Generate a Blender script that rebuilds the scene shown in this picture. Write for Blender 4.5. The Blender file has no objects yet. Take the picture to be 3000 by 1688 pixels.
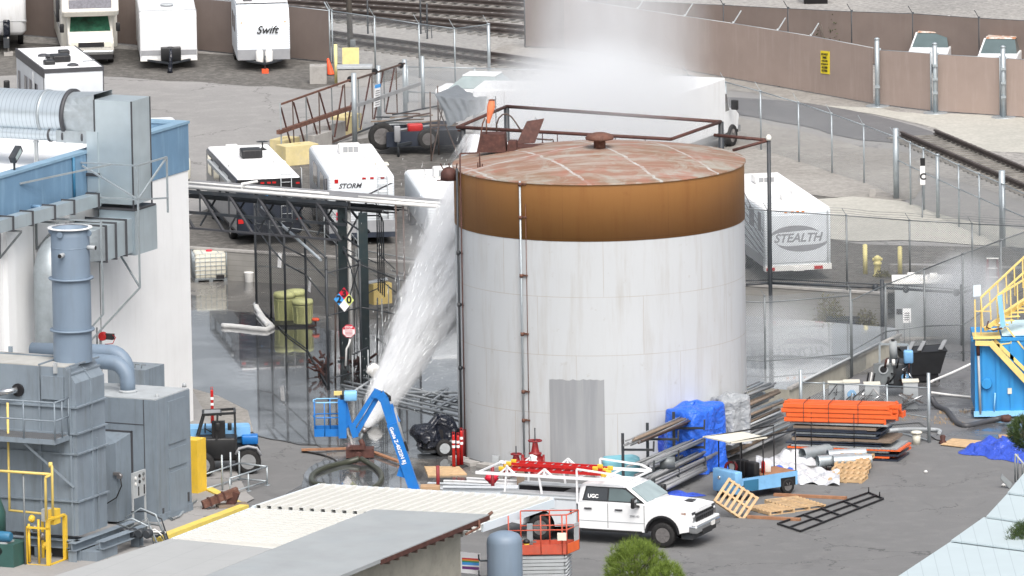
import bpy,math,random
from mathutils import Vector,Matrix
R=math.radians
random.seed(7)
sc=bpy.context.scene
# ------------------------------------------------------------------ camera
CH=59.4; FPX=29115.0; PITCH=R(9.2); ROLL=R(-0.95)
cam_d=bpy.data.cameras.new("camera"); cam=bpy.data.objects.new("camera",cam_d)
sc.collection.objects.link(cam); sc.camera=cam
cam_d.sensor_width=36.0; cam_d.lens=36.0*FPX / 3000.0
cam_d.clip_start=5.0; cam_d.clip_end=6000.0
CM=Matrix.Translation((0,0,CH)) @ Matrix.Rotation(math.pi / 2-PITCH,4,'X') @ Matrix.Rotation(ROLL,4,'Z')
cam.matrix_world=CM
CR=CM.to_3x3(); CP=Vector((0,0,CH))
# ------------------------------------------------------------------ world and sun (bright overcast)
SUN_EL,SUN_AZ=R(52),R(168)
w=bpy.data.worlds.new("World"); sc.world=w; w.use_nodes=True
wn=w.node_tree.nodes; wl=w.node_tree.links
bg=wn["Background"]; sky=wn.new("ShaderNodeTexSky"); sky.sky_type='NISHITA'; sky.sun_disc=False
sky.sun_elevation=SUN_EL; sky.sun_rotation=SUN_AZ; sky.air_density=1.0; sky.dust_density=8.0; sky.ozone_density=1.0
hs=wn.new("ShaderNodeHueSaturation"); hs.inputs["Saturation"].default_value=0.42
wl.new(sky.outputs[0],hs.inputs["Color"]); wl.new(hs.outputs[0],bg.inputs[0]); bg.inputs[1].default_value=0.15
sd=bpy.data.lights.new("sun",'SUN'); sd.energy=0.5; sd.angle=R(24); sd.color=(1.0,0.97,0.93)
so=bpy.data.objects.new("sun",sd); sc.collection.objects.link(so)
sv=Vector((math.sin(SUN_AZ)*math.cos(SUN_EL),math.cos(SUN_AZ)*math.cos(SUN_EL),math.sin(SUN_EL)))
so.rotation_euler=(-sv).to_track_quat('-Z','Y').to_euler(); so.location=(0,250,120)
sc.view_settings.view_transform='Standard'; sc.view_settings.look='None'
sc.view_settings.exposure=0.53; sc.view_settings.gamma=1.0
sc.cycles.max_bounces=8; sc.cycles.diffuse_bounces=3; sc.cycles.glossy_bounces=3; sc.cycles.transparent_max_bounces=24
sc.cycles.volume_bounces=5; sc.cycles.volume_step_rate=0.4; sc.cycles.volume_max_steps=256
sc.cycles.use_denoising=True
# ------------------------------------------------------------------ surveying: where a point of the photograph stands in the yard
def ray(u,v):
 return (CR @ Vector(((u-1500) / FPX,-(v-844) / FPX,-1))).normalized()
def G(u,v,z=0.0):
 d=ray(u,v); t=(z-CH) / d.z; return CP+d*t
def AtY(u,v,y):
 d=ray(u,v); return CP+d*(y / d.y)
def onplane(u,v,p,n):
 d=ray(u,v); n=Vector(n); t=(Vector(p)-CP).dot(n) / d.dot(n); return CP+d*t
def vplane(u,v,p,q):
 p=Vector(p); q=Vector(q); t=q-p; return onplane(u,v,p,(t.y,-t.x,0))
def proj(P):
 c=CR.transposed() @ (Vector(P)-CP); return (1500+c.x / -c.z*FPX,844-c.y / -c.z*FPX)
def Zat(P,v):
 lo,hi=-5.0,40.0
 for _ in range(40):
  m=(lo+hi) / 2
  if proj((P[0],P[1],m))[1] > v: lo=m
  else: hi=m
 return (lo+hi) / 2
def up(P,v):
 return Vector((P[0],P[1],Zat(P,v)))
LZ=1.1                                   # the caravan lot lies this much above the yard
AX=Vector((math.cos(R(64)),math.sin(R(64)),0)); BX=Vector((math.sin(R(64)),-math.cos(R(64)),0))
BR=R(-26)
# ------------------------------------------------------------------ materials
MATS={}
class NT:
 def __init__(s,name):
  s.m=bpy.data.materials.new(name); s.m.use_nodes=True; s.n=s.m.node_tree.nodes; s.l=s.m.node_tree.links
  s.b=s.n["Principled BSDF"]; s.out=s.n["Material Output"]; MATS[name]=s.m
  s.tc=s.n.new("ShaderNodeTexCoord"); s.ge=s.n.new("ShaderNodeNewGeometry")
 def lk(s,a,b): s.l.new(a,b)
 def setv(s,inp,v):
  if hasattr(v,'links') or isinstance(v,bpy.types.NodeSocket): s.l.new(v,inp)
  else: inp.default_value=v
 def math(s,op,a,b=0.0,c=0.0,clamp=False):
  n=s.n.new("ShaderNodeMath"); n.operation=op; n.use_clamp=clamp
  s.setv(n.inputs[0],a); s.setv(n.inputs[1],b)
  if len(n.inputs) > 2: s.setv(n.inputs[2],c)
  return n.outputs[0]
 def sep(s,v):
  n=s.n.new("ShaderNodeSeparateXYZ"); s.lk(v,n.inputs[0]); return n.outputs
 def comb(s,x,y,z):
  n=s.n.new("ShaderNodeCombineXYZ")
  for i,a in enumerate((x,y,z)): s.setv(n.inputs[i],a)
  return n.outputs[0]
 def mp(s,v,scale=(1,1,1),rot=(0,0,0),loc=(0,0,0)):
  n=s.n.new("ShaderNodeMapping"); s.lk(v,n.inputs[0]); n.inputs["Scale"].default_value=scale
  n.inputs["Rotation"].default_value=rot; n.inputs["Location"].default_value=loc; return n.outputs[0]
 def noise(s,v,scale=1,detail=4,rough=0.55,dist=0.0):
  n=s.n.new("ShaderNodeTexNoise"); s.lk(v,n.inputs["Vector"]); n.inputs["Scale"].default_value=scale
  n.inputs["Detail"].default_value=detail; n.inputs["Roughness"].default_value=rough
  n.inputs["Distortion"].default_value=dist; return n.outputs[0]
 def voro(s,v,scale=1,feature='F1',out="Distance"):
  n=s.n.new("ShaderNodeTexVoronoi"); n.feature=feature; s.lk(v,n.inputs["Vector"]); n.inputs["Scale"].default_value=scale
  return n.outputs[out]
 def ramp(s,f,stops):
  n=s.n.new("ShaderNodeValToRGB"); s.lk(f,n.inputs[0]); e=n.color_ramp.elements
  while len(e) < len(stops): e.new(0.5)
  for i,(p,c) in enumerate(stops):
   e[i].position=p; e[i].color=(c if len(c) == 4 else (*c,1)) if not isinstance(c,(int,float)) else (c,c,c,1)
  return n.outputs[0]
 def mix(s,f,a,b,mode='MIX'):
  n=s.n.new("ShaderNodeMix"); n.data_type='RGBA'; n.blend_type=mode
  s.setv(n.inputs[0],f)
  for i,a_ in ((6,a),(7,b)):
   if isinstance(a_,(tuple,list)): n.inputs[i].default_value=(*a_,1) if len(a_) == 3 else a_
   else: s.lk(a_,n.inputs[i])
  return n.outputs[2]
 def col(s,v): s.setv(s.b.inputs["Base Color"],(*v,1) if isinstance(v,tuple) else v)
 def rough(s,v): s.setv(s.b.inputs["Roughness"],v)
 def metal(s,v): s.b.inputs["Metallic"].default_value=v
 def spec(s,v): s.b.inputs["Specular IOR Level"].default_value=v
 def bump(s,h,strength=0.3,dist=0.02):
  n=s.n.new("ShaderNodeBump"); s.lk(h,n.inputs["Height"]); n.inputs["Strength"].default_value=strength
  n.inputs["Distance"].default_value=dist; s.lk(n.outputs[0],s.b.inputs["Normal"]); return n.outputs[0]
 def alpha_mix(s,f):
  t=s.n.new("ShaderNodeBsdfTransparent"); mx=s.n.new("ShaderNodeMixShader"); s.setv(mx.inputs[0],f)
  s.lk(t.outputs[0],mx.inputs[1]); s.lk(s.b.outputs[0],mx.inputs[2]); s.lk(mx.outputs[0],s.out.inputs[0])
def C(r,g,b):
 f=lambda c: ((c / 255+0.055) / 1.055) ** 2.4 if c / 255 > 0.04045 else c / 255 / 12.92
 return (f(r),f(g),f(b))
def mul(c,k): return tuple(min(1,x*k) for x in c)
def mat(name,c,rough=0.6,metal=0.0,var=0.12,scale=2.0,dirt=None,dirt_amt=0.3,streak=False,bump=0.0,spec=0.5):
 t=NT(name); v=t.tc.outputs["Object"]
 f=t.noise(v,scale,5,0.6)
 base=t.mix(t.ramp(f,[(0.3,0.0),(0.7,1.0)]),mul(c,1-var),mul(c,1+var*0.6))
 if dirt:
  vv=t.mp(v,(3,3,0.35)) if streak else v
  g=t.noise(vv,scale*1.7,6,0.65)
  g2=t.ramp(g,[(0.5,0.0),(0.72,1.0)])
  base=t.mix(t.math('MULTIPLY',g2,dirt_amt),base,dirt)
 t.col(base); t.rough(rough); t.metal(metal); t.spec(spec)
 if bump: t.bump(t.noise(v,scale*6,4),bump,0.02)
 return t.m
M_=lambda n: MATS[n]
mat('white_paint',(0.78,0.80,0.82),0.35,var=0.06,scale=0.8,dirt=(0.42,0.40,0.37),dirt_amt=0.38,streak=True)
mat('roof_white',(0.86,0.87,0.88),0.5,var=0.05,scale=1.2,dirt=(0.5,0.48,0.44),dirt_amt=0.18)
mat('cream_paint',(0.78,0.76,0.70),0.45,var=0.05,dirt=(0.4,0.38,0.33),dirt_amt=0.2,streak=True)
mat('wall_white',(0.80,0.815,0.825),0.8,var=0.05,scale=0.5,dirt=(0.5,0.5,0.49),dirt_amt=0.15,streak=True)
mat('wall_blue',(0.135,0.245,0.37),0.7,var=0.12,scale=0.7,dirt=(0.24,0.38,0.52),dirt_amt=0.5,streak=True)
mat('trim_blue',(0.21,0.34,0.46),0.6,var=0.1)
mat('grey_machine',(0.205,0.25,0.295),0.5,var=0.14,scale=0.9,dirt=(0.13,0.15,0.165),dirt_amt=0.6,streak=True)
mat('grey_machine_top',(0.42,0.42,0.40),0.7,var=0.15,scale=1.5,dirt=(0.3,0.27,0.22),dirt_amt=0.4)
mat('grey_stack',(0.18,0.24,0.315),0.5,var=0.08,scale=0.8,dirt=(0.14,0.18,0.22),dirt_amt=0.4,streak=True)
mat('grey_light',(0.40,0.43,0.45),0.6,var=0.1,dirt=(0.25,0.25,0.24),dirt_amt=0.3)
mat('dark_steel',(0.035,0.042,0.05),0.5,var=0.3,dirt=(0.12,0.10,0.09),dirt_amt=0.3)
mat('dark_green_steel',(0.02,0.035,0.04),0.45,var=0.3,dirt=(0.08,0.08,0.07),dirt_amt=0.3)
mat('brown_steel',(0.09,0.06,0.05),0.6,var=0.3,dirt=(0.2,0.15,0.12),dirt_amt=0.4)
mat('rust_steel',(0.135,0.06,0.042),0.8,var=0.35,scale=5,dirt=(0.28,0.19,0.15),dirt_amt=0.5)
mat('dark_rust',(0.075,0.028,0.022),0.7,var=0.35,scale=5,dirt=(0.16,0.07,0.05),dirt_amt=0.5)
mat('galv_steel',(0.40,0.45,0.48),0.42,metal=0.45,var=0.15,scale=3,dirt=(0.3,0.32,0.33),dirt_amt=0.4)
mat('galv_dark',(0.19,0.21,0.22),0.5,metal=0.3,var=0.2,scale=3)
mat('black_rubber',(0.013,0.013,0.014),0.75,var=0.4,scale=6,dirt=(0.07,0.065,0.06),dirt_amt=0.3)
mat('black_plastic',(0.018,0.019,0.021),0.45,var=0.3)
mat('dark_trim',(0.06,0.062,0.07),0.5,var=0.2)
mat('grey_plastic',(0.26,0.27,0.28),0.5,var=0.15)
mat('chrome',(0.62,0.64,0.66),0.18,metal=0.9,var=0.05)
mat('rim_metal',(0.28,0.27,0.27),0.35,metal=0.6,var=0.2,dirt=(0.1,0.09,0.08),dirt_amt=0.5)
mat('lift_blue',(0.012,0.165,0.52),0.4,var=0.12,scale=2,dirt=(0.06,0.2,0.42),dirt_amt=0.3)
mat('tank_blue',(0.03,0.27,0.62),0.45,var=0.1,scale=1.0,dirt=(0.05,0.2,0.42),dirt_amt=0.45,streak=True)
mat('pale_blue',(0.25,0.55,0.85),0.5,var=0.1)
mat('cart_blue',(0.20,0.44,0.72),0.5,var=0.1,scale=2,dirt=(0.1,0.25,0.48),dirt_amt=0.4)
mat('roof_paleblue',(0.60,0.78,0.84),0.55,var=0.06,scale=0.8,dirt=(0.45,0.6,0.66),dirt_amt=0.25)
mat('panel_white',(0.66,0.75,0.82),0.5,var=0.04,scale=0.5)
mat('valve_red',(0.24,0.012,0.014),0.45,var=0.2,scale=4,dirt=(0.12,0.02,0.02),dirt_amt=0.5)
mat('red_paint',(0.50,0.012,0.012),0.45,var=0.15,scale=3,dirt=(0.28,0.03,0.03),dirt_amt=0.4)
mat('dark_red',(0.22,0.012,0.018),0.5,var=0.2,scale=4,dirt=(0.1,0.02,0.02),dirt_amt=0.4)
mat('lift_red',(0.52,0.09,0.05),0.55,var=0.2,scale=3,dirt=(0.30,0.14,0.11),dirt_amt=0.5)
mat('orange_paint',(0.78,0.135,0.03),0.45,var=0.12,scale=2,dirt=(0.5,0.1,0.04),dirt_amt=0.4)
mat('cone_orange',(0.80,0.10,0.03),0.5,var=0.1)
mat('yellow_paint',(0.76,0.50,0.045),0.5,var=0.1,scale=2,dirt=(0.5,0.36,0.1),dirt_amt=0.4)
mat('pale_yellow',(0.76,0.68,0.30),0.6,var=0.12,scale=3,dirt=(0.5,0.46,0.28),dirt_amt=0.4)
mat('stair_yellow',(0.78,0.60,0.22),0.5,var=0.1,scale=2,dirt=(0.6,0.4,0.15),dirt_amt=0.4)
mat('drum_yellow',(0.52,0.54,0.25),0.55,var=0.1,scale=3)
mat('green_machine',(0.035,0.10,0.09),0.5,var=0.15)
mat('motor_blue',(0.03,0.15,0.27),0.45,var=0.15)
mat('wood_new',(0.56,0.39,0.22),0.75,var=0.25,scale=4,dirt=(0.35,0.22,0.12),dirt_amt=0.6)
mat('wood_brown',(0.34,0.17,0.09),0.75,var=0.25,scale=4,dirt=(0.2,0.1,0.06),dirt_amt=0.5)
mat('wood_old',(0.22,0.17,0.13),0.8,var=0.25,scale=5)
mat('cardboard',(0.42,0.28,0.17),0.85,var=0.1)
mat('concrete',(0.36,0.35,0.335),0.9,var=0.15,scale=2,dirt=(0.2,0.19,0.18),dirt_amt=0.5,bump=0.2)
mat('concrete_yellow',(0.62,0.53,0.28),0.9,var=0.15,scale=2,dirt=(0.42,0.38,0.3),dirt_amt=0.5,bump=0.2)
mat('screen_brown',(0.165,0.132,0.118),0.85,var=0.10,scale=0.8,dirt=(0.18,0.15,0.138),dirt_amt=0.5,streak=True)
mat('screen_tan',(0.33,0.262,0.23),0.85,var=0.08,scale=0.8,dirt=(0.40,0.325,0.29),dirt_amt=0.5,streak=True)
mat('tarp_blue',(0.022,0.125,0.64),0.42,var=0.2,scale=3,bump=0.3)
mat('tarp_navy',(0.03,0.07,0.42),0.4,var=0.2,scale=3,bump=0.3)
mat('tarp_grey',(0.30,0.32,0.34),0.5,var=0.25,scale=4,bump=0.3)
mat('tarp_silver',(0.55,0.57,0.60),0.4,var=0.2,scale=3,bump=0.4)
mat('tarp_slate',(0.17,0.20,0.225),0.8,var=0.15,scale=2)
mat('tarp_teal',(0.17,0.42,0.50),0.6,var=0.08,scale=2)
mat('tarp_black',(0.010,0.013,0.02),0.28,var=0.3,scale=4,bump=0.3)
mat('plastic_white',(0.78,0.78,0.76),0.5,var=0.05)
mat('plastic_cream',(0.70,0.68,0.58),0.5,var=0.05)
mat('curtain_grey',(0.20,0.20,0.23),0.3,var=0.3,scale=9)
mat('trailer_green_shade',(0.02,0.10,0.06),0.15,var=0.6,scale=2.5)
mat('trailer_grey',(0.30,0.31,0.33),0.5,var=0.1)
mat('trailer_dark',(0.028,0.036,0.055),0.35,var=0.3)
mat('bus_silver',(0.24,0.25,0.26),0.4,var=0.2)
mat('decal_grey',(0.24,0.25,0.27),0.5,var=0.1)
mat('decal_dark',(0.06,0.06,0.07),0.5,var=0.1)
mat('decal_white',(0.85,0.86,0.87),0.5,var=0.02)
mat('ink_black',(0.01,0.01,0.012),0.5,var=0.0)
mat('sign_yellow',(0.82,0.66,0.03),0.45,var=0.05)
mat('sign_blue',(0.05,0.32,0.75),0.45,var=0.02)
mat('sign_red',(0.62,0.012,0.04),0.45,var=0.02)
mat('sign_lime',(0.70,0.78,0.25),0.45,var=0.02)
mat('flag_orange',(0.80,0.30,0.04),0.5,var=0.02)
mat('flag_green',(0.04,0.30,0.10),0.5,var=0.02)
mat('flag_violet',(0.16,0.03,0.20),0.5,var=0.02)
mat('lens_red',(0.45,0.02,0.02),0.25,var=0.05)
mat('lens_amber',(0.75,0.25,0.04),0.25,var=0.05)
mat('seat_black',(0.016,0.016,0.018),0.6,var=0.3)
mat('truck_white',(0.82,0.84,0.86),0.22,var=0.02,scale=1,dirt=(0.5,0.49,0.47),dirt_amt=0.10)
mat('body_grey_white',(0.60,0.64,0.68),0.4,var=0.05)
mat('sock_orange',(0.80,0.24,0.11),0.7,var=0.15,scale=6)
mat('roof_grey',(0.305,0.328,0.34),0.75,var=0.10,scale=0.6,dirt=(0.28,0.32,0.345),dirt_amt=0.4)
mat('block_cream',(0.40,0.385,0.33),0.85,var=0.15,scale=1.5,dirt=(0.24,0.23,0.2),dirt_amt=0.5)
mat('kerb_yellow',(0.70,0.55,0.12),0.7,var=0.1,scale=2,dirt=(0.45,0.38,0.2),dirt_amt=0.5)
mat('rail_steel',(0.07,0.055,0.05),0.5,var=0.3)
mat('tie_grey',(0.215,0.205,0.19),0.9,var=0.4)
mat('tie_wood',(0.13,0.115,0.10),0.9,var=0.4)
mat('weed',(0.13,0.12,0.05),0.9,var=0.5,scale=3)
mat('leaf_dark',(0.05,0.06,0.025),0.8,var=0.5,scale=3)
mat('straw',(0.42,0.29,0.15),0.9,var=0.4,scale=4)
def crease(name,c,rough=.4,amt=1.0):
 t=NT(name); v=t.tc.outputs["Object"]; d=t.noise(v,1.3,3); vv=t.n.new("ShaderNodeVectorMath"); vv.operation='MULTIPLY_ADD'; t.lk(t.comb(d,t.noise(v,2.1,2),d),vv.inputs[0]); vv.inputs[1].default_value=(.9,.9,.9); t.lk(v,vv.inputs[2])
 a=t.voro(vv.outputs[0],2.6); b=t.voro(vv.outputs[0],6.5); h=t.math('MULTIPLY_ADD',b,.45,a); t.bump(t.math('MULTIPLY_ADD',t.noise(v,5,4),.5,h),amt*.75,.12)
 t.col(t.mix(t.noise(v,3,5),mul(c,.8),mul(c,1.2))); t.rough(rough); return t.m
for n_,c_,r_ in (('tarp_blue',(0.022,0.125,0.64),.38),('tarp_navy',(0.035,0.085,0.50),.38),('tarp_grey',(0.30,0.32,0.34),.42),('tarp_silver',(0.56,0.58,0.61),.35),('tarp_black',(0.012,0.015,0.024),.25),('tarp_slate',(.13,.15,.17),.8)): crease(n_,c_,r_,.8 if n_ != 'tarp_slate' else .25)
def glass(name,tint,rough=0.06,sp=0.9):
 t=NT(name); f=t.noise(t.tc.outputs["Object"],1.2,3)
 t.col(t.mix(f,mul(tint,0.6),mul(tint,1.3))); t.rough(rough); t.spec(sp); t.b.inputs["Coat Weight"].default_value=0.5
 return t.m
glass('glass_dark',(0.02,0.025,0.03)); glass('glass_teal',(0.09,0.13,0.135)); glass('glass_pale',(0.32,0.40,0.41),0.12)
# corrugated / seamed sheets ------------------------------------------------
def seams(name,base,line,pitch,axis=0,width=0.03,rough=0.5,metal=0.0,var=0.06,second=None,spec=0.5):
 t=NT(name); v=t.tc.outputs["Object"]; s=t.sep(v)
 f=t.math('FRACT',t.math('DIVIDE',s[axis],pitch)); m=t.math('LESS_THAN',f,width / pitch)
 if second:
  g=t.math('FRACT',t.math('DIVIDE',s[second[0]],second[1])); m=t.math('MAXIMUM',m,t.math('LESS_THAN',g,width / second[1]))
 n=t.noise(v,1.1,5); base=t.mix(n,mul(base,1-var*2),mul(base,1+var))
 t.col(t.mix(m,base,line)); t.rough(rough); t.metal(metal); t.spec(spec); return t.m
seams('siding_white',(0.78,0.83,0.87),(0.50,0.55,0.60),0.10,2,0.02,0.45)
seams('duct_spiral',(0.52,0.59,0.64),(0.33,0.39,0.44),0.16,0,0.02,0.3,0.55)
seams('duct_sheet',(0.50,0.58,0.62),(0.38,0.45,0.50),0.62,1,0.012,0.34,0.5,var=0.12)
seams('block_wall',(0.27,0.265,0.25),(0.17,0.165,0.155),0.2,2,0.014,0.9,var=0.2)
seams('siding_bus',(0.66,0.68,0.70),(0.3,0.3,0.32),0.35,2,0.03,0.4)
seams('roof_panels',(0.45,0.53,0.56),(0.33,0.40,0.43),0.45,0,0.02,0.55,var=0.04)
mat('cream_roof',(0.60,0.60,0.57),0.55,var=0.04,scale=0.5)
mat('gas_yellow',(0.72,0.55,0.16),0.5,var=0.12,dirt=(.5,.4,.2),dirt_amt=.5)
seams('roof_membrane',(0.375,0.42,0.445),(0.28,0.33,0.36),1.7,1,0.03,0.75,var=0.10,second=(0,2.9))
seams('roof_membrane_pale',(0.36,0.372,0.375),(0.30,0.315,0.32),1.2,1,0.025,0.8,var=0.05,second=(0,2.4))
seams('grating',(0.20,0.21,0.22),(0.03,0.03,0.035),0.07,0,0.035,0.6,var=0.1)
# chain link: only the wires are there
def chain(name,c,pitch=0.062,wire=0.007):
 t=NT(name); s=t.sep(t.tc.outputs["UV"])
 a=t.math('ADD',s[0],s[1]); b=t.math('SUBTRACT',s[0],s[1])
 fa=t.math('FRACT',t.math('DIVIDE',a,pitch*1.414)); fb=t.math('FRACT',t.math('DIVIDE',b,pitch*1.414))
 m=t.math('MAXIMUM',t.math('LESS_THAN',fa,wire / pitch),t.math('LESS_THAN',fb,wire / pitch))
 t.col(c); t.rough(0.5); t.metal(0.3); t.alpha_mix(m); return t.m
chain('chain_light',(0.46,0.50,0.53),wire=0.0075); chain('chain_dark',(0.03,0.033,0.036),wire=0.0095); chain('chain_grey',(0.27,0.30,0.32),wire=0.010)
# ------------------------------------------------------------------ mesh builder
class MB:
 def __init__(s): s.v=[]; s.f=[]; s.sm=[]; s.uv={}
 def add(s,vs,fs,smooth=False):
  o=len(s.v); s.v += [Vector(p) for p in vs]
  for f in fs: s.f.append([i+o for i in f]); s.sm.append(smooth)
  return s
 def box(s,c,size,rz=0.0,ry=0.0,rx=0.0):
  hx,hy,hz=[a / 2 for a in size]; m=Matrix.Translation(Vector(c)) @ Matrix.Rotation(rz,4,'Z') @ Matrix.Rotation(ry,4,'Y') @ Matrix.Rotation(rx,4,'X')
  vs=[m @ Vector((x,y,z)) for x in (-hx,hx) for y in (-hy,hy) for z in (-hz,hz)]
  return s.add(vs,[(0,1,3,2),(4,6,7,5),(0,4,5,1),(2,3,7,6),(0,2,6,4),(1,5,7,3)])
 def bb(s,x0,x1,y0,y1,z0,z1): return s.box(((x0+x1) / 2,(y0+y1) / 2,(z0+z1) / 2),(abs(x1-x0),abs(y1-y0),abs(z1-z0)))
 def rbox(s,x0,x1,y0,y1,z0,z1,r=0.05,n=3):
  # box with rounded vertical-plan and top edges: a rounded-rectangle loop lofted with inset at top and bottom
  def loop(ins,z):
   pts=[]; rr=max(r-ins,0.001)
   for cx,cy,a0 in ((x1-r,y1-r,0),(x0+r,y1-r,90),(x0+r,y0+r,180),(x1-r,y0+r,270)):
    for k in range(n+1):
     a=R(a0+90*k / n); pts.append((cx+rr*math.cos(a),cy+rr*math.sin(a),z))
   return pts
  loops=[loop(r*0.6,z0),loop(0,z0+r*0.6)]
  for k in range(n+1):
   a=R(90*k / n); loops.append(loop(r*(1-math.cos(a)),z1-r+r*math.sin(a)))
  return s.loft(loops,closed=True,cap=True,smooth=True)
 def loft(s,loops,closed=True,cap=True,smooth=False):
  n=len(loops[0]); o=len(s.v)
  for L in loops: s.v += [Vector(p) for p in L]
  for i in range(len(loops)-1):
   for k in range(n if closed else n-1):
    a=o+i*n+k; b=o+i*n+(k+1) % n; s.f.append([a,b,b+n,a+n]); s.sm.append(smooth)
  if cap:
   s.f.append([o+k for k in range(n)][::-1]); s.sm.append(False)
   s.f.append([o+(len(loops)-1)*n+k for k in range(n)]); s.sm.append(False)
  return s
 def beam(s,p,q,w_,h=None,upv=(0,0,1)):
  p=Vector(p); q=Vector(q); h=h or w_; d=(q-p).normalized(); u=Vector(upv)
  if abs(d.dot(u)) > 0.98: u=Vector((0,1,0))
  x=d.cross(u).normalized()*(w_ / 2); y=x.cross(d).normalized()*(h / 2)
  return s.add([p-x-y,p+x-y,p+x+y,p-x+y,q-x-y,q+x-y,q+x+y,q-x+y],
      [(0,1,2,3),(7,6,5,4),(0,4,5,1),(1,5,6,2),(2,6,7,3),(3,7,4,0)])
 def tube(s,pts,r,n=8,cap=True,closed=False,r2=None):
  pts=[Vector(p) for p in pts]; loops=[]; prev=None; N=len(pts)
  for i,p in enumerate(pts):
   a=pts[i-1] if (i > 0 or closed) else p; b=pts[(i+1) % N] if (i < N-1 or closed) else p
   d=(b-a).normalized()
   if prev is None:
    u=Vector((0,0,1)) if abs(d.z) < 0.9 else Vector((1,0,0)); prev=d.cross(u).normalized()
   x=(prev-d*prev.dot(d)).normalized(); prev=x; y=d.cross(x)
   rr=r if r2 is None else r+(r2-r)*i / max(1,N-1)
   loops.append([p+x*rr*math.cos(2*math.pi*k / n)+y*rr*math.sin(2*math.pi*k / n) for k in range(n)])
  if closed: loops.append(loops[0]); cap=False
  return s.loft(loops,True,cap,True)
 def cyl(s,p,q,r,r2=None,n=16): return s.tube([p,q],r,n,True,False,r2 if r2 is not None else r)
 def lathe(s,prof,c=(0,0,0),n=24,axis='Z',cap=True,a0=0,a1=360):
  c=Vector(c); full=abs(a1-a0) >= 360; steps=n if full else n+1; loops=[]
  for (r,z) in prof:
   L=[]
   for k in range(steps):
    a=R(a0+(a1-a0)*k / n); x,y=r*math.cos(a),r*math.sin(a)
    L.append(c+(Vector((x,y,z)) if axis == 'Z' else Vector((z,x,y)) if axis == 'X' else Vector((x,z,y))))
   loops.append(L)
  return s.loft(loops,full,cap,True)
 def slab(s,pts,t,n=None):
  pts=[Vector(p) for p in pts]
  if n is None: n=(pts[1]-pts[0]).cross(pts[2]-pts[0]).normalized()
  n=Vector(n)*t; k=len(pts)
  return s.add([p for p in pts]+[p-n for p in pts],[list(range(k)),list(range(2*k-1,k-1,-1))]+[[i,i+k,(i+1) % k+k,(i+1) % k] for i in range(k)])
 def prism(s,poly,z0,z1):
  k=len(poly); return s.add([(x,y,z0) for x,y in poly]+[(x,y,z1) for x,y in poly],
   [list(range(k))[::-1],list(range(k,2*k))]+[[i,(i+1) % k,(i+1) % k+k,i+k] for i in range(k)])
 def side(s,poly,y0,y1):     # polygon in x,z extruded along y
  k=len(poly); return s.add([(x,y0,z) for x,z in poly]+[(x,y1,z) for x,z in poly],
   [list(range(k)),list(range(k,2*k))[::-1]]+[[i,i+k,(i+1) % k+k,(i+1) % k] for i in range(k)])
 def grid(s,fn,nu,nv,smooth=True,thick=0.0):
  o=len(s.v); P=[[Vector(fn(i / nu,j / nv)) for j in range(nv+1)] for i in range(nu+1)]
  for i in range(nu+1):
   for j in range(nv+1): s.v.append(P[i][j])
  for i in range(nu):
   for j in range(nv):
    a=o+i*(nv+1)+j; s.f.append([a,a+nv+1,a+nv+2,a+1]); s.sm.append(smooth)
  return s
 def xf(s,m,start=0):
  for i in range(start,len(s.v)): s.v[i]=m @ s.v[i]
  return s
 def obj(s,name,m,parent=None,world=False,uvfence=None,bevel=0.0):
  vs=s.v
  if world and parent is not None: inv=XF[parent.name].inverted(); vs=[inv @ p for p in vs]
  me=bpy.data.meshes.new(name); me.from_pydata([tuple(p) for p in vs],[],s.f)
  for p,sm in zip(me.polygons,s.sm): p.use_smooth=sm
  me.update()
  if uvfence:
   uvl=me.uv_layers.new(name="UVMap"); k=0
   for p in me.polygons:
    for li in p.loop_indices: uvl.data[li].uv=uvfence[me.loops[li].vertex_index]
  me.materials.append(MATS[m] if isinstance(m,str) else m)
  o=bpy.data.objects.new(name,me); sc.collection.objects.link(o)
  if parent is not None: o.parent=parent; XF[o.name]=XF[parent.name]
  else: XF[o.name]=Matrix.Identity(4)
  if bevel:
   b=o.modifiers.new("bevel",'BEVEL'); b.width=bevel; b.segments=2; b.limit_method='ANGLE'; b.angle_limit=R(40)
  return o
XF={}
def thing(name,label,cat,loc=(0,0,0),rz=0.0,group=None):
 o=bpy.data.objects.new(name,None); sc.collection.objects.link(o); o.empty_display_size=0.2
 o.location=loc; o.rotation_euler=(0,0,rz); o['label']=label; o['category']=cat
 if group: o['group']=group
 XF[o.name]=Matrix.Translation(Vector(loc)) @ Matrix.Rotation(rz,4,'Z'); return o
def tag(o,label,cat,group=None,kind=None):
 if label: o['label']=label
 if cat: o['category']=cat
 if group: o['group']=group
 if kind: o['kind']=kind
 return o
def struct(o,label=None,kind='structure'):
 o['kind']=kind
 if label: o['label']=label
 return o
def rehome(o,loc):                      # put a one-mesh thing's origin at its base
 loc=Vector(loc)
 for v in o.data.vertices: v.co -= loc
 o.location=loc; return o
def one(mb,name,m,label,cat,group=None,loc=None,bevel=0.0):
 if loc is None:
  lo=Vector((min(p.x for p in mb.v),min(p.y for p in mb.v),min(p.z for p in mb.v))); hi=Vector((max(p.x for p in mb.v),max(p.y for p in mb.v),0))
  loc=Vector(((lo.x+hi.x) / 2,(lo.y+hi.y) / 2,lo.z))
 o=mb.obj(name,m,bevel=bevel); rehome(o,loc); return tag(o,label,cat,group)
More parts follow.
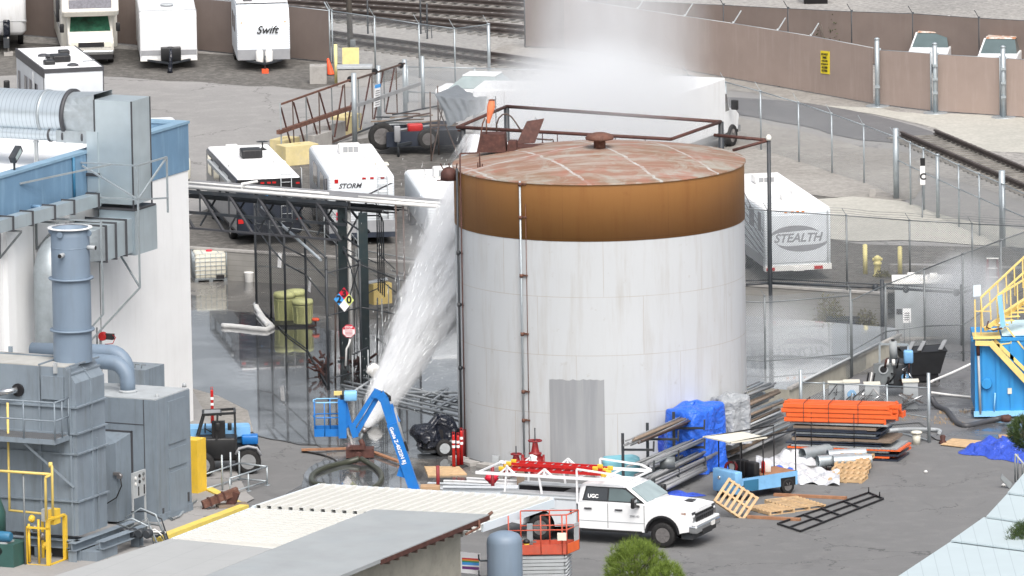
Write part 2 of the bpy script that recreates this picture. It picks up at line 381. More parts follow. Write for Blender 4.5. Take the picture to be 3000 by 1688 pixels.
def text(name,s,m,parent,origin,xdir,ydir,size,extrude=0.004,shear=0.0,bold=0.0,align='CENTER',world=True,spacing=1.0):
 cu=bpy.data.curves.new("tmp_text",'FONT'); cu.body=s; cu.size=size; cu.extrude=extrude; cu.shear=shear; cu.offset=bold
 cu.align_x=align; cu.align_y='CENTER'; cu.resolution_u=3; cu.space_character=spacing
 to=bpy.data.objects.new("tmp_text",cu); sc.collection.objects.link(to)
 dg=bpy.context.evaluated_depsgraph_get(); me=bpy.data.meshes.new_from_object(to.evaluated_get(dg)); bpy.data.objects.remove(to)
 x=Vector(xdir).normalized(); y=Vector(ydir).normalized(); z=x.cross(y).normalized(); y=z.cross(x)
 m4=Matrix((( x.x,y.x,z.x,origin[0]),(x.y,y.y,z.y,origin[1]),(x.z,y.z,z.z,origin[2]),(0,0,0,1)))
 if world and parent is not None: m4=XF[parent.name].inverted() @ m4
 me.transform(m4); me.name=name; me.materials.clear(); me.materials.append(MATS[m])
 o=bpy.data.objects.new(name,me); sc.collection.objects.link(o)
 if parent is not None: o.parent=parent; XF[o.name]=XF[parent.name]
 return o
def dup(root,loc,rz,label=None,group=None):
 r=root.copy(); sc.collection.objects.link(r); r.location=loc; r.rotation_euler=(0,0,rz)
 if label: r['label']=label
 if group: r['group']=group
 for ch in [c for c in bpy.data.objects if c.parent == root]:
  c2=ch.copy(); sc.collection.objects.link(c2); c2.parent=r
  for g in [x for x in bpy.data.objects if x.parent == ch]:
   g2=g.copy(); sc.collection.objects.link(g2); g2.parent=c2
 return r
def L3(a,b,t): return Vector(a)*(1-t)+Vector(b)*t
# ================================================================== THE GROUND
def ground_mat(name,c1,c2,c3,s1=0.12,s2=1.2,rough=0.9,bump=0.25,gr=14.0,gv=0.18,r_lo=None,wet=None):
 t=NT(name); v=t.ge.outputs["Position"]; a=t.noise(v,s1,5,0.6,0.6); b=t.noise(v,s2,5,0.65); g=t.noise(v,gr,3,0.7)
 base=t.mix(t.ramp(a,[(0.35,0.0),(0.65,1.0)]),c1,c2)
 base=t.mix(t.math('MULTIPLY',t.ramp(b,[(0.48,0.0),(0.75,1.0)]),0.6),base,c3)
 gg=t.ramp(g,[(0.25,1-gv*2),(0.75,1+gv)])
 gg=t.math('MULTIPLY_ADD',g,gv*3.2,1-gv*1.6)
 base=t.mix(1.0,base,t.comb(gg,gg,gg),'MULTIPLY')
 if name == 'asphalt':
  s_=t.ramp(t.noise(t.mp(v,(.5,.22,1),(0,0,R(26))),1.0,6,.7,1.2),[(.56,0.),(.72,1.)]); base=t.mix(t.math('MULTIPLY',s_,.45),base,(.085,.085,.088)); s2_=t.ramp(t.noise(v,1.1,2,.5),[(.73,0.),(.76,1.)]); base=t.mix(t.math('MULTIPLY',s2_,.55),base,(.07,.07,.072))
 if name in ('asphalt','slab_grey','lot_paving'):
  wv=t.n.new("ShaderNodeVectorMath"); wv.operation='MULTIPLY_ADD'; nn_=t.noise(v,.9,5,.65); t.lk(t.comb(nn_,t.noise(v,1.3,4),0.0),wv.inputs[0]); wv.inputs[1].default_value=(2.2,2.2,0); t.lk(v,wv.inputs[2])
  ck=t.math('MULTIPLY',t.math('LESS_THAN',t.voro(wv.outputs[0],.16 if name == 'asphalt' else .12,'DISTANCE_TO_EDGE'),.0045),t.math('GREATER_THAN',t.noise(v,.3,2),.47)); base=t.mix(t.math('MULTIPLY',ck,.55),base,mul(c2,.35))
 t.col(base); t.rough(rough); t.spec(0.3)
 if bump: t.bump(t.noise(v,gr*0.8,4),bump,0.03)
 return t
ground_mat('asphalt',(0.172,0.174,0.176),(0.148,0.150,0.152),(0.208,0.208,0.206),gr=16,gv=0.10)
ground_mat('lot_paving',(0.285,0.28,0.275),(0.25,0.247,0.243),(0.335,0.33,0.32),gr=9,gv=0.12)
ground_mat('gravel_dark',(0.125,0.12,0.112),(0.10,0.096,0.09),(0.21,0.20,0.185),s2=2.5,gr=5,gv=0.45,bump=0.5)
ground_mat('gravel_mid',(0.205,0.20,0.19),(0.165,0.16,0.15),(0.26,0.25,0.235),s2=2.0,gr=5,gv=0.4,bump=0.5)
ground_mat('ballast',(0.335,0.325,0.31),(0.25,0.245,0.235),(0.39,0.37,0.35),s2=1.6,gr=4.5,gv=0.55,bump=0.6)
ground_mat('dirt_pale',(0.44,0.43,0.39),(0.39,0.385,0.35),(0.50,0.49,0.45),gr=6,gv=0.2)
ground_mat('dirt_grey',(0.30,0.288,0.27),(0.24,0.228,0.21),(0.37,0.36,0.335),s2=0.7,gr=5,gv=0.3,bump=0.4)
ground_mat('road_dark',(0.15,0.15,0.155),(0.13,0.13,0.135),(0.2,0.2,0.2),gr=12,gv=0.12)
ground_mat('slab_grey',(0.31,0.305,0.30),(0.27,0.265,0.26),(0.34,0.335,0.33),s2=0.8,gr=9,gv=0.08)
def wet_mat(name,dry,wetc,thr=(0.40,0.55),sc_=0.22,rl=0.04,rh=0.38,rip=0.10):
 t=NT(name); v=t.ge.outputs["Position"]; a=t.noise(v,sc_,6,0.6,0.8); k=t.ramp(a,[(thr[0],0.0),(thr[1],1.0)])
 b=t.noise(v,2.2,5,0.6)
 base=t.mix(k,t.mix(b,mul(dry,0.75),mul(dry,1.2)),t.mix(b,mul(wetc,0.8),mul(wetc,1.2)))
 t.col(base); t.rough(t.math('MULTIPLY_ADD',k,rl-rh,rh)); t.b.inputs["IOR"].default_value=1.5; t.spec(0.75)
 n=t.noise(t.mp(v,(1,0.55,1)),3.2,3,0.6); t.bump(n,rip,0.05); return t
wet_mat('wet_paving',(0.20,0.19,0.175),(0.085,0.085,0.085),(0.36,0.50))
wet_mat('puddle',(0.05,0.052,0.055),(0.22,0.235,0.25),(0.44,0.62),0.2,0.02,0.10,0.26).b.inputs['Coat Weight'].default_value=1.0
wet_mat('pad_water',(0.30,0.31,0.32),(0.40,0.42,0.435),(0.40,0.60),0.3,0.04,0.2,0.2).b.inputs['Coat Weight'].default_value=1.0
wet_mat('wet_pad',(0.22,0.22,0.22),(0.16,0.165,0.17),(0.30,0.50),0.3,0.05,0.25,0.2)
wet_mat('damp_yard',(0.15,0.15,0.155),(0.09,0.092,0.098),(0.45,0.60),0.35,0.06,0.6,0.1)
LIFT=[0.0]
def sheet(name,pts,z,m,label,edge=0,jit=0.0):
 LIFT[0] += 0.003; zz=z+LIFT[0]; P=[G(u,v,zz) for u,v in pts]
 if edge:
  n0=len(P); Q=[]
  for i in range(n0):
   a,b,c,d=P[i-1],P[i],P[(i+1) % n0],P[(i+2) % n0]; k_=max(2,min(9,int((c-b).length / edge)))
   for k in range(k_):
    t=k / k_; Q.append(0.5*((2*b)+(c-a)*t+(2*a-5*b+4*c-d)*t*t+(3*b-a-3*c+d)*t ** 3))
  rr=random.Random(len(name)); P=[q+Vector((rr.uniform(-jit,jit),rr.uniform(-jit,jit)*2,0))*0.5 for q in Q]
  P=[Vector((q.x,q.y,zz)) for q in P]
 if False:   # wander the outline so it does not read as cut with a ruler
  Q=[]; rr=random.Random(len(name)+len(pts))
  for i,p in enumerate(P):
   q=P[(i+1) % len(P)]; n=max(1,int((q-p).length / edge)); d=(q-p); pr=Vector((-d.y,d.x,0)).normalized() if d.length else Vector((0,0,0))
   for k in range(n): Q.append(p+d*(k / n)+(pr*rr.uniform(-jit,jit) if k else Vector((0,0,0))))
  P=Q
 m_=MB().add(P,[list(range(len(P)))]); o=m_.obj(name,m); return struct(o,label)
g=MB().add([(-3000,-400,0),(3000,-400,0),(3000,4500,0),(-3000,4500,0)],[(0,1,2,3)])
struct(g.obj('ground','asphalt'),'worn dark grey asphalt of the work yard')
# wall line between yard and raised lot
W0=G(300,712,LZ); W1=G(2600,864,LZ); WD=(W1-W0).normalized(); WN=Vector((WD.y,-WD.x,0))
W00=W0-WD*300
RB0=G(2600,775,LZ); RB1=G(3400,800,LZ)   # top of the ramp right of the wall's end
lot=[W00,W1,RB0,RB1,RB1+Vector((3000,-1000,0)),Vector((3200,4500,LZ)),Vector((-3000,4500,LZ)),Vector((-3000,W00.y,LZ))]
lot=[Vector((p.x,p.y,LZ)) for p in lot]
struct(MB().add(lot,[list(range(len(lot)))]).obj('lot_ground','lot_paving'),'pale paving of the raised caravan lot')
R0=G(2600,905,0.0); R1=G(3400,935,0.0)
rp=MB().add([RB0,RB1,Vector((R1.x,R1.y,0.004)),Vector((R0.x,R0.y,0.004))],[(0,1,2,3)])
rp.add([RB0,W1,Vector((W1.x,W1.y,0)),Vector((R0.x,R0.y,0)),],[(0,1,2,3)])
struct(rp.obj('ramp','gravel_dark'),'dark gravel ramp from the yard up to the lot')
# lot surfaces
sheet('gravel_lot',[(-200,85),(-200,215),(60,222),(270,222),(360,228),(800,254),(900,262),(1010,240),(1120,245),(1180,200),(970,165),(400,110)],LZ,'gravel_dark','dark gravel strip where the caravans are parked',1.2,0.25)
sheet('parking_gravel',[(300,660),(560,630),(760,520),(900,445),(1060,405),(1250,385),(1500,400),(2450,560),(2440,700),(2800,722),(3300,740),(3300,788),(2600,772),(2600,858),(300,705)],LZ,'gravel_dark','dark gravel under the back row of motorhomes',1.5,0.2)
sheet('ballast',[(-400,-260),(4000,-260),(3600,700),(3200,650),(2900,560),(2640,470),(2800,430),(2700,372),(2420,300),(2100,235),(1500,215),(1100,205),(960,178),(-400,60)],LZ,'ballast','pale crushed stone of the railway bed',2.0,0.3)
sheet('dirt_margin',[(1440,150),(1560,128),(2000,204),(2560,300),(2600,330),(2380,312),(2130,262),(1900,235),(1450,200)],LZ,'dirt_grey','grey dirt along the brown screened fence',1.5,0.3)
sheet('dirt_road',[(1900,-60),(3600,30),(4000,60),(4000,-200),(1900,-200)],LZ,'dirt_pale','pale dirt road beyond the fences')
sheet('dirt_apron',[(2360,306),(2570,318),(2730,334),(3400,352),(3400,470),(3000,446),(2810,430),(2740,375),(2560,335)],LZ,'dirt_pale','pale dirt apron in front of the screened gates',1.5,0.25)
sheet('asphalt_lane',[(1900,264),(2132,284),(2300,296),(2427,311),(2560,338),(2680,368),(2760,398),(2830,428),(2760,424),(2660,420),(2524,410),(2430,390),(2350,370),(2132,330),(1900,292)],LZ,'road_dark','dark asphalt lane running beside the railway fence',1.5,0.15)
sheet('dirt_verge',[(2000,335),(2132,338),(2350,386),(2524,430),(2660,450),(2700,560),(2640,586),(2440,575),(2200,545),(2000,520)],LZ,'dirt_grey','grey brown dirt verge inside the railway fence',1.5,0.3)
sheet('concrete_road',[(2380,585),(2640,588),(2800,640),(3300,720),(3300,745),(2850,716),(2640,704),(2400,698)],LZ,'dirt_pale','pale concrete drive behind the hydrant',1.5,0.1)
# yard surfaces
sheet('wet_paving',[(300,760),(1000,730),(1500,800),(1560,1250),(1480,1420),(1400,1480),(860,1480),(900,1400),(960,1320),(880,1300),(800,1284),(735,1266),(715,1205),(560,1150),(300,1120)],0,'wet_paving','hosed down concrete around the pipe rack',1.2,0.18)
sheet('puddle',[(440,960),(600,905),(780,925),(960,965),(1150,985),(1420,1000),(1420,1290),(1260,1345),(1060,1312),(905,1300),(800,1285),(738,1264),(722,1206),(640,1168),(440,1135)],0,'puddle','large bright puddle of fire water',0.5,0.05)
sheet('hose_puddle',[(880,1440),(905,1370),(980,1345),(1120,1340),(1200,1370),(1215,1480),(860,1500)],0,'puddle','puddle inside the loop of fire hose',0.5,0.04)
sheet('dry_apron',[(500,1120),(640,1160),(726,1203),(742,1264),(700,1278),(560,1266),(500,1262)],0,'dirt_grey','dry tan concrete between the warehouse and the puddle')
sheet('damp_yard',[(2480,1130),(2700,985),(2760,940),(3300,960),(3300,1290),(2900,1300),(2740,1285),(2690,1240),(2560,1240)],0,'damp_yard','wet asphalt around the pumps and blue tank',1.0,0.2)
sheet('concrete_pad',[(-300,1200),(560,1135),(690,1375),(725,1445),(745,1460),(300,1700),(-300,1900)],0,'slab_grey','pale concrete slab under the grey machinery')
# retaining wall of block
wl_=MB(); wt=0.2
wl_.add([W00-WN*0 ,W1],[]) if False else None
def wallbox(a,b,z0,z1,t,mb,off=0.0):
 d=(b-a).normalized(); n=Vector((d.y,-d.x,0)); p=a+n*off
 return mb.beam(Vector((p.x,p.y,(z0+z1) / 2)),Vector((p.x+(b-a).x,p.y+(b-a).y,(z0+z1) / 2)),t,z1-z0)
rw=thing('block_wall','low grey block retaining wall between yard and caravan lot','wall',(W0.x,W0.y,0),math.atan2(WD.y,WD.x))
wallbox(W0,W1,0,LZ+0.02,0.2,MB(),0.1).obj('wall_face','block_wall',rw,True)
wallbox(W0,W1,LZ+0.022,LZ+0.10,0.26,MB(),0.1).obj('coping','concrete',rw,True)
# containment dike right of the tank
dk=thing('concrete_pad','raised concrete pad flooded with bright water right of the tank','platform',G(2300,1150),0)
d0=G(2250,1185); d1=G(2690,1000); pz_=.6; pp_=[G(u,v,pz_) for u,v in ((2060,915),(2262,930),(2632,962),(2636,985),(2312,1143),(2060,1122))]
MB().prism([(p.x,p.y) for p in pp_][::-1],0,pz_).obj('wall_face','block_cream',dk,True); MB().add([p+Vector((0,0,.004)) for p in pp_],[range(6)]).obj('water_film','pad_water',dk,True)
wallbox(pp_[4],pp_[3],pz_+.006,pz_+.09,.16,MB()).obj('coping','concrete',dk,True)
# ================================================================== RAILWAY
def track(name,label,a,b,gauge=1.435,z=LZ,extra=0.0,eb=None):
 A=G(*a,z); B=G(*b,z); d=(B-A).normalized(); n=Vector((-d.y,d.x,0)); A=A-d*extra; B=B+d*(extra if eb is None else eb)
 t=thing(name,label,'railway track',A,math.atan2(d.y,d.x),'railway tracks beyond the fences')
 for s_ in (0,1):
  o=n*gauge*s_
  m_=MB().beam(A+o+Vector((0,0,0.27)),B+o+Vector((0,0,0.27)),0.12,0.06); m_.beam(A+o+Vector((0,0,0.2)),B+o+Vector((0,0,0.2)),0.02,0.10)
  m_.beam(A+o+Vector((0,0,0.135)),B+o+Vector((0,0,0.135)),0.14,0.03); m_.obj('rail','rail_steel',t,True)
 m_=MB(); k=0.0; L=(B-A).length
 while k < L:
  c=A+d*k+n*gauge / 2; h=n*1.3
  m_.beam(c-h+Vector((0,0,0.02)),c+h+Vector((0,0,0.02)),0.22,0.10); k += 0.56
 o=m_.obj('ties','tie_grey',t,True); o['kind']='stuff'; return t
track('railway_track','dark rail track nearest the chain link fence, curving to lower right',(1000,133),(1570,210),extra=14,eb=5)
track('railway_track','middle rail track crossing behind the mist',(1000,64),(1560,112),extra=30,eb=6)
track('railway_track','rail track second from the top edge',(1000,30),(1560,66),extra=40,eb=4)
track('railway_track','rail track at the very top edge of the view',(1000,-8),(1560,30),extra=40,eb=2)
track('railway_track','dark rail track descending to the lower right beyond the C sign',(2640,406),(3000,560),extra=0,eb=8)
# ================================================================== FENCES
def fence(name,label,posts,z,mesh='chain_grey',rails=(1.0,),pr=0.035,pm='galv_steel',barb=None,thick=(),group='chain link fences',wires=False,bottom=0.05):
 B_=[G(u,v,z) for u,v,_ in posts]; T_=[up(b,p[2]) for b,p in zip(B_,posts)]
 t=thing(name,label,'fence',B_[0],0,group)
 for i,(b,tp) in enumerate(zip(B_,T_)):
  m_=MB().cyl(b,tp,pr*(2.0 if i in thick else 1),None,8)
  m_.lathe([(pr*1.25*(2 if i in thick else 1),0),(pr*(2 if i in thick else 1),0.05)],tp,8)
  if barb: m_.beam(tp,tp+Vector(barb),0.035,0.02)
  m_.obj('post',pm,t,True)
 for k in rails:
  m_=MB()
  for i in range(len(B_)-1): m_.cyl(L3(B_[i],T_[i],k),L3(B_[i+1],T_[i+1],k),pr*0.62,None,6)
  m_.obj('rail',pm,t,True)
 if mesh:
  m_=MB(); uv=[]; L=0.0
  for i in range(len(B_)-1):
   w_=(B_[i+1]-B_[i]).length; h0=T_[i].z-B_[i].z; h1=T_[i+1].z-B_[i+1].z
   m_.add([B_[i]+Vector((0,0,bottom)),B_[i+1]+Vector((0,0,bottom)),T_[i+1],T_[i]],[(0,1,2,3)]); uv += [(L,0),(L+w_,0),(L+w_,h1),(L,h0)]; L += w_
  m_.obj('chain_link',mesh,t,True,uvfence=uv)
 if wires and barb:
  m_=MB()
  for k in (0.35,0.68,1.0):
   for i in range(len(B_)-1):
    a,b=T_[i]+Vector(barb)*k,T_[i+1]+Vector(barb)*k
    m_.tube([a,L3(a,b,0.5)-Vector((0,0,0.04)),b],0.006,4)
  m_.obj('barbed_wire',pm,t,True)
 return t
def screen(name,label,base,top,z,m,post_at=(),pm='galv_steel',group='brown screened fences',barb=None,pr=0.04,sag=False):
 B_=[G(u,v,z) for u,v in base]; T_=[up(b,p[1]) for b,p in zip(B_,top)]
 t=thing(name,label,'fence',B_[0],0,group)
 for i in range(len(B_)-1):
  d=(B_[i+1]-B_[i]).normalized(); n=Vector((d.y,-d.x,0))*0.04
  MB().slab([B_[i]+Vector((0,0,0.06))+n,B_[i+1]+Vector((0,0,0.06))+n,T_[i+1]+n,T_[i]+n],0.012).obj('screen_panel',m,t,True)
 for i,(b,tp) in enumerate(zip(B_,T_)):
  if i in post_at:
   m_=MB().cyl(b,tp+Vector((0,0,0.08)),pr,None,8)
   if barb: m_.beam(tp,tp+Vector(barb),0.05,0.03)
   m_.obj('post',pm,t,True)
 m_=MB()
 for i in range(len(B_)-1): m_.cyl(T_[i],T_[i+1],0.022,None,6)
 m_.obj('rail',pm,t,True); return t
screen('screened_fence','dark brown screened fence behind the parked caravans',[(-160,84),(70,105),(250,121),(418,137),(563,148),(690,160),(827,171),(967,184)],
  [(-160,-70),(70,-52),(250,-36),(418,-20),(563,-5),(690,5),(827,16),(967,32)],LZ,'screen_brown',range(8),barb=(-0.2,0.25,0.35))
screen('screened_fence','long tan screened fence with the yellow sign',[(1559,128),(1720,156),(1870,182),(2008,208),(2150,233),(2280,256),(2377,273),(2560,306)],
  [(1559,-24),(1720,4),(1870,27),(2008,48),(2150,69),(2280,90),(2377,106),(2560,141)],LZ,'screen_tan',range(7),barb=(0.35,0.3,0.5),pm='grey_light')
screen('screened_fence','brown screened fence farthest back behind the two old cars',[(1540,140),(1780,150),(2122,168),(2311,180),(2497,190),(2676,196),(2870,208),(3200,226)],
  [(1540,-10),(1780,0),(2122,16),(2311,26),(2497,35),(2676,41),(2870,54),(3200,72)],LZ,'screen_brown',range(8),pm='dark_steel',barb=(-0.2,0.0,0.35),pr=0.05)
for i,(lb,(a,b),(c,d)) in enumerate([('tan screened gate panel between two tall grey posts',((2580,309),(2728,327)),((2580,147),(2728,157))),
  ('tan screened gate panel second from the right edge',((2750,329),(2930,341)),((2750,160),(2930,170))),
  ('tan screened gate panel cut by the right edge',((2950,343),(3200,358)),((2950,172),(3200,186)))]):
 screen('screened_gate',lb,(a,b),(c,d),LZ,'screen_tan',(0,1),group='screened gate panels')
for u,vb,vt in ((2571,312,116),(2740,332,130),(2940,345,139)):
 p=G(u,vb,LZ); q=up(p,vt); m_=MB().cyl(p,q,0.10,None,10); m_.lathe([(0.12,0),(0.1,0.05),(0.02,0.09)],q,10); m_.lathe([(0.5,0),(0.5,0.04)],p,14)
 for k in range(3 if u > 2600 else 1): m_.box(L3(p,q,0.3+0.2*k)+Vector((0,-0.12,0)),(0.2,0.12,0.10))
 one(m_,'gate_post','galv_steel',{2571: 'tall galvanised gate post right of the yellow sign',2740: 'tall galvanised gate post in front of the first old car',2940: 'tall galvanised gate post in front of the second old car'}[u],'post','gate posts of the screened gates')
fence('chain_link_fence','chain link fence along the railway left of the mist',[(975,186,32),(1100,207,50),(1230,228,70),(1334,245,84),(1434,262,72)],LZ,'chain_light',(1.0,),barb=(-0.22,0,0.4),thick=(4,))
fence('chain_link_fence','low chain link fence behind the covered trailer',[(1195,300,196),(1392,312,200),(1600,322,206),(1800,334,214),(2017,350,221)],LZ,'chain_light',(1.0,0.3))
fence('chain_link_fence','chain link fence beside the dark lane right of the box truck',[(2019,372,221),(2128,398,241),(2230,441,268),(2341,476,301),(2438,509,334),(2532,538,367),(2626,580,402)],LZ,'chain_light',(1.0,),barb=(-0.22,0,0.4),thick=(6,))
fence('chain_link_fence','tall chain link fence holding the C sign',[(2632,583,400),(2668,602,418),(2707,618,436),(2748,640,455),(2810,668,484),(2870,694,510),(2940,724,540),(3200,830,655)],LZ,'chain_grey',(1.0,0.62),thick=(3,6))
p=G(2626,583,LZ); one(MB().cyl(p,up(p,376),0.11,None,12),'fence_post','galv_steel','thick galvanised corner post left of the C sign','post','thick fence posts')
p=G(2937,722,LZ); one(MB().cyl(p,up(p,500),0.12,None,12),'fence_post','galv_steel','thick galvanised post near the right edge above the yellow stair','post','thick fence posts')
# fence standing on the block wall
fence('chain_link_fence','chain link fence standing on the block wall in front of the grey trailer',[(2100,833,603),(2252,843,617),(2482,858,632),(2666,806,646),(2849,800,656),(3120,812,668)],LZ,'chain_grey',(1.0,),pm='galv_dark',barb=(-0.16,0,0.28),wires=True)
# the yard fence right of the tank
fence('chain_link_fence','dark chain link fence enclosing the flooded pad',[(2100,1120,862),(2243,1132,868),(2494,1110,848)],0,'chain_grey',(0.93,0.28),pm='galv_dark',barb=(-0.12,0,0.22))
fence('chain_link_fence','chain link fence running back to the red stepladder',[(2497,1108,880),(2596,1045,835),(2710,1045,790),(2823,1062,745),(2934,968,704),(3060,915,660)],0,'chain_grey',(1.0,0.35),pm='galv_dark')
# ================================================================== STORAGE TANK
TC=G(1767,1308); TR=4.91; TH=Zat(TC,476); TF=Vector((TC.x,TC.y-TR,0)); TBZ=Zat(TF,708)
def on_tank(phi,z,r=TR): a=R(phi); return Vector((TC.x+r*math.sin(a),TC.y-r*math.cos(a),z))
def phi_at(u,z):
 lo,hi=-89.0,89.0
 for _ in range(40):
  m_=(lo+hi) / 2
  if proj(on_tank(m_,z))[0] < u: lo=m_
  else: hi=m_
 return (lo+hi) / 2
def tank_mat(name,c,seam,streakc,amt):
 t=NT(name); v=t.tc.outputs["Object"]; x,y,z=t.sep(v); ang=t.math('ARCTAN2',y,x)
 fr=t.math('FRACT',t.math('DIVIDE',t.math('ADD',z,0.02),1.98)); hs_=t.math('LESS_THAN',fr,0.011)
 row=t.math('FLOOR',t.math('DIVIDE',t.math('ADD',z,0.02),1.98))
 aa=t.math('MULTIPLY_ADD',ang,1.35,t.math('MULTIPLY',row,0.37)); vs_=t.math('LESS_THAN',t.math('FRACT',aa),0.006)
 sm=t.math('MULTIPLY',t.math('MAXIMUM',hs_,vs_),t.math('MULTIPLY_ADD',t.noise(v,0.8,3),0.9,0.1))
 cyl=t.comb(t.math('MULTIPLY',ang,4.9),t.math('MULTIPLY',z,0.09),0.0)
 st=t.ramp(t.noise(cyl,1.5,5,0.7),[(0.50,0.0),(0.68,1.0)]); st2=t.ramp(t.noise(cyl,6.0,3,0.6),[(0.5,0.0),(0.8,1.0)])
 b=t.mix(t.noise(v,0.35,4),mul(c,0.93),mul(c,1.05)); b=t.mix(t.math('MULTIPLY',st,amt),b,streakc); b=t.mix(t.math('MULTIPLY',st2,amt*0.25),b,mul(streakc,0.8))
 # rust that weeps from the shell's foot
 ft=t.math('MULTIPLY',t.math('SUBTRACT',1.0,t.math('DIVIDE',z,0.45),clamp=True),t.ramp(t.noise(cyl,2.5,4),[(0.35,0.0),(0.6,1.0)]))
 b=t.mix(t.math('MULTIPLY',ft,0.6 if amt < 0.3 else 0),b,(0.36,0.24,0.15))
 sp=t.math('MULTIPLY',t.ramp(t.noise(v,2.6,4,.6),[(.66,0.),(.74,1.)]),.35); b=t.mix(sp,b,mul(streakc,.9))
 t.col(t.mix(t.math('MULTIPLY',sm,0.95),b,seam)); t.rough(0.55); t.spec(0.35); t.bump(t.noise(v,.9,3),0.22,0.06); return t.m
tank_mat('tank_white',(0.505,0.53,0.552),(0.36,0.32,0.28),(0.36,0.335,0.30),0.34)
tank_mat('tank_band',(0.30,0.142,0.045),(0.21,0.10,0.035),(0.23,0.095,0.03),0.42)
def roof_mat():
 t=NT('tank_roof'); v=t.tc.outputs["Object"]; x,y,z=t.sep(v)
 st=t.noise(t.mp(v,(0.35,2.4,1),(0,0,R(-60))),1.1,6,0.72,0.3); pk=t.noise(v,0.35,4,0.6); fine=t.noise(v,3.0,5,0.7)
 b=t.mix(t.ramp(pk,[(0.42,0.0),(0.6,1.0)]),(0.235,0.14,0.085),(0.29,0.155,0.11)); b=t.mix(t.math('MULTIPLY',fine,0.5),b,(0.22,0.15,0.11))
 b=t.mix(t.ramp(st,[(0.47,0.0),(0.66,0.7)]),b,(0.40,0.40,0.37))
 u=t.math('ADD',t.math('MULTIPLY',x,0.92),t.math('MULTIPLY',y,0.40)); w_=t.math('SUBTRACT',t.math('MULTIPLY',y,0.92),t.math('MULTIPLY',x,0.40))
 wob=t.math('MULTIPLY',t.math('SUBTRACT',t.noise(v,1.6,3),0.5),0.35)
 l1=t.math('LESS_THAN',t.math('FRACT',t.math('DIVIDE',t.math('ADD',u,wob),2.35)),0.045)
 l2=t.math('LESS_THAN',t.math('FRACT',t.math('DIVIDE',t.math('ADD',w_,wob),5.2)),0.02)
 nz=t.ramp(t.noise(v,2.4,4),[(0.35,0.15),(0.65,0.85)])
 b=t.mix(t.math('MULTIPLY',t.math('MAXIMUM',l1,l2),nz),b,(0.50,0.53,0.53))
 g_=t.ramp(t.noise(v,.8,6,.7,.8),[(.5,0.),(.62,1.)]); b=t.mix(t.math('MULTIPLY',g_,.55),b,(.34,.35,.31)); r_=t.ramp(t.noise(t.mp(v,(1,1,1),(0,0,0),(9,4,0)),1.1,4),[(.55,0.),(.65,1.)]); b=t.mix(t.math('MULTIPLY',r_,.5),b,(.33,.13,.09))
 t.col(b); t.rough(0.6); t.spec(0.35); return t.m
roof_mat()
tk=thing('storage_tank','huge white cylindrical storage tank with brown top band and rusty roof','tank',TC)
MB().lathe([(TR,0),(TR,TBZ)],(0,0,0),128,cap=False).obj('shell','tank_white',tk)
MB().lathe([(TR,TBZ),(TR+0.012,TBZ+0.001),(TR+0.012,TH)],(0,0,0),128,cap=False).obj('painted_band','tank_band',tk)
prof=[(TR+0.06,TH-0.03),(TR+0.06,TH+0.02)]+[(TR*(1-k / 12),TH+0.02+0.58*(1-(1-k / 12) ** 1.6)) for k in range(12)]+[(0.02,TH+0.60)]
MB().lathe(prof,(0,0,0),128,cap=False).obj('roof','tank_roof',tk)
RZ=TH+0.6
vp=G(1757,432,RZ); m_=MB().lathe([(0.20,0),(0.20,0.26),(0.3,0.27),(0.47,0.30),(0.49,0.36),(0.40,0.46),(0.2,0.52),(0.02,0.535)],vp-Vector((0,0,0.02)),24)
m_.obj('roof_vent','rust_steel',tk,True)
# grey repair patch,gently ragged top
pa,pb=phi_at(1612,1.5),phi_at(1772,1.5); zt_=Zat(on_tank((pa+pb) / 2,0),1113); m_=MB(); n=16
vs=[]; rr=random.Random(3)
for k in range(n+1):
 f=pa+(pb-pa)*k / n; vs.append(on_tank(f,0.03,TR+0.012)); vs.append(on_tank(f,zt_+rr.uniform(-0.03,0.03),TR+0.012))
m_.add(vs,[[2*k,2*k+2,2*k+3,2*k+1] for k in range(n)],True)
def patch_mat():
 t=NT('patch_grey'); v=t.tc.outputs["Object"]; b=t.noise(t.mp(v,(1.6,1.6,0.12)),1.4,4,0.6); c=t.noise(v,1.0,4)
 t.col(t.mix(c,t.mix(t.ramp(b,[(0.42,0.0),(0.58,1.0)]),(0.245,0.262,0.285),(0.335,0.352,0.37)),(0.28,0.29,0.305))); t.rough(0.7)
patch_mat(); m_.obj('repair_patch','patch_grey',tk,True)
# conduits down the shell
def riser(phi,z0,z1,r,off,m,clamps,cm='rust_steel'):
 MB().cyl(on_tank(phi,z0,TR+off),on_tank(phi,z1,TR+off),r,None,8).obj('conduit',m,tk,True)
 for z in clamps:
  m2=MB().cyl(on_tank(phi,z-0.06,TR+off),on_tank(phi,z+0.06,TR+off),r*1.7,None,8); m2.beam(on_tank(phi,z,TR-0.01),on_tank(phi,z,TR+off),0.07,0.07)
  m2.beam(on_tank(phi-0.2,z,TR+0.02),on_tank(phi+2.2,z,TR+0.05),0.05,0.05); m2.obj('clamp',cm,tk,True)
ph=phi_at(1534,6); q=on_tank(ph,0)
riser(ph,0.15,TH+0.05,0.035,0.13,'galv_steel',[Zat(on_tank(ph,0,TR+0.13),v) for v in (540,637,808,979,1148,1232)])
riser(phi_at(1545,6),0.4,TBZ+1.2,0.012,0.03,'rust_steel',[])
ph2=phi_at(1354,6); riser(ph2,0.1,TH+0.1,0.04,0.12,'dark_steel',[Zat(on_tank(ph2,0,TR+0.12),v) for v in (741,893,1078)],'dark_steel'); riser(phi_at(1361,6),0.1,TH+0.6,0.022,0.08,'dark_rust',[],)
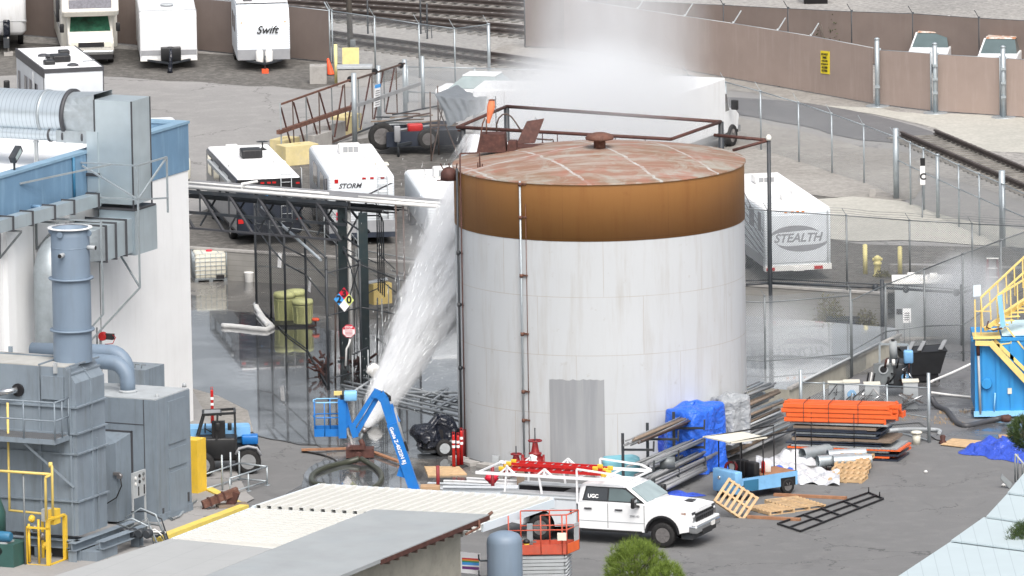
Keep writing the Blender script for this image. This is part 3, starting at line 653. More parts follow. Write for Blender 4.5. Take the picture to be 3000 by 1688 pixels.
# stone kerb round the foot
m_=MB()
for k in range(9):
 f=-64+k*9.2; p=on_tank(f,0.07,TR+0.55+0.12*(k % 2)); m_.box(p,(0.72,0.42,0.16),R(f)+rr.uniform(-0.1,0.1))
m_.obj('foundation_kerb','concrete',tk,True)
# roof fittings: walkway hatch boxes,propped lid,hoop rails
def RP(u,v,z=TH+0.30): return G(u,v,z)
h0=RP(1396,447); h1=RP(1467,447); dx=(h1-h0).normalized(); dyv=Vector((-dx.y,dx.x,0))
def trap(a,w,d,h,ins,m,name,par):
 p=[a,a+dx*w,a+dx*w+dyv*d,a+dyv*d]; t=[a+dx*ins+dyv*0.02+Vector((0,0,h)),a+dx*(w-ins*0.4)+dyv*0.02+Vector((0,0,h)),a+dx*(w-ins*0.4)+dyv*(d-.02)+Vector((0,0,h)),a+dx*ins+dyv*(d-.02)+Vector((0,0,h))]
 mb=MB().add(p+t,[(0,1,5,4),(1,2,6,5),(2,3,7,6),(3,0,4,7),(0,3,2,1),(4,5,6,7)]); return mb.obj(name,m,par,True)
trap(h0,1.0,0.7,0.62,0.14,'dark_rust','step_box',tk); trap(h0+dx*1.02+dyv*0.1,0.34,0.5,0.36,0.05,'dark_rust','step_box',tk)
hb=RP(1497,436); MB().box(hb+dx*0.55+Vector((0,0,0.05)),(1.15,0.8,0.12),math.atan2(dx.y,dx.x)).obj('hatch_frame','dark_rust',tk,True)
l0=RP(1513,422,TH+0.42); l1=RP(1567,419,TH+0.42); l2=onplane(1595,347,l1+Vector((0,0.35,0)),(0,1,0)); l3=onplane(1544,355,l0+Vector((0,0.35,0)),(0,1,0))
ld=MB().slab([l0,l1,l2,l3],0.05).obj('hatch_lid','dark_rust',tk,True)
def lid_handle(): return MB().tube([L3(l2,l3,0.45),L3(l2,l3,0.5)+Vector((0,0,0.1)),L3(l2,l3,0.55)+Vector((0,0,0.02))],0.012,5).obj('handle','galv_steel',ld,True)
lid_handle()
def RQ(u,v,y): return onplane(u,v,(0,y,0),(0,1,0))
yb=h0.y+0.05
MB().tube([RQ(u,v,yb) for u,v in ((1406,446),(1407,405),(1414,362),(1421,346),(1425,352),(1425,400))],0.028,6).obj('grab_rail','rust_steel',tk,True)
MB().tube([RQ(u,v,yb+0.6) for u,v in ((1456,400),(1455,365),(1461,347),(1472,336),(1484,334),(1497,341),(1510,358),(1526,383))],0.028,6).obj('grab_rail','brown_steel',tk,True)
MB().tube([RQ(u,v,yb+1.0) for u,v in ((1572,407),(1610,410),(1620,409),(1621,416))],0.03,6).obj('vent_pipe','brown_steel',tk,True)
yl=RP(1405,492,TH+0.1).y
MB().tube([RQ(u,v,yl) for u,v in ((1348,545),(1348,452),(1350,450),(1405,448),(1406,492))],0.032,6).obj('vent_pipe','dark_rust',tk,True)
for u in (1400,1413): MB().cyl(RQ(u,492,yl),RQ(u,476 if u < 1405 else 480,yl),0.022,None,6).obj('vent_pipe','dark_rust',tk,True)
m_=MB().tube([RQ(u,v,yl-0.3) for u,v in ((1528,526),(1528,508),(1536,506),(1545,507),(1546,524))],0.012,5); m_.obj('vent_pipe','dark_rust',tk,True)
# foam chamber at the left rim
fp=on_tank(phi_at(1340,TH),TH-0.15,TR+0.15); m_=MB().lathe([(0.28,-0.2),(0.27,0.05),(0.17,0.2),(0.05,0.25)],fp+Vector((-0.15,0,0)),14)
for k in range(3): m_.beam(fp+Vector((-0.3+0.2*k,0,0.1)),fp+Vector((-0.42+0.28*k,-0.1,0.38)),0.03)
m_.beam(fp+Vector((-0.55,0,-0.2)),fp+Vector((0.1,0,-0.2)),0.1,0.03); m_.obj('foam_chamber','dark_rust',tk,True)
# windsock on the tank roof
wp=RQ(1454,400,yb+0.6); ws=thing('windsock','faded orange windsock hanging limp on a pole above the tank roof','windsock',wp)
MB().cyl(wp-Vector((0,0,0.55)),RQ(1452,282,yb+0.6),0.014,None,6).obj('pole','dark_steel',ws,True)
a=RQ(1441,293,yb+0.6); b=RQ(1439,312,yb+0.6); e=RQ(1430,361,yb+0.6); m_=MB(); lp=[]
for p,r in ((a,0.10),(b,0.14),(L3(b,e,0.4),0.11),(L3(b,e,0.8),0.07),(e,0.05)):
 d=(e-b).normalized(); sx=d.cross(Vector((0,1,0))).normalized(); lp.append([p+sx*r*math.cos(t*math.pi / 5)+Vector((0,1,0))*r*math.sin(t*math.pi / 5) for t in range(10)])
m_.loft(lp,True,False,True); m_.obj('sock','sock_orange',ws,True)
MB().tube([a+Vector((0.11*math.cos(t),0.11*math.sin(t),0)) for t in [k*math.pi / 5 for k in range(10)]],0.012,5,closed=True).obj('hoop','brown_steel',ws,True)
# overhead pipe frame behind the tank
FZ=7.3; FL_,FR_,BK,BL=G(1340,373,FZ),G(1966,408,FZ),G(2112,357,FZ),G(1484,312,FZ)
pf=thing('overhead_pipework','rectangular frame of dark rusty pipe standing behind the tank roof','pipework',(FL_.x,FL_.y,0))
for a,b in ((FL_,FR_),(FR_,BK),(BK,BL),(BL,FL_)): MB().cyl(a,b,0.065,None,8).obj('rail_pipe','dark_rust',pf,True)
for p in (FL_+Vector((.2,0,0)),BK,BL): MB().cyl((p.x,p.y,0),p,0.10,None,8).obj('post','dark_steel',pf,True)
for k in (0.40,0.47,0.62,0.74,0.88):
 p=L3(FL_,FR_,k); m_=MB().cyl(p,p-Vector((0,0,0.38)),0.02,None,6); m_.lathe([(0.05,0),(0.02,0.06)],p-Vector((0,0,0.42)),8); m_.obj('spray_nozzle','dark_rust',pf,True)
MB().tube([FL_-Vector((0,0,.12)),FL_+Vector((0.22,0,-0.15)),FL_+Vector((0.3,0,-0.35)),FL_+Vector((0.3,0,-2.2))],0.035,6).obj('drop_pipe','dark_rust',pf,True)
RB_=G(2259,985); RT=up(RB_,403); rs=thing('pipe_riser','tall dark vertical pipe with an elbow at its top right of the tank','pipework',RB_)
MB().cyl(RB_,RT,0.075,None,10).obj('riser','dark_steel',rs,True); MB().lathe([(0.10,-0.1),(0.11,0),(0.05,0.1)],RT,10).obj('elbow','cream_paint',rs,True)
m_=MB().cyl(RT-Vector((0,0,0.1)),G(2092,396,RT.z),0.06,None,8); m_.obj('branch_pipe','dark_rust',rs,True)
MB().cyl(RT-Vector((0,0,0.1)),onplane(2146,441,RT,(0,1,0)),0.055,None,8).obj('branch_pipe','dark_rust',rs,True)
# low sprinkler main on posts right of the tank
q1=up(G(2259,985),829); q2=up(G(2584,998),842); q3=up(G(2822,1062),853); z_=q2.z
sm_=thing('sprinkler_main','long dark sprinkler pipe carried on posts above the flooded pad','pipework',G(2584,998))
q0=G(2186,834,z_); qa=G(2259,829,z_); qb=G(2584,843,z_); qc=G(2818,858,z_); qd=G(2932,825,z_)
for a,b in ((q0,qa),(qa,qb),(qb,qc),(qc,qd)):
 MB().cyl(a,b,0.05,None,8).obj('pipe','dark_steel',sm_,True)
 MB().cyl(a+Vector((0,0.3,.1)),b+Vector((0,0.3,.06)),0.025,None,6).obj('pipe','dark_steel',sm_,True)
for p,vt in ((qb,826),(qc,None)): MB().cyl((p.x,p.y,0),(p.x,p.y,z_+0.3),0.07,None,8).obj('post','dark_steel',sm_,True)
for p in (L3(qa,qb,0.94),L3(qb,qc,0.93),L3(qb,qc,0.3)):
 m_=MB().lathe([(0.03,-0.14),(0.10,-0.1),(0.11,0.0),(0.10,0.08),(0.03,0.12)],p,10); m_.obj('flange','dark_steel',sm_,True)
# red valves at the tank's foot
def valve(name,label,u,v,h,wheel_r,body,bm_='valve_red',group='valves at the foot of the tank'):
 p=G(u,v); t=thing(name,label,'valve',p,0,group)
 m_=MB().lathe([(0.30*body,0),(0.32*body,0.05),(0.2*body,0.08),(0.22*body,0.2),(0.34*body,0.3*h),(0.33*body,0.40*h),(0.2*body,0.5*h),(0.24*body,0.52*h),(0.24*body,0.56*h),(0.12*body,0.58*h),(0.08*body,0.8*h)],(0,0,0),18)
 m_.lathe([(0.27*body,-0.46*body),(0.30*body,-0.44*body),(0.30*body,-0.36*body),(0.17*body,-0.34*body),(0.17*body,0.3*body),(0.28*body,0.32*body),(0.28*body,0.4*body)],(-0.05,0,0.32*h),16,'X'); m_.obj('body',bm_,t)
 for s_ in (-1,1): MB().beam((s_*0.13*body,0,0.56*h),(s_*0.06*body,0,0.84*h),0.045,0.06).obj('yoke',bm_,t)
 MB().cyl((0,0,0.56*h),(0,0,h*1.18),0.022,None,8).obj('stem','dark_steel',t)
 hw=MB().tube([(wheel_r*math.cos(k*math.pi / 10),wheel_r*math.sin(k*math.pi / 10),0.86*h) for k in range(20)],0.026,6,closed=True)
 for k in range(5): hw.beam((0,0,0.86*h),(wheel_r*math.cos(k*1.2566),wheel_r*math.sin(k*1.2566),0.86*h),0.03,0.02)
 hw.obj('handwheel','dark_red',t); return t
v1=valve('gate_valve','tall bright red gate valve with handwheel and white tag beside the grey patch',1569,1392,1.36,0.22,.92)
MB().slab([(-0.22,-0.36,0.55),(0.0,-0.4,0.48),(0.07,-0.38,0.7),(-0.12,-0.34,0.78)],0.01).obj('tag','plastic_white',v1)
v2=valve('gate_valve','short dark red valve with a rusty handwheel and white tag',1513,1394,0.86,0.17,0.85,'dark_red')
MB().slab([(-0.24,-0.26,0.36),(-0.02,-0.3,0.30),(0.05,-0.28,0.46),(-0.14,-0.24,0.54)],0.01).obj('tag','plastic_white',v2)
p=G(1450,1366); m_=MB().bb(-.11,.11,-.05,.05,0,.36); m_.bb(-.07,.07,-.065,-.05,.12,.3); one(m_.xf(Matrix.Translation(p) @ Matrix.Rotation(0.1,4,'Y')),'junction_box','grey_light','small pale grey box standing on the kerb at the foot of the tank','box')
p=G(1362,1340); one(MB().cyl(p,up(p,1258),0.055,None,10),'bollard','dark_red','dark red bollard against the left foot of the tank','bollard')
# ================================================================== SITE FRAME: x outward from the long wall, y along it away from the camera
C0=G(567,1236); SFM=Matrix.Translation(C0) @ Matrix.Rotation(BR,4,'Z'); SFI=SFM.inverted()
def _loc(u,v,ax,val):
 o=SFI @ CP; d=SFI.to_3x3() @ ray(u,v); t=(val-o[ax]) / d[ax]; return o+d*t
SX=lambda u,v,x: _loc(u,v,0,x)
SY=lambda u,v,y: _loc(u,v,1,y)
SZ=lambda u,v,z: _loc(u,v,2,z)
def sthing(name,label,cat,group=None): return thing(name,label,cat,C0,BR,group)
BZ=Zat(C0,362); BB=SX(555,497,0).z
bld=sthing('warehouse','white walled warehouse with a blue parapet and white roof','building')
MB().bb(-22,0,-30,0,0,BB).obj('wall','wall_white',bld)
m_=MB().bb(-0.3,0.03,-30,0.03,BB+0.002,BZ); m_.bb(-22,-0.3,-0.27,0.03,BB+0.002,BZ-0.002); m_.obj('parapet','wall_blue',bld)
MB().bb(-0.34,0.07,-30,0.07,BZ,BZ+0.09).obj('parapet_cap','trim_blue',bld); MB().bb(-22,-0.34,-0.31,0.07,BZ,BZ+0.09).obj('parapet_cap','trim_blue',bld)
MB().bb(-22,-0.3,-30,-0.27,BB+0.9,BB+1.0).obj('roof','roof_white',bld)
for y in (-6.6,-11.2,-15.6): MB().bb(0.0,0.012,y,y+0.05,0,BB).obj('wall_joint','grey_plastic',bld)
for y in (-8.9,-13.3,-17.5): MB().bb(0.0,0.16,y,y+0.55,0,BB-0.02).obj('pilaster','wall_white',bld)
pz=SX(217,520,0.1); MB().cyl((0.1,pz.y,BZ),(0.1,pz.y,SX(217,590,0.1).z),0.05,None,8).obj('conduit','motor_blue',bld)
q=SX(93,605,0.03); MB().tube([q,q+Vector((0.3,0,0)),q+Vector((0.34,0,-0.06)),q+Vector((0.34,0,-0.35))],0.07,8).obj('scupper','wall_blue',bld)
# floodlight on the parapet
fl=SX(42,490,-0.15); t=sthing('floodlight','dark floodlight on a short stem standing on the blue parapet','light'); m_=MB().cyl((fl.x,fl.y,BZ+.09),fl+Vector((0,0,.3)),0.04,None,8); m_.obj('stem','dark_steel',t)
fm=Matrix.Translation(fl+Vector((0,0.1,0.42))) @ Matrix.Rotation(R(35),4,'X'); m_=MB().bb(-.1,.12,-.3,.3,-.12,.12).xf(fm); m_.obj('head','dark_steel',t)
MB().bb(.121,.126,-.22,.22,-.08,.08).xf(fm).obj('lens','glass_pale',t)
# ---- big galvanised duct run
dt=sthing('ventilation_duct','huge galvanised air duct coming off the warehouse roof and down its wall','duct')
X1=1.78; n_=SX(384,298,X1); yn=n_.y; zt=n_.z; f_=SX(438,284,X1); yf=f_.y; x0=SY(275,294,yn).x
MB().bb(x0,X1,yn,yf,SX(386,603,X1).z,zt).obj('duct_box','duct_sheet',dt)
zl=SX(392,612,X1).z; zb=SX(392,748,X1).z
MB().bb(x0+0.15,X1+0.08,yn-0.08,yf+0.18,zb,zl-0.06).obj('duct_box','duct_sheet',dt)
for zz,e in ((zl-0.04,0.10),):
 MB().bb(x0-e,X1+e,yn-e,yf+e,zz-0.03,zz+0.035).obj('flange','dark_trim',dt)
for (x,y) in ((X1,yn),(x0,yn),(X1,yf)): MB().bb(x-.02,x+.025,y-.025,y+.02,zl,zt).obj('corner_angle','dark_trim',dt)
yc=(yn+yf) / 2; rD=0.76; zc=SY(100,330,yc-rD*0.2).z; xr=SY(185,330,yn).x
loops=[]
for k in range(5):
 t_=k / 4; L=[]
 for j in range(24):
  a=2*math.pi*j / 24; cx,cz=math.cos(a),math.sin(a); m=max(abs(cx),abs(cz)); sq=Vector((0,(yf-yn) / 2*cx / m,0.8*cz / m)); ci=Vector((0,rD*cx,rD*cz)); q=ci.lerp(sq,t_)
  L.append(Vector((xr+(x0-xr)*t_,yc+q.y,zc+q.z)))
 loops.append(L)
MB().loft(loops,True,False,False).obj('transition','galv_steel',dt)
MB().lathe([(rD,-16),(rD,0)],(xr,yc,zc),40,'X',cap=False).obj('round_duct','duct_spiral',dt)
MB().lathe([(rD+0.005,-0.06),(rD+0.10,-0.06),(rD+0.10,0.06),(rD+0.005,0.06)],(xr,yc,zc),40,'X',cap=False).obj('flange','dark_trim',dt)
MB().lathe([(rD+0.005,-0.05),(rD+0.03,-0.05),(rD+0.03,0.05),(rD+0.005,0.05)],(xr-0.95,yc,zc),40,'X',cap=False).obj('clamp','galv_steel',dt)
# lower horizontal run toward the stack
zh0,zh1=zb+0.1,SX(392,640,X1).z; yq=[yn-0.08,SY(0,0,0).y*0+SX(338,655,X1).y,SX(310,672,X1).y]
MB().bb(0.30,X1-0.02,yq[2],yq[0]-0.002,zh0,zh1).obj('duct_run','duct_sheet',dt)
for y in (yq[0]-0.5,yq[1],yq[2]): MB().bb(0.24,X1+0.04,y-0.03,y+0.03,zh0-0.06,zh1+0.06).obj('flange','dark_trim',dt)
loops=[]; cyl_y=yq[2]-1.5
for k in range(5):
 t_=k / 4; L=[]
 for j in range(24):
  a=2*math.pi*j / 24; cx,cz=math.cos(a),math.sin(a); m=max(abs(cx),abs(cz)); sq=Vector((0.73*cx / m,0,(zh1-zh0) / 2*cz / m)); ci=Vector((0.62*cx,0,0.62*cz)); q=sq.lerp(ci,t_)
  L.append(Vector((1.03+q.x,yq[2]+(cyl_y-yq[2])*t_,(zh0+zh1) / 2+q.z)))
 loops.append(L)
MB().loft(loops,True,False,False).obj('transition','galv_steel',dt)
zmid=(zh0+zh1) / 2; MB().tube([(1.03,cyl_y,zmid)]+[(1.03,cyl_y-.3-.7*math.sin(R(a)),zmid-.7+.7*math.cos(R(a))) for a in range(0,91,15)]+[(1.03,cyl_y-1.0,1.0)],0.6,28).obj('round_duct','galv_steel',dt)
MB().lathe([(0.70,-0.04),(0.70,0.04)],(1.03,cyl_y,(zh0+zh1) / 2),28,'Y',cap=False).obj('flange','dark_trim',dt)
# ---- small ducts
sdt=sthing('ventilation_duct','thin galvanised pipe duct below the big round duct with a square drop','duct')
xs=0.35; a=SX(135,398,xs); ys=SX(284,400,xs).y; zs=SY(200,398,ys).z
xr2=SY(172,400,ys).x
MB().lathe([(0.20,-16),(0.20,0)],(xr2,ys,zs),20,'X',cap=False).obj('round_duct','duct_spiral',sdt)
xe=SY(262,398,ys).x; MB().bb(xr2,xe,ys-.2,ys+.2,zs-.2,zs+.2).obj('duct_run','galv_steel',sdt)
for x in (xr2-.3,xr2+.25,xr2+1.0): MB().lathe([(0.24,-0.03),(0.24,0.03)],(x,ys,zs),20,'X').obj('flange','dark_trim',sdt)
zb2=SY(275,560,ys).z; MB().bb(xe,xe+0.42,ys-.22,ys+.22,zb2,zs+.22).obj('drop_duct','duct_sheet',sdt)
for z in (zs-1.3,zb2+0.6): MB().bb(xe-.04,xe+.46,ys-.26,ys+.26,z,z+.05).obj('flange','dark_trim',sdt)
rd=sthing('ventilation_duct','long rectangular galvanised duct sloping along the warehouse wall','duct')
a=SX(280,585,0.55); b=SX(0,660,0.55); a=Vector((0.55,a.y,a.z)); b=Vector((0.55,b.y-3,b.z+(b.z-a.z) / (b.y-a.y)*-3))
MB().beam(a,b,0.42,0.42).obj('duct_run','duct_sheet',rd)
for k in (0.02,0.2,0.34,0.5,0.64,0.8): p=L3(a,b,k); d=(b-a).normalized()*0.03; MB().beam(p-d,p+d,0.52,0.52).obj('flange','dark_trim',rd)
for u in (125,17):
 p=SX(u,650 if u > 50 else 675,0.3); m_=MB().beam((0.05,p.y,p.z),(0.9,p.y,p.z),0.06); m_.beam((0.05,p.y,p.z),(0.05,p.y,p.z-.95),0.06); m_.beam((0.05,p.y,p.z-.95),(0.88,p.y,p.z-.03),0.06); m_.obj('bracket','galv_dark',rd)
# roof supports for the small duct
for u,v in ((120,488),(185,468)):
 p=SZ(u,v,BB+1.0); MB().beam((p.x,ys,BB+1.0),(p.x,ys,zs-0.22),0.09).obj('stand_leg','grey_light',sdt)
p=SZ(120,488,BB+1.0); p2=SZ(185,468,BB+1.0); m_=MB().beam((p.x,ys,BB+1.1),(p2.x,ys,zs-.25),0.06); m_.beam((p.x-.1,ys,zs-.26),(p2.x+.1,ys,zs-.26),0.1,0.06); m_.obj('brace','grey_light',sdt)
# angle-iron cage round the duct
cg=sthing('duct_support_frame','galvanised angle iron support frame around the big duct','frame')
ya,yb_=yn-0.45,yf+0.35; zx=SX(372,495,2.2).z; zlow=SX(372,595,2.2).z; Xo=2.2
P_=lambda x,y,z: Vector((x,y,z))
for a,b in (((Xo,ya,zx),(Xo,yb_,zx)),((0.05,ya,zx),(Xo,ya,zx)),((Xo,ya,zlow-3.0),(Xo,ya,zx)),((Xo,yb_,zx-1.9),(Xo,yb_,zx)),((Xo,ya,zlow),(Xo,yb_,zx-1.9+.5)),((Xo,ya,zlow),(Xo,yb_,zx)),
    ((0.1,ya,zx-.1),(Xo,ya,zlow)),((0.05,ya,zlow),(Xo,ya,zlow)),((0.05,ya-4.3,zx-.1),(1.2,ya,zx)),((0.05,yb_,zlow-1.9),(Xo,ya,zlow-3.0)),((0.0,ya,zlow-5.2),(Xo,ya,zlow-3.0)),
    ((Xo-.3,ya-2.1,zlow-.45),(Xo-.3,ya-2.1,zlow-3.6)),((0.05,ya-2.1,zlow-.45),(Xo-.3,ya-2.1,zlow-.45)),((0.0,ya-2.1,zlow-5.6),(Xo-.3,ya-2.1,zlow-3.6))):
 MB().beam(P_(*a),P_(*b),0.055).obj('brace','galv_steel',cg)
# ================================================================== GREY THERMAL OXIDISER
K=SFI @ G(233,1640); kx,ky=K.x,K.y; GZ0=SX(228,1572,kx).z
zc1=SX(228,1122,kx).z; top=SY(190,1078,ky).z; xch=SY(190,1078,ky).x; yfar=SX(305,1100,kx).y
ox=sthing('thermal_oxidiser','large grey steel furnace unit with a chamfered shoulder on a steel frame','machine')
pr_=[(-12,GZ0),(kx,GZ0),(kx,zc1),(xch,top),(-12,top)]
m_=MB().side([(x,z) for x,z in pr_],ky,yfar); m_.obj('casing','grey_machine',ox)
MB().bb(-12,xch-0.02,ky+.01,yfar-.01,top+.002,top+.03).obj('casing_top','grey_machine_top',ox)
def rib(a,b,w=0.09,d=0.05,m='grey_machine'): return MB().beam(a,b,w,d).obj('stiffener',m,ox)
for z in [SX(230,v,kx).z for v in (1192,1270,1330,1470)]:
 rib((kx+.03,ky-.06,z),(kx+.03,yfar+.06,z)); rib((-8,ky-.03,z),(kx+.03,ky-.03,z))
ym=(ky+yfar) / 2; rib((kx+.03,ym,GZ0),(kx+.03,ym,zc1),0.07); rib((kx+.03,ym+.35,GZ0),(kx+.03,ym+.35,SX(230,1300,kx).z),0.05)
rib((xch,ym,top+.02),(kx+.02,ym,zc1+.02),0.06); zm_=(zc1+top) / 2; xm_=(kx+xch) / 2; rib((xm_,ky,zm_+.03),(xm_,yfar+.05,zm_+.03),0.06)
for u in (115,205): x=SY(u,1110,ky).x; rib((x,ky-.03,GZ0),(x,ky-.03,top),0.08); rib((x,ky,top+.05),(x,yfar,top+.05),0.06)
for xk in (0.25,0.75): rib((L3((0,0,0),(1,0,0),0).x+xch-0.4-2.5*xk,yfar-.4,top+.05),(xch-0.4-2.5*xk-2,yfar-.4,top+.05),0.06)
dr=SY(124,1100,ky); d2=SY(190,1172,ky); MB().bb(dr.x,d2.x,ky-.10,ky-.005,d2.z,dr.z).obj('access_door','grey_machine',ox)
dl=SY(163,1062,ky); MB().bb(dl.x-.06,dl.x+.06,ky-.07,ky,dl.z-.35,dl.z).obj('lifting_lug','grey_light',ox)
l2_=SZ(30,1035,top); MB().bb(l2_.x-.07,l2_.x+.07,l2_.y,l2_.y+.05,top,top+.22).obj('lifting_lug','grey_machine',ox)
bc=SY(55,1142,ky); MB().lathe([(0.21,-0.08),(0.21,0)],(bc.x,ky-.02,bc.z),20,'Y').obj('burner_port','ink_black',ox)
m_=MB().cyl((bc.x,ky-.1,bc.z),(bc.x-.5,ky-.45,bc.z-.06),0.11,None,12); m_.obj('burner','chrome',ox); MB().cyl((bc.x-.5,ky-.45,bc.z-.06),(bc.x-1.4,ky-.75,bc.z-.16),0.1,None,12).obj('burner','stair_yellow',ox)
# stack
sp_=SZ(214,1058,top); sr=0.625; sz_=SY(212,668,sp_.y).z
st=sthing('exhaust_stack','tall grey steel exhaust stack with an open rusty mouth','chimney')
sxx,syy=sp_.x,sp_.y
MB().lathe([(sr,top),(sr,sz_-0.25),(sr-.02,sz_),(sr-0.05,sz_),(sr-.05,sz_-1.2)],(sxx,syy,0),40,cap=False).obj('shell','grey_stack',st)
MB().lathe([(sr-.05,sz_-.004),(sr+.10,sz_-.004),(sr+.10,sz_+.03),(sr-.03,sz_+.03)],(sxx,syy,0),40,cap=False).obj('top_flange','white_paint',st)
MB().lathe([(sr-.04,sz_-.5),(0.01,sz_-.6)],(sxx,syy,0),30,cap=False).obj('inner_liner','rust_steel',st)
for v in (824,975): z=SY(212,v,syy-sr).z; MB().lathe([(sr+.002,z-.03),(sr+.10,z-.03),(sr+.10,z+.02),(sr+.002,z+.02)],(sxx,syy,0),40,cap=False).obj('ring_flange','grey_stack',st)
z=SY(212,733,syy-sr).z; MB().lathe([(sr,z-.015),(sr+.015,z),(sr,z+.015)],(sxx,syy,0),40,cap=False).obj('ring_flange','grey_stack',st)
for (u,v,dx_,dy_) in ((226,750,0.10,-0.95),(265,736,1.0,0.02)):
 z=SY(u,v,syy-sr).z; b=Vector((sxx,syy,z)); d=Vector((dx_,dy_,0)).normalized(); m_=MB().cyl(b+d*(sr-.05),b+d*(sr+.28),0.075,None,12); m_.obj('sample_port','grey_light',st); MB().cyl(b+d*(sr+.281),b+d*(sr+.29),0.068,None,12).obj('port_hole','ink_black',st)
for sx_ in (-1,1,0): b=Vector((sxx+sx_*(sr+.06),syy-(0.0 if sx_ else sr+.05),sz_-.14)); MB().lathe([(0.10,-.02),(0.10,.02)],b,12,'Y').obj('lifting_lug','grey_stack',st)
# big elbow pipe to the second cabinet
K2=SFI @ G(465,1534); k2x,k2y=K2.x,K2.y; z2=SX(463,1172,k2x).z; y2=SX(555,1143,k2x).y
cb=sthing('equipment_cabinet','tall grey box cabinet with panelled doors standing on the slab','machine')
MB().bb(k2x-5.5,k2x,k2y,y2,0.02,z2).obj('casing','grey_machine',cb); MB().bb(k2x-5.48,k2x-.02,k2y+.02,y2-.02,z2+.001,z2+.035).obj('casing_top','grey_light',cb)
MB().bb(k2x-5.5,k2x+.03,k2y-.03,y2+.03,0.0,0.28).obj('base','grey_machine',cb)
yy=SX(495,1400,k2x).y; zz=[SX(495,v,k2x).z for v in (1176,1302,1318,1372,1386,1505)]
for a,b in ((0,1),(2,3),(4,5)): MB().bb(k2x+.002,k2x+.04,yy,yy+1.2,zz[b],zz[a]).obj('door_panel','grey_machine',cb)
xx=SY(423,1300,k2y).x; MB().bb(xx-.012,xx+.012,k2y-.012,k2y,0.3,z2).obj('seam','dark_trim',cb); zsm=SY(380,1242,k2y).z; MB().bb(k2x-5,xx,k2y-.012,k2y,zsm-.012,zsm+.012).obj('seam','dark_trim',cb)
for u,v in ((460,1166),(540,1134)): p=SZ(u,v,z2); MB().lathe([(0.08,0),(0.06,.12),(0.01,.14)],(p.x,p.y,z2),8).obj('lifting_lug','grey_light',cb)
for u,v in ((478,1502),(552,1455)): p=SX(u,v,k2x); MB().bb(k2x,k2x+.02,p.y-.05,p.y+.05,p.z-.15,p.z+.15).obj('latch','dark_trim',cb)
# side hood
h_a=SY(383,1268,k2y-0.02); h_t=SY(310,1270,k2y); zl_=SY(370,1515,k2y).z
hd=sthing('intake_hood','grey sloped hood bolted to the front of the cabinet','machine')
yh=k2y-0.9; xh0=SY(296,1300,k2y).x; x1=h_a.x; m_=MB().add([(xh0,k2y-.01,h_a.z),(x1,k2y-.01,h_a.z),(x1,k2y-.01,zl_),(xh0,k2y-.01,zl_),(xh0-.1,yh,h_a.z-0.55),(x1-.1,yh,h_a.z-.2),(x1-.1,yh,zl_),(xh0-.1,yh,zl_)],
 [(0,1,5,4),(4,5,6,7),(1,2,6,5),(2,3,7,6)]); m_.obj('hood','grey_machine',hd)
m_=MB().bb(x1,x1+.06,k2y-.04,k2y-.001,zl_,h_a.z+.06); m_.bb(xh0,x1+.06,k2y-.04,k2y-.001,h_a.z+.002,h_a.z+.06); m_.obj('frame','dark_trim',hd)
q=SY(352,1395,yh); m_=MB().lathe([(0.08,-.1),(0.1,0),(0.05,.1)],q,10,'Y'); m_.box(q+Vector((-.1,-.05,.08)),(.2,.12,.1)); m_.obj('valve','rim_metal',hd); MB().tube([q,q+Vector((.1,-.1,-.3)),q+Vector((-.1,-.1,-.7)),q+Vector((-.5,-.1,-.95))],0.02,6).obj('cable','black_rubber',hd)
# pipes
pp=sthing('exhaust_pipe','fat grey elbow pipe bending down into the grey cabinet','pipe'); yp=(k2y+y2) / 2-.2; zz1=SY(300,1060,yp).z; xe2=SY(375,1160,yp).x; zb3=z2
pts=[(SY(225,1060,yp).x,yp,zz1)]+[(xe2-.6,yp,zz1)]+[(xe2-.6+.6*math.sin(R(a)),yp,zz1-.6+.6*math.cos(R(a))) for a in range(15,91,15)]+[(xe2,yp,zb3+.05)]
MB().tube(pts,0.25,20).obj('pipe','grey_stack',pp); MB().lathe([(0.3,0),(0.3,.08),(.25,.09)],(xe2,yp,zb3+.03),20).obj('flange','grey_light',pp)
pp=sthing('exhaust_pipe','second fat grey pipe behind the elbow pipe','pipe'); yp2=yp+1.0; zz2_=SY(300,1030,yp2).z; xe3=xe2-.55
pts=[(SY(95,1040,yp2).x,yp2,zz2_-.1),(xe3-.6,yp2,zz2_)]+[(xe3-.6+.6*math.sin(R(a)),yp2,zz2_-.6+.6*math.cos(R(a))) for a in range(15,91,15)]+[(xe3,yp2,zb3+.05)]
MB().tube(pts,0.25,20).obj('pipe','grey_stack',pp)
b3=SFI @ G(430,1330); m_=MB().bb(b3.x-1.6,b3.x,b3.y,b3.y+1.4,0,SX(434,1082,b3.x).z); t=sthing('equipment_cabinet','smaller grey cabinet behind the elbow pipe by the white wall','machine'); m_.obj('casing','grey_machine',t)
tz=SX(434,1082,b3.x).z
for k in range(3): MB().tube([(b3.x-.3-k*.25,b3.y+.3,tz),(b3.x-.3-k*.25,b3.y+.35,tz+.12),(b3.x-.15-k*.25,b3.y+.35,tz+.12)],0.02,5).obj('fitting','galv_dark',t)
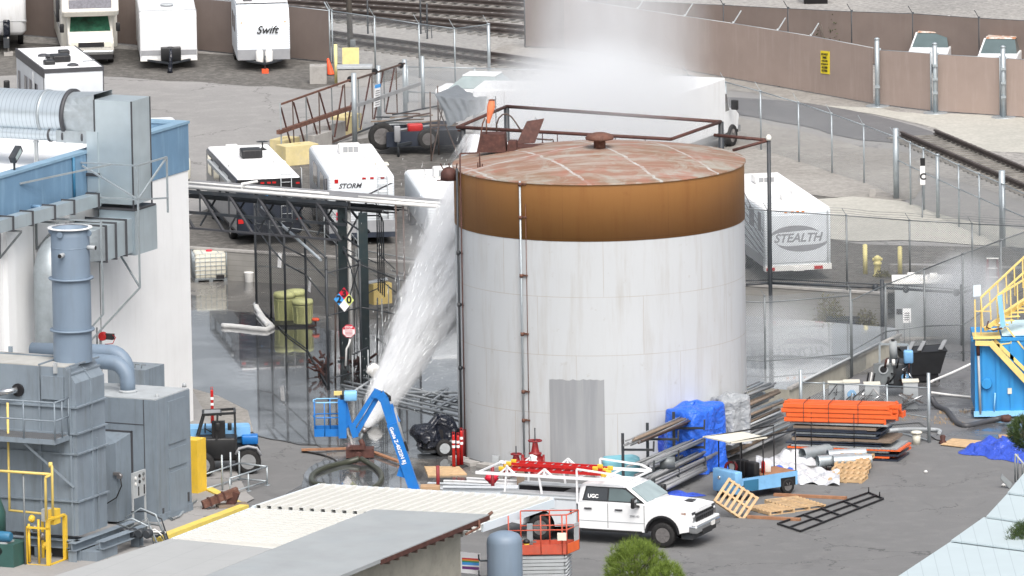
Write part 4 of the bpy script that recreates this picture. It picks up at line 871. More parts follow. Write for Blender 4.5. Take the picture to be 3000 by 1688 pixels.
# red actuator behind the stack
rp_=SX(284,985,0.35); t=sthing('valve_actuator','red round valve actuator on the wall behind the stack','valve'); MB().lathe([(0.13,-.05),(0.15,0),(.15,.12),(.12,.16)],(rp_.x+.2,rp_.y,rp_.z),16,'Y').obj('drum','red_paint',t)
m_=MB().bb(rp_.x+.25,rp_.x+.6,rp_.y,rp_.y+.15,rp_.z-.1,rp_.z+.1); m_.obj('housing','black_plastic',t); MB().tube([(rp_.x+.6,rp_.y,rp_.z+.08),(rp_.x+.72,rp_.y,rp_.z),(rp_.x+.6,rp_.y,rp_.z-.22),(rp_.x+.3,rp_.y,rp_.z-.26)],0.015,5).obj('hose','red_paint',t)
m_=MB().cyl((rp_.x,rp_.y,rp_.z-1.0),(rp_.x,rp_.y,rp_.z+.3),0.03,None,6); m_.cyl((rp_.x+.12,rp_.y,rp_.z-1.0),(rp_.x+.12,rp_.y,rp_.z),0.03,None,6); m_.obj('stem','galv_dark',t)
# platform and railing
DK=SY(160,1288,0); dkz=None
yd=ky-1.05; c_=SY(160,1290,yd); dz=c_.z; dx0=c_.x
pl=sthing('platform','grey steel walkway platform with a two bar railing','platform')
MB().bb(-12,dx0,yd,ky-.06,dz-.16,dz).obj('deck','grey_machine',pl)
MB().bb(-12,dx0-.04,yd+.04,ky-.07,dz+.001,dz+.012).obj('grating','grating',pl)
zr=[SY(158,v,yd).z for v in (1181,1235,1262)]
for z in zr[:2]: m_=MB().cyl((-12,yd,z),(dx0,yd,z),0.028,None,6); m_.cyl((dx0,yd,z),(dx0,ky-.06,z),0.028,None,6); m_.obj('rail','grey_machine',pl)
for u in (160,69,-20,-110): x=SY(u,1230,yd).x; MB().cyl((x,yd,dz),(x,yd,zr[0]),0.028,None,6).obj('post','grey_machine',pl)
for y in (ky-.08,(ky+yd) / 2): MB().cyl((dx0,y,dz),(dx0,y,zr[0]),0.028,None,6).obj('post','grey_machine',pl)
MB().beam((dx0-1.2,yd+.1,dz-.16),(dx0+.1,ky-.02,dz-1.7),0.07).obj('brace','grey_machine',pl)
# steel frame under the oxidiser
fr=sthing('support_structure','grey steel beam frame carrying the furnace unit','frame'); xf_=kx+.9
for (a,b) in (((kx+.1,ky-.7,GZ0-.12),(kx+.1,yfar+1.6,GZ0-.12)),((-12,ky-.2,GZ0-.12),(kx+.1,ky-.2,GZ0-.12)),((kx+.75,ky,GZ0-.14),(kx+.75,yfar+1.3,GZ0-.14))):
 m_=MB().beam(Vector(a),Vector(b),0.3,0.02); m_.beam(Vector(a)-Vector((0,0,.24)),Vector(b)-Vector((0,0,.24)),0.3,0.02); m_.beam(Vector(a)-Vector((0,0,.12)),Vector(b)-Vector((0,0,.12)),0.02,0.22); m_.obj('beam','grey_machine',fr)
for x,y in ((kx+.1,ky-.5),(kx+.75,yfar+.6),(kx-1.3,ky-.2),(kx-3.2,ky-.2)):
 m_=MB().bb(x-.15,x+.15,y-.15,y-.13,0,GZ0-.38); m_.bb(x-.15,x+.15,y+.13,y+.15,0,GZ0-.38); m_.bb(x-.012,x+.012,y-.13,y+.13,0,GZ0-.38); m_.obj('column','grey_machine',fr)
MB().bb(kx+.2,kx+.8,ky-.3,ky+1.1,0,GZ0-.42).obj('infill_box','grey_machine',fr)
MB().bb(-12,kx-.4,ky,ky+1.8,0,GZ0-.4).obj('burner_plinth','dark_trim',fr)
# piping clutter between frame and cabinet
cl=sthing('pipe_bundle','tangle of white and grey conduits between the frame and the cabinet','pipework'); ra=random.Random(5)
for k in range(9):
 y=yfar+.1+ra.uniform(0,1.2); z=ra.uniform(.3,1.1); x=kx+.2; MB().tube([(x,y,z),(x+.5,y+ra.uniform(-.1,.2),z+ra.uniform(-.1,.35)),(x+1.0,y+.2,z+ra.uniform(-.3,.3)),(x+1.25,y+.2,ra.uniform(0,.5))],ra.choice((.025,.035,.05)),6).obj('conduit',ra.choice(('plastic_white','galv_dark','dark_steel','galv_steel')),cl)
for k in range(4): p=Vector((kx+.5+.28*k,yfar+.25,0.55)); MB().lathe([(0.12,-.15),(.15,-.1),(.15,.1),(.12,.15)],p,12,'Y').obj('pump_body','dark_steel',cl)
# hose along the cabinet foot
m_=MB().tube([SFI @ G(u,v,.1) for u,v in ((425,1497),(440,1512),(470,1511),(490,1508),(505,1522),(525,1512),(540,1495),(550,1482),(575,1466))],0.04,8); m_.xf(SFM); one(m_,'conduit_pipe','galv_steel','bent pale metal conduit lying along the foot of the grey cabinet','pipe')
# control panel stand
cp=SFI @ G(390,1556); ct=sthing('control_panel','grey instrument panel on two legs with round dials','control panel'); pz1=SX(390,1386,cp.x).z; pz0=SX(390,1462,cp.x).z; y1_=SX(425,1400,cp.x).y
MB().bb(cp.x-.03,cp.x+.03,cp.y,y1_,pz0,pz1).obj('panel','grey_light',ct)
for y in (cp.y+.03,y1_-.03): m_=MB().bb(cp.x-.025,cp.x+.025,y-.03,y+.03,0,pz0); m_.bb(cp.x-.1,cp.x+.1,y-.1,y+.1,0,.02); m_.obj('leg','grey_light',ct)
hh=pz1-pz0; ww=y1_-cp.y
for (a,b,mm) in ((.2,.78,'plastic_white'),(.5,.82,'ink_black'),(.8,.85,'galv_dark'),(.2,.55,'plastic_white'),(.5,.6,'ink_black'),(.8,.66,'rim_metal')): MB().lathe([(0.06,0),(.055,.03)],(cp.x+.03,cp.y+ww*a,pz0+hh*b),14,'X').obj('gauge',mm,ct)
for a in (.42,.85): MB().bb(cp.x+.03,cp.x+.045,cp.y+ww*a-.03,cp.y+ww*a+.03,pz0+.06,pz0+hh*.42).obj('gauge','ink_black',ct)
# yellow gas train
gy=sthing('gas_pipe','yellow gas pipe running in front of the furnace unit and looping down','pipe'); yg=ky-1.6
Q=lambda u,v,y=yg: SY(u,v,y)
for pts in ([(-60,1376),(150,1390)],[(148,1362),(152,1366),(155,1512)],[(152,1390),(134,1398),(133,1404),(135,1524)]): MB().tube([Q(*p) for p in pts],0.045,10).obj('pipe','gas_yellow',gy)
MB().lathe([(0.06,-.08),(.07,0),(.06,.08)],Q(148,1362),10).obj('cap','gas_yellow',gy)
gy2=sthing('gas_pipe','yellow gas pipe standing upright at the left edge behind the platform','pipe'); MB().tube([SY(22,1180,ky-.5),SY(28,1490,ky-.5),SY(26,1495,ky-.5),SY(150,1508,ky-.5)],0.04,8).obj('pipe','gas_yellow',gy2)
sk=sthing('gas_valve_skid','bright yellow frame full of valves and meters','machine'); s0=SFI @ G(147,1662); sx0,sy0=s0.x,s0.y; s1=SX(195,1600,sx0).y; sz1=SX(147,1527,sx0).z
m_=MB()
for y in (sy0,s1): m_.bb(sx0-.12,sx0+.0,y-.03,y+.09,0,sz1); m_.bb(sx0-.9,sx0-.82,y-.03,y+.03,0,sz1*.86)
m_.bb(sx0-.12,sx0,sy0,s1,sz1,sz1+.06); m_.bb(sx0-.12,sx0,sy0,s1,0.0,.07); m_.bb(sx0-.9,sx0,sy0-.03,sy0+.03,0,.06); m_.bb(sx0-.9,sx0,sy0-.03,sy0+.03,sz1*.82,sz1*.86); m_.obj('frame','yellow_paint',sk)
for k in range(5):
 p=Vector((sx0-.15-.16*k,sy0+.2+.1*(k % 3),.35+.28*k % 1.3)); m_=MB().lathe([(0.05,-.12),(.1,-.06),(.11,.05),(.05,.12)],p,12); m_.lathe([(0.05,-.16),(.05,.16)],p,8,'Y'); m_.obj('valve',('galv_dark','yellow_paint','rim_metal')[k % 3],sk)
MB().cyl((sx0-.5,sy0+.2,0),(sx0-.5,sy0+.2,sz1),0.04,None,8).obj('pipe','yellow_paint',sk); MB().cyl((sx0-.8,sy0+.1,0.1),(sx0-.8,sy0+.1,sz1*.9),0.045,None,8).obj('pipe','yellow_paint',sk)
q=SX(170,1510,sx0); MB().bb(sx0-.25,sx0-.02,q.y-.22,q.y+.2,q.z-.28,q.z+.2).obj('meter_box','yellow_paint',sk); MB().bb(sx0-.5,sx0-.252,q.y-.2,q.y+.18,q.z-.2,q.z+.2).obj('meter_box','grey_light',sk)
p=G(75,1658); one(MB().cyl(p,up(p,1380),0.035,None,8).lathe([(.12,0),(.12,.02)],p,10),'pipe_post','galv_dark','thin grey upright post carrying the yellow gas pipe','post')
gp=G(14,1560); t=thing('vent_pipe','grey upright vent pipe with a hooked top at the left edge','pipe',gp)
yy_=gp.y; MB().tube([onplane(u,v,gp,(0,1,0)) for u,v in ((30,1178),(26,1188),(12,1196),(8,1210),(9,1300),(12,1500),(13,1560))],0.075,10).obj('pipe','grey_light',t); MB().lathe([(0.16,0),(.15,.06),(.08,.3)],gp+Vector((0,0,-.15)),14).obj('foot','grey_machine',t)
gm=G(30,1665); t=thing('blower','dark green blower housing with a blue electric motor at the left edge','machine',gm,BR); MB().bb(-1.3,.18,-.1,.9,0,.78).obj('housing','green_machine',t)
MB().lathe([(0.15,-.3),(.17,-.2),(.17,.2),(.13,.26)],(-.25,.1,1.0),16,'X').obj('motor','motor_blue',t); MB().lathe([(0.13,0),(0.13,.01)],(-.35,-.1,.55),16,'Y').obj('port','ink_black',t); MB().bb(-.9,-.1,-.05,.5,.78,.83).obj('motor_base','grey_light',t)
MB().lathe([(0.5,0),(.52,.9),(.3,1.5)],(-1.2,.9,.7),16).obj('scroll','green_machine',t)
tnk=SFI @ G(80,1560); t=sthing('air_receiver','small dark grey upright air tank under the platform','tank'); MB().lathe([(0.36,0),(.38,.1),(.38,1.3),(.3,1.5),(.1,1.6),(.06,1.75)],(tnk.x,tnk.y,.4),20).obj('vessel','grey_machine',t); MB().bb(tnk.x-.3,tnk.x+.3,tnk.y-.3,tnk.y+.3,0,.4).obj('stand','dark_steel',t)
# yellow panel+blue motor beside the cabinet
yp0=SFI @ G(580,1450); t=sthing('safety_panel','tall yellow painted box screening the loader','panel'); zt2=SX(580,1290,yp0.x).z; MB().bb(yp0.x-.6,yp0.x,yp0.y,SX(603,1290,yp0.x).y,0.02,zt2).obj('panel','yellow_paint',t)
mt=SFI @ G(572,1425); t=sthing('electric_motor','blue electric motor on a green stand beside the grey cabinet','motor'); zz_=SY(572,1365,mt.y).z
MB().lathe([(0.22,-.45),(.27,-.35),(.27,.15),(.2,.22),(.05,.23)],(mt.x-.2,mt.y,zz_),20,'X').obj('motor','motor_blue',t); MB().bb(mt.x-.6,mt.x-.1,mt.y-.2,mt.y+.3,.0,zz_-.25).obj('stand','green_machine',t)
MB().tube([(mt.x-.2,mt.y-.3,.5),(mt.x+.25,mt.y-.3,.5),(mt.x+.3,mt.y-.3,.9),(mt.x,mt.y-.25,zz_-.3)],.035,6).obj('conduit','galv_steel',t)
# railing
rl=thing('guard_rail','galvanised pipe guard rail with posts in front of the loader','railing',G(640,1440))
RP_={}
def rpost(u,v,vt): p=G(u,v); MB().cyl(p,up(p,vt),0.032,None,8).lathe([(.1,0),(.1,.015)],p,10).obj('post','galv_steel',rl,True); return p
pa_,pb_,pc_,pd_,pe_,pf_=rpost(652,1440,1333),rpost(677,1424,1325),rpost(702,1412,1322),rpost(783,1422,1367),rpost(728,1439,1388),rpost(674,1456,1402)
b0=G(604,1440)
def rrail(p,q,vp,vq): MB().cyl(up(p,vp),up(q,vq),0.028,None,6).obj('rail','galv_steel',rl,True)
rrail(b0,pc_,1389,1357); rrail(pc_,pd_,1357,1367); rrail(pd_,pf_,1367,1402); rrail(b0,pc_,1431,1402); rrail(pc_,pd_,1402,1410); rrail(pd_,pf_,1410,1443)
# yellow kerb and rusty jib
k0=G(460,1590); k1=G(716,1494); one(MB().beam(k0+Vector((0,0,.09)),k1+Vector((0,0,.09)),0.34,0.18),'kerb','kerb_yellow','yellow painted kerb at the edge of the concrete slab','kerb',loc=k0)
k2=G(716,1490); k3=G(608,1436); one(MB().beam(k2+Vector((0,0,.05)),k3+Vector((0,0,.05)),0.3,0.1),'kerb','kerb_yellow','short yellow painted kerb beside the rusty boom','kerb',loc=k2)
jb=G(680,1488); t=thing('crane_jib','rusty lifting jib with a hanging chain propped on a timber block','lifting boom',jb); ja=onplane(594,1479,jb+Vector((0,-.4,0)),(0,1,0)); je=onplane(697,1437,jb,(0,1,0))
MB().beam(ja,je,0.2,0.24).obj('boom','rust_steel',t,True)
for k in (.2,.42,.6): p=L3(ja,je,k); d=(je-ja).normalized()*.03; MB().beam(p-d,p+d,.24,.30).obj('collar','dark_rust',t,True)
MB().beam(L3(ja,je,.93),jb+Vector((-.05,0,.1)),.3,.3).obj('stand','dark_rust',t,True); MB().box(jb+Vector((0,0,.07)),(1.0,.5,.14),.25).obj('timber','wood_old',t,True)
MB().tube([ja-Vector((0,0,.1)),ja-Vector((-.03,0,.42)),Vector((ja.x+.15,ja.y-.1,.03)),Vector((ja.x+.5,ja.y+.1,.03)),Vector((ja.x+.42,ja.y-.1,.03))],.03,6).obj('chain','dark_rust',t,True)
# ================================================================== FOREGROUND ROOFS
def corr(name,a,b,d,pitch,depth,m,par,along_ab=True):
 # ribbed sheet: a->b across the ribs,a->d along the ribs
 a,b,d=Vector(a),Vector(b),Vector(d); L=(b-a).length; n=int(L / pitch); mb=MB(); up_=Vector((0,0,depth)); vs=[]
 for k in range(n):
  for f,h in ((0,0),(.28,0),(.34,1),(.72,1),(.78,0)):
   p=a+(b-a)*((k+f) / n)+up_*h; vs.append(p); vs.append(p+(d-a))
 vs += [b,b+(d-a)]; mb.add(vs,[(2*i,2*i+2,2*i+3,2*i+1) for i in range(len(vs) // 2-1)]); return mb.obj(name,m,par,True)
CZ=3.0
cu,cr,cl_,clb=G(932,1429,CZ),G(1622,1470,CZ),G(740,1493,CZ),G(505,1584,CZ)
cp_=thing('carport','cream white ribbed steel canopy roof beside the pickup truck','canopy',(cr.x,cr.y,0))
dB=(cr-cu); dA=(cl_-cu)
corr('roof_sheet',cu,cr,cl_,0.36,0.15,'cream_roof' if 'cream_roof' in MATS else 'cream_paint',cp_)
lo=clb-cl_; wB=dB*1.0
corr('roof_sheet',cl_-Vector((0,0,.06)),clb-Vector((0,0,.06)),cl_+wB-Vector((0,0,.06)),0.36,0.14,'cream_roof',cp_)
def fas(a,b,h=.2,t=.06,dz=0.0): return MB().beam(Vector(a)+Vector((0,0,dz)),Vector(b)+Vector((0,0,dz)),t,h).obj('fascia','panel_white',cp_,True)
fas(cu,cr,.14,.08,.06); fas(cr,cr+dA,.26,.06,-.04); fas(cu,cl_,.14,.06,.04); fas(cl_,clb,.16,.06,.0); fas(cl_,cl_+wB*.98,.05,.12,.02)
fas(cr+dA,cr+dA*1.12-dB*.001,.26,.06,-.04)
pu=G(1556,1790); MB().bb(pu.x-.09,pu.x+.09,pu.y-.09,pu.y+.09,0,2.75).obj('post','galv_steel',cp_,True)
pass
hz=3.7; g1,g2,g3=G(1093,1492,hz),G(1433,1507,hz),G(1115,1638,hz)
sh=thing('block_shed','low cream block building with a flat grey membrane roof and brown eaves','building',(g2.x,g2.y,0),math.atan2((g2-g3).y,(g2-g3).x))
dE=(g3-g2); dT=(g1-g2)
rt=[g2,g3+dE*.9,g3+dE*.9+dT*5,g2+dT*1.0+dE*1.0*0,]
g4=G(798,1608,hz)
MB().slab([g2,g1,G(1000,1528,hz),g4,g4+dE*1.2,g3+dE*1.2],0.12,(0,0,1)).obj('roof','roof_grey',sh,True)
ga,gb_=G(500,1578,hz-.02),G(150,1690,hz-.02)
MB().slab([g4+Vector((0,0,.01)),ga,gb_,gb_+dE,g4+dE*2.2],0.12,(0,0,1)).obj('roof','roof_membrane_pale',sh,True)
n_e=Vector((-dE.y,dE.x,0)).normalized(); inn=dT.normalized()*1.1
MB().beam(g2-Vector((0,0,.1)),g3-Vector((0,0,.1)),.05,.14).obj('fascia','dark_rust',sh,True)
for k in range(1,12): p=L3(g2,g3,k / 12)-Vector((0,0,.2)); MB().beam(p,p+inn,.07,.14).obj('rafter','brown_steel',sh,True)
w0,w1=g2+inn*.85+dE*.03,g3+inn*.85+dE*.8
MB().beam(Vector((w0.x,w0.y,(hz-.2) / 2)),Vector((w1.x,w1.y,(hz-.2) / 2)),.2,hz-.2).obj('wall','block_cream',sh,True)
MB().beam(Vector((w0.x,w0.y,(hz-.3) / 2)),Vector((w0.x,w0.y,(hz-.3) / 2))+dT*.9,.2,hz-.3).obj('wall','block_cream',sh,True)
# notched front eave
MB().slab([g3+dE*.001,G(1052,1638,hz),G(1000,1678,hz),G(930,1720,hz),g3+dE*.8],.14,(0,0,1)).obj('roof','roof_grey',sh,True) if False else None
MB().tube([g2+Vector((-.05,0,-.05)),g2+Vector((.1,.1,.05))],.05,6).obj('downspout','rust_steel',sh,True)
g5=g2+dE*.10; MB().tube([g5+Vector((0.02,-.1,-.02)),g5+Vector((.02,-.1,-.25)),g5+dE*.12+Vector((0,0,-.32))],.04,6).obj('downspout','rust_steel',sh,True)
# rainbow striped sign on the block wall
wn=Vector((dE.y,-dE.x,0)).normalized(); wn=wn if wn.y < 0 else -wn
fo=w0+wn*.12
sa,sb_,sc_,sd_=[onplane(u,v,fo,wn) for u,v in ((1350,1616),(1407,1622),(1407,1683),(1352,1678))]
sg=thing('striped_sign','white square sign with rainbow coloured stripes on the block wall','sign',sd_); MB().slab([sd_,sc_,sb_,sa],.03).obj('board','decal_white',sg,True)
cols=['sign_red','flag_orange','sign_yellow','flag_green','sign_blue','sign_blue','decal_white','flag_violet','flag_violet']
t0,t1,b1,b0_=[onplane(u,v,fo,wn) for u,v in ((1353,1634),(1403,1637),(1403,1670),(1354,1667))]
for k in range(8):
 a,b=k / 8,(k+1) / 8; MB().slab([L3(t0,b0_,b)+wn*.006,L3(t1,b1,b)+wn*.006,L3(t1,b1,a)+wn*.006,L3(t0,b0_,a)+wn*.006],.002).obj('stripe',['sign_red','flag_orange','flag_green','sign_blue','sign_blue','decal_white','flag_violet','flag_violet'][k],sg,True)
# grey pressure vessel
gv=G(1482,1840); m_=MB(); zt3=Zat((gv.x,gv.y),1556); m_.lathe([(0.53,0),(.55,.1),(.55,zt3-.36),(.53,zt3-.22),(.44,zt3-.1),(.25,zt3-.02),(.02,zt3)],(0,0,0),40)
t=thing('pressure_vessel','upright grey domed pressure vessel beside the block building','tank',gv); m_.obj('vessel','grey_stack',t)
for z in (zt3-.9,zt3-1.4): MB().tube([(-.5,-.1,z),(-.75,-.1,z),(-.8,-.1,z+.05),(-.8,-.1,z+.2)],.03,6).obj('pipe','dark_steel',t)
# filter with yellow bowl clamped on the post
fpz=onplane(1548,1590,pu-Vector((0,.2,0)),(0,1,0)); t=thing('air_filter','small air filter with a yellow bowl clamped to the carport post','filter',fpz)
MB().lathe([(0.10,0),(.11,.06),(.06,.12)],(-.06,-.05,0),14).obj('head','black_plastic',t); MB().lathe([(0.065,-.34),(.08,-.28),(.085,0)],(-.06,-.05,0),14).obj('bowl','yellow_paint',t); MB().bb(-.4,.25,-.03,.03,.0,.04).obj('bracket','galv_dark',t)
# curved sheet roof at the lower right
rz_=4.2; rp=thing('sheet_roof_building','pale blue white stepped sheet roof in the lower right corner','building',G(3000,1700)[:2]+(0,))
def rq(*pts): return [G(u,v,z) for u,v,z in pts]
for k,(pts,z) in enumerate(((((3060,1320),(2952,1447),(3060,1462),(3160,1400)),rz_+.22),(((2952,1450),(2890,1517),(3060,1542),(3160,1470)),rz_+.15),(((2882,1520),(2787,1587),(3060,1622),(3160,1545)),rz_+.08),(((2787,1590),(2560,1740),(3060,1790),(3200,1640)),rz_))):
 MB().slab([G(u,v,z) for u,v in pts][::-1],.05).obj('roof_panel','roof_panels',rp,True)
w_=[G(u,v,rz_-.1) for u,v in ((3060,1335),(2900,1520),(2600,1725))]
for a,b in zip(w_,w_[1:]): a2=a+Vector((.4,-.4,0)); b2=b+Vector((.4,-.4,0)); MB().beam(Vector((a2.x,a2.y,2)),Vector((b2.x,b2.y,2)),.2,4).obj('wall','block_cream',rp,True)
# ================================================================== VEHICLES
def wheel(par,c,r,w_,axis='Y',rim='rim_metal',name='wheel',hub=True):
 # tyre with tread blocks,sub-part rim
 c=Vector(c); h=w_ / 2
 t=MB().lathe([(r*.62,-h*.8),(r*.93,-h),(r,-h*.7),(r,h*.7),(r*.93,h),(r*.62,h*.8)],c,26,axis,cap=True).obj(name,'black_rubber',par)
 m_=MB().lathe([(r*.60,-h*.86),(r*.52,-h*.7),(r*.30,-h*.55),(r*.26,-h*.8),(r*.1,-h*.85)],c,20,axis)
 for k in range(6):
  a=k*math.pi / 3; d=Vector((math.cos(a),0,math.sin(a))) if axis == 'Y' else Vector((0,math.cos(a),math.sin(a)))
  o=Vector((0,-h*.72,0)) if axis == 'Y' else Vector((-h*.72,0,0)); m_.beam(c+o+d*r*.2,c+o+d*r*.56,r*.16,r*.1)
 m_.obj('rim',rim,t); return t
def near_frame(uL,vL,uR,vR,z=LZ):
 a,b=G(uL,vL,z),G(uR,vR,z); d=b-a; return (a+b) / 2,math.atan2(d.y,d.x),d.length
def body_box(par,w_,L,z0,z1,m='white_paint',r=.12,nose=None,name='body'):
 return MB().rbox(-w_ / 2,w_ / 2,0,L,z0,z1,r,4).obj(name,m,par)
def ac(par,x,y,z,m='plastic_white',s=(.7,.9,.28)):
 o=MB().rbox(x-s[0] / 2,x+s[0] / 2,y-s[1] / 2,y+s[1] / 2,z,z+s[2],.07).obj('air_conditioner',m,par)
 m_=MB()
 for k in (-1,0,1): m_.bb(x-.09+k*.2,x+.09+k*.2,y-s[1] / 2-.012,y-s[1] / 2,z+.08,z+s[2]-.04)
 m_.obj('grille','grey_plastic' if m == 'plastic_white' else 'ink_black',o); return o
def vent(par,x,y,z,m='plastic_white',s=.38,h=.1): return MB().rbox(x-s / 2,x+s / 2,y-s / 2,y+s / 2,z,z+h,.04).obj('roof_vent',m,par)
def win(par,x0,x1,z0,z1,y=-.012,m='glass_dark',name='window'): return MB().bb(x0,x1,y,y+.01,z0,z1).obj(name,m,par)
def swin(par,side,y0,y1,z0,z1,w_,m='glass_dark',name='window'): x=side*(w_ / 2); return MB().bb(min(x,x+side*.012),max(x,x+side*.012),y0,y1,z0,z1).obj(name,m,par)
def lamp(par,x,z,m='lens_red',r=(.07,.035),y=-.02): return MB().bb(x-r[0],x+r[0],y,y+.02,z-r[1],z+r[1]).obj('marker_light',m,par)
# --- far-left white trailer
c,rz,W=near_frame(-110,153,70,160); rz=R(3); t=thing('travel_trailer','white travel trailer cut by the left edge of the photo','trailer',c,rz,'parked caravans along the brown fence')
body_box(t,W,7,.75,3.1,r=.3); MB().bb(-W / 2-.01,W / 2+.01,-.012,7,1.35,1.38).obj('trim','grey_plastic',t)
m_=MB().bb(W / 2-1.0,W / 2-.75,-1.0,0,.35,.75); m_.obj('hitch','dark_steel',t); MB().rbox(W / 2-1.0,W / 2-.7,-.55,-.3,.7,1.5,.06).obj('jack_cover','tarp_black',t)
m_=MB().cyl((W / 2-.8,-.8,.0),(W / 2-.8,-.8,.8),.04,None,8); m_.bb(W / 2-1.0,W / 2-.6,-1,-.6,0,.15); m_.obj('jack','concrete',t)
lamp(t,W / 2-.55,2.75)
for y in (2.8,3.8): wheel(t,(W / 2-.25,y,.36),.36,.24,'X')
# --- class C motorhome,front toward camera
c,rz,W=near_frame(196,196,341,189); W=2.15; rz=R(5)
t=thing('motorhome','white motorhome facing the camera with a green screen behind its windscreen','motorhome',c,rz,'parked caravans along the brown fence')
MB().rbox(-1.22,1.22,1.7,8.5,.5,3.25,.12).obj('body','cream_paint',t)
loops=[]
for x in (-1.22,-1.1,1.1,1.22):
 i=.05 if abs(x) > 1.15 else 0; loops.append([(x,1.8,2.0+i),(x,.35+i,2.08+i),(x,.15+i,2.3),(x,.28+i,2.95-i),(x,.75,3.2-i),(x,1.8,3.25-i)])
MB().loft(loops,True,True,False).obj('overcab','cream_paint',t,bevel=.04)
MB().slab([(-.92,.165,2.36),(.92,.165,2.36),(.92,.24,2.82),(-.92,.24,2.82)],.02).obj('overcab_window','curtain_grey',t)
loops=[]
for x,s in ((-.98,.05),(-.9,0),(.9,0),(.98,.05)): loops.append([(x,2.2,.55),(x,.05+s,.55),(x,-.02+s,.95),(x,.12+s,1.18-s),(x,.72,1.36-s),(x,1.35,2.05),(x,2.2,2.08)])
cab=MB().loft(loops,True,True,False).obj('cab','cream_paint',t,bevel=.05)
MB().slab([(-.88,.735,1.38),(.88,.735,1.38),(.80,1.24,1.95),(-.80,1.24,1.95)],-.015).obj('windscreen','trailer_green_shade',t)
MB().bb(-.55,.55,-.05,.02,.80,1.0).obj('grille','ink_black',t)
for s in (-1,1):
 MB().bb(s*.58,s*.86,-.05,.06,.80,1.02).obj('headlight','plastic_cream',t)
 MB().rbox(s*1.2-.09,s*1.2+.09,.75,.9,1.35,1.72,.04).obj('mirror','black_plastic',t); wheel(t,(s*.86,.9,.38),.38,.24,'X')
 wheel(t,(s*.95,6.2,.38),.38,.24,'X'); lamp(t,s*.98,3.0,'lens_red',y=.32)
MB().rbox(-.95,.95,-.22,-.02,.48,.68,.05).obj('bumper','chrome',t); MB().bb(-.9,.9,-.18,.3,.28,.48).obj('valance','ink_black',t)
for x in (-.25,0,.25): lamp(t,x,3.05,'lens_red',y=.42)
for y0,y1,z0,z1 in ((5.0,6.0,1.7,2.6),(2.9,3.3,1.9,2.5),(1.9,2.2,2.2,2.8)): swin(t,-1,y0,y1,z0,z1,2.44)
swin(t,-1,1.75,8.4,1.3,1.36,2.44,'decal_grey','stripe'); MB().cyl((-1.3,2.5,1.6),(-1.3,2.5,3.3),.07,None,8).obj('awning_arm','dark_trim',t); vent(t,0,3,3.25,'grey_plastic')
# --- white enclosed cargo trailer
c,rz,W=near_frame(413,206,578,199); W=2.42; rz=R(3.5); t=thing('cargo_trailer','plain white enclosed cargo trailer with a black battery box on its tongue','trailer',c,rz,'parked caravans along the brown fence')
loops=[]
for x in (-W / 2,-W / 2+.06,W / 2-.06,W / 2):
 i=.05 if abs(x) > W / 2-.03 else 0; loops.append([(x,6.8,.42),(x,i,.42),(x,i,2.2),(x,.25+i,2.48-i),(x,6.8,2.62-i)])
MB().loft(loops,True,True,False).obj('body','white_paint',t); MB().bb(-W / 2+.02,W / 2-.02,-.012,0,.6,.82).obj('stone_guard','trailer_grey',t); MB().bb(-W / 2,W / 2,-.03,.4,.36,.45).obj('frame','plastic_white',t)
MB().bb(-W / 2-.012,W / 2+.012,.24,.28,2.46,2.5).obj('trim','grey_light',t)
m_=MB().rbox(-.35,.5,-.75,-.25,.45,1.0,.02); m_.obj('battery_box','black_plastic',t); m_=MB().beam((-.9,0,.4),(.05,-1.2,.4),.08); m_.beam((.9,0,.4),(.05,-1.2,.4),.08); m_.obj('tongue','dark_steel',t)
MB().tube([(.05,-1.15,1.05),(.05,-1.2,.6),(.0,-1.2,.12),(0,-1.2,.0)],.05,8,r2=.13).obj('jack','tarp_black',t); MB().lathe([(.14,0),(.16,.05),(.1,.08)],(.05,-.5,.95),12).obj('winch','black_plastic',t)
for y in (3.0,3.9): wheel(t,(-W / 2+.15,y,.34),.34,.22,'X'); wheel(t,(W / 2-.15,y,.34),.34,.22,'X')
MB().lathe([(.28,0),(.26,.06)],(0,1.6,2.54),18).obj('roof_vent','grey_light',t)
# --- travel trailer lettered Swift
c,rz,W=near_frame(699,210,849,203); W=2.25; rz=R(4); t=thing('travel_trailer','white ribbed travel trailer lettered Swift with two gas bottles in front','trailer',c,rz,'parked caravans along the brown fence')
loops=[]
for x in (-W / 2,-W / 2+.06,W / 2-.06,W / 2):
 i=.05 if abs(x) > W / 2-.03 else 0; loops.append([(x,7.5,.45),(x,.25+i,.45),(x,.02+i,.9),(x,.1+i,1.8),(x,.42+i,2.45),(x,.9+i,2.72-i),(x,7.5,2.8-i)])
bd=MB().loft(loops,True,True,False).obj('body','siding_white',t)
MB().bb(-W / 2+.01,W / 2-.01,-.01,.2,.46,.9).obj('stone_guard','trailer_grey',t); MB().bb(-W / 2+.03,W / 2-.03,.95,7.45,2.78,2.815).obj('roof','roof_white',t)
sw=text('lettering','Swift','ink_black',t,(0,0,0),(1,0,0),(0,0,1),.46,shear=.35,bold=.008,world=False); sw.location=(0.15,.035,1.72); sw.rotation_euler=(R(-3),0,0)
for s in (-1,1):
 MB().lathe([(.02,.35),(.15,.36),(.16,.45),(.16,.85),(.1,.95),(.04,1.0)],(s*.2,-.35,0),16).obj('gas_bottle','plastic_white',t)
 for y in (3.6,4.5): wheel(t,(s*(W / 2-.12),y,.34),.34,.22,'X')
 lamp(t,s*(W / 2-.2),2.05,'lens_amber',(.05,.025),.08)
m_=MB().beam((-.8,.2,.42),(0,-1.0,.42),.08); m_.beam((.8,.2,.42),(0,-1.0,.42),.08); m_.cyl((0,-.85,.05),(0,-.85,.75),.035,None,8); m_.obj('tongue','dark_steel',t)
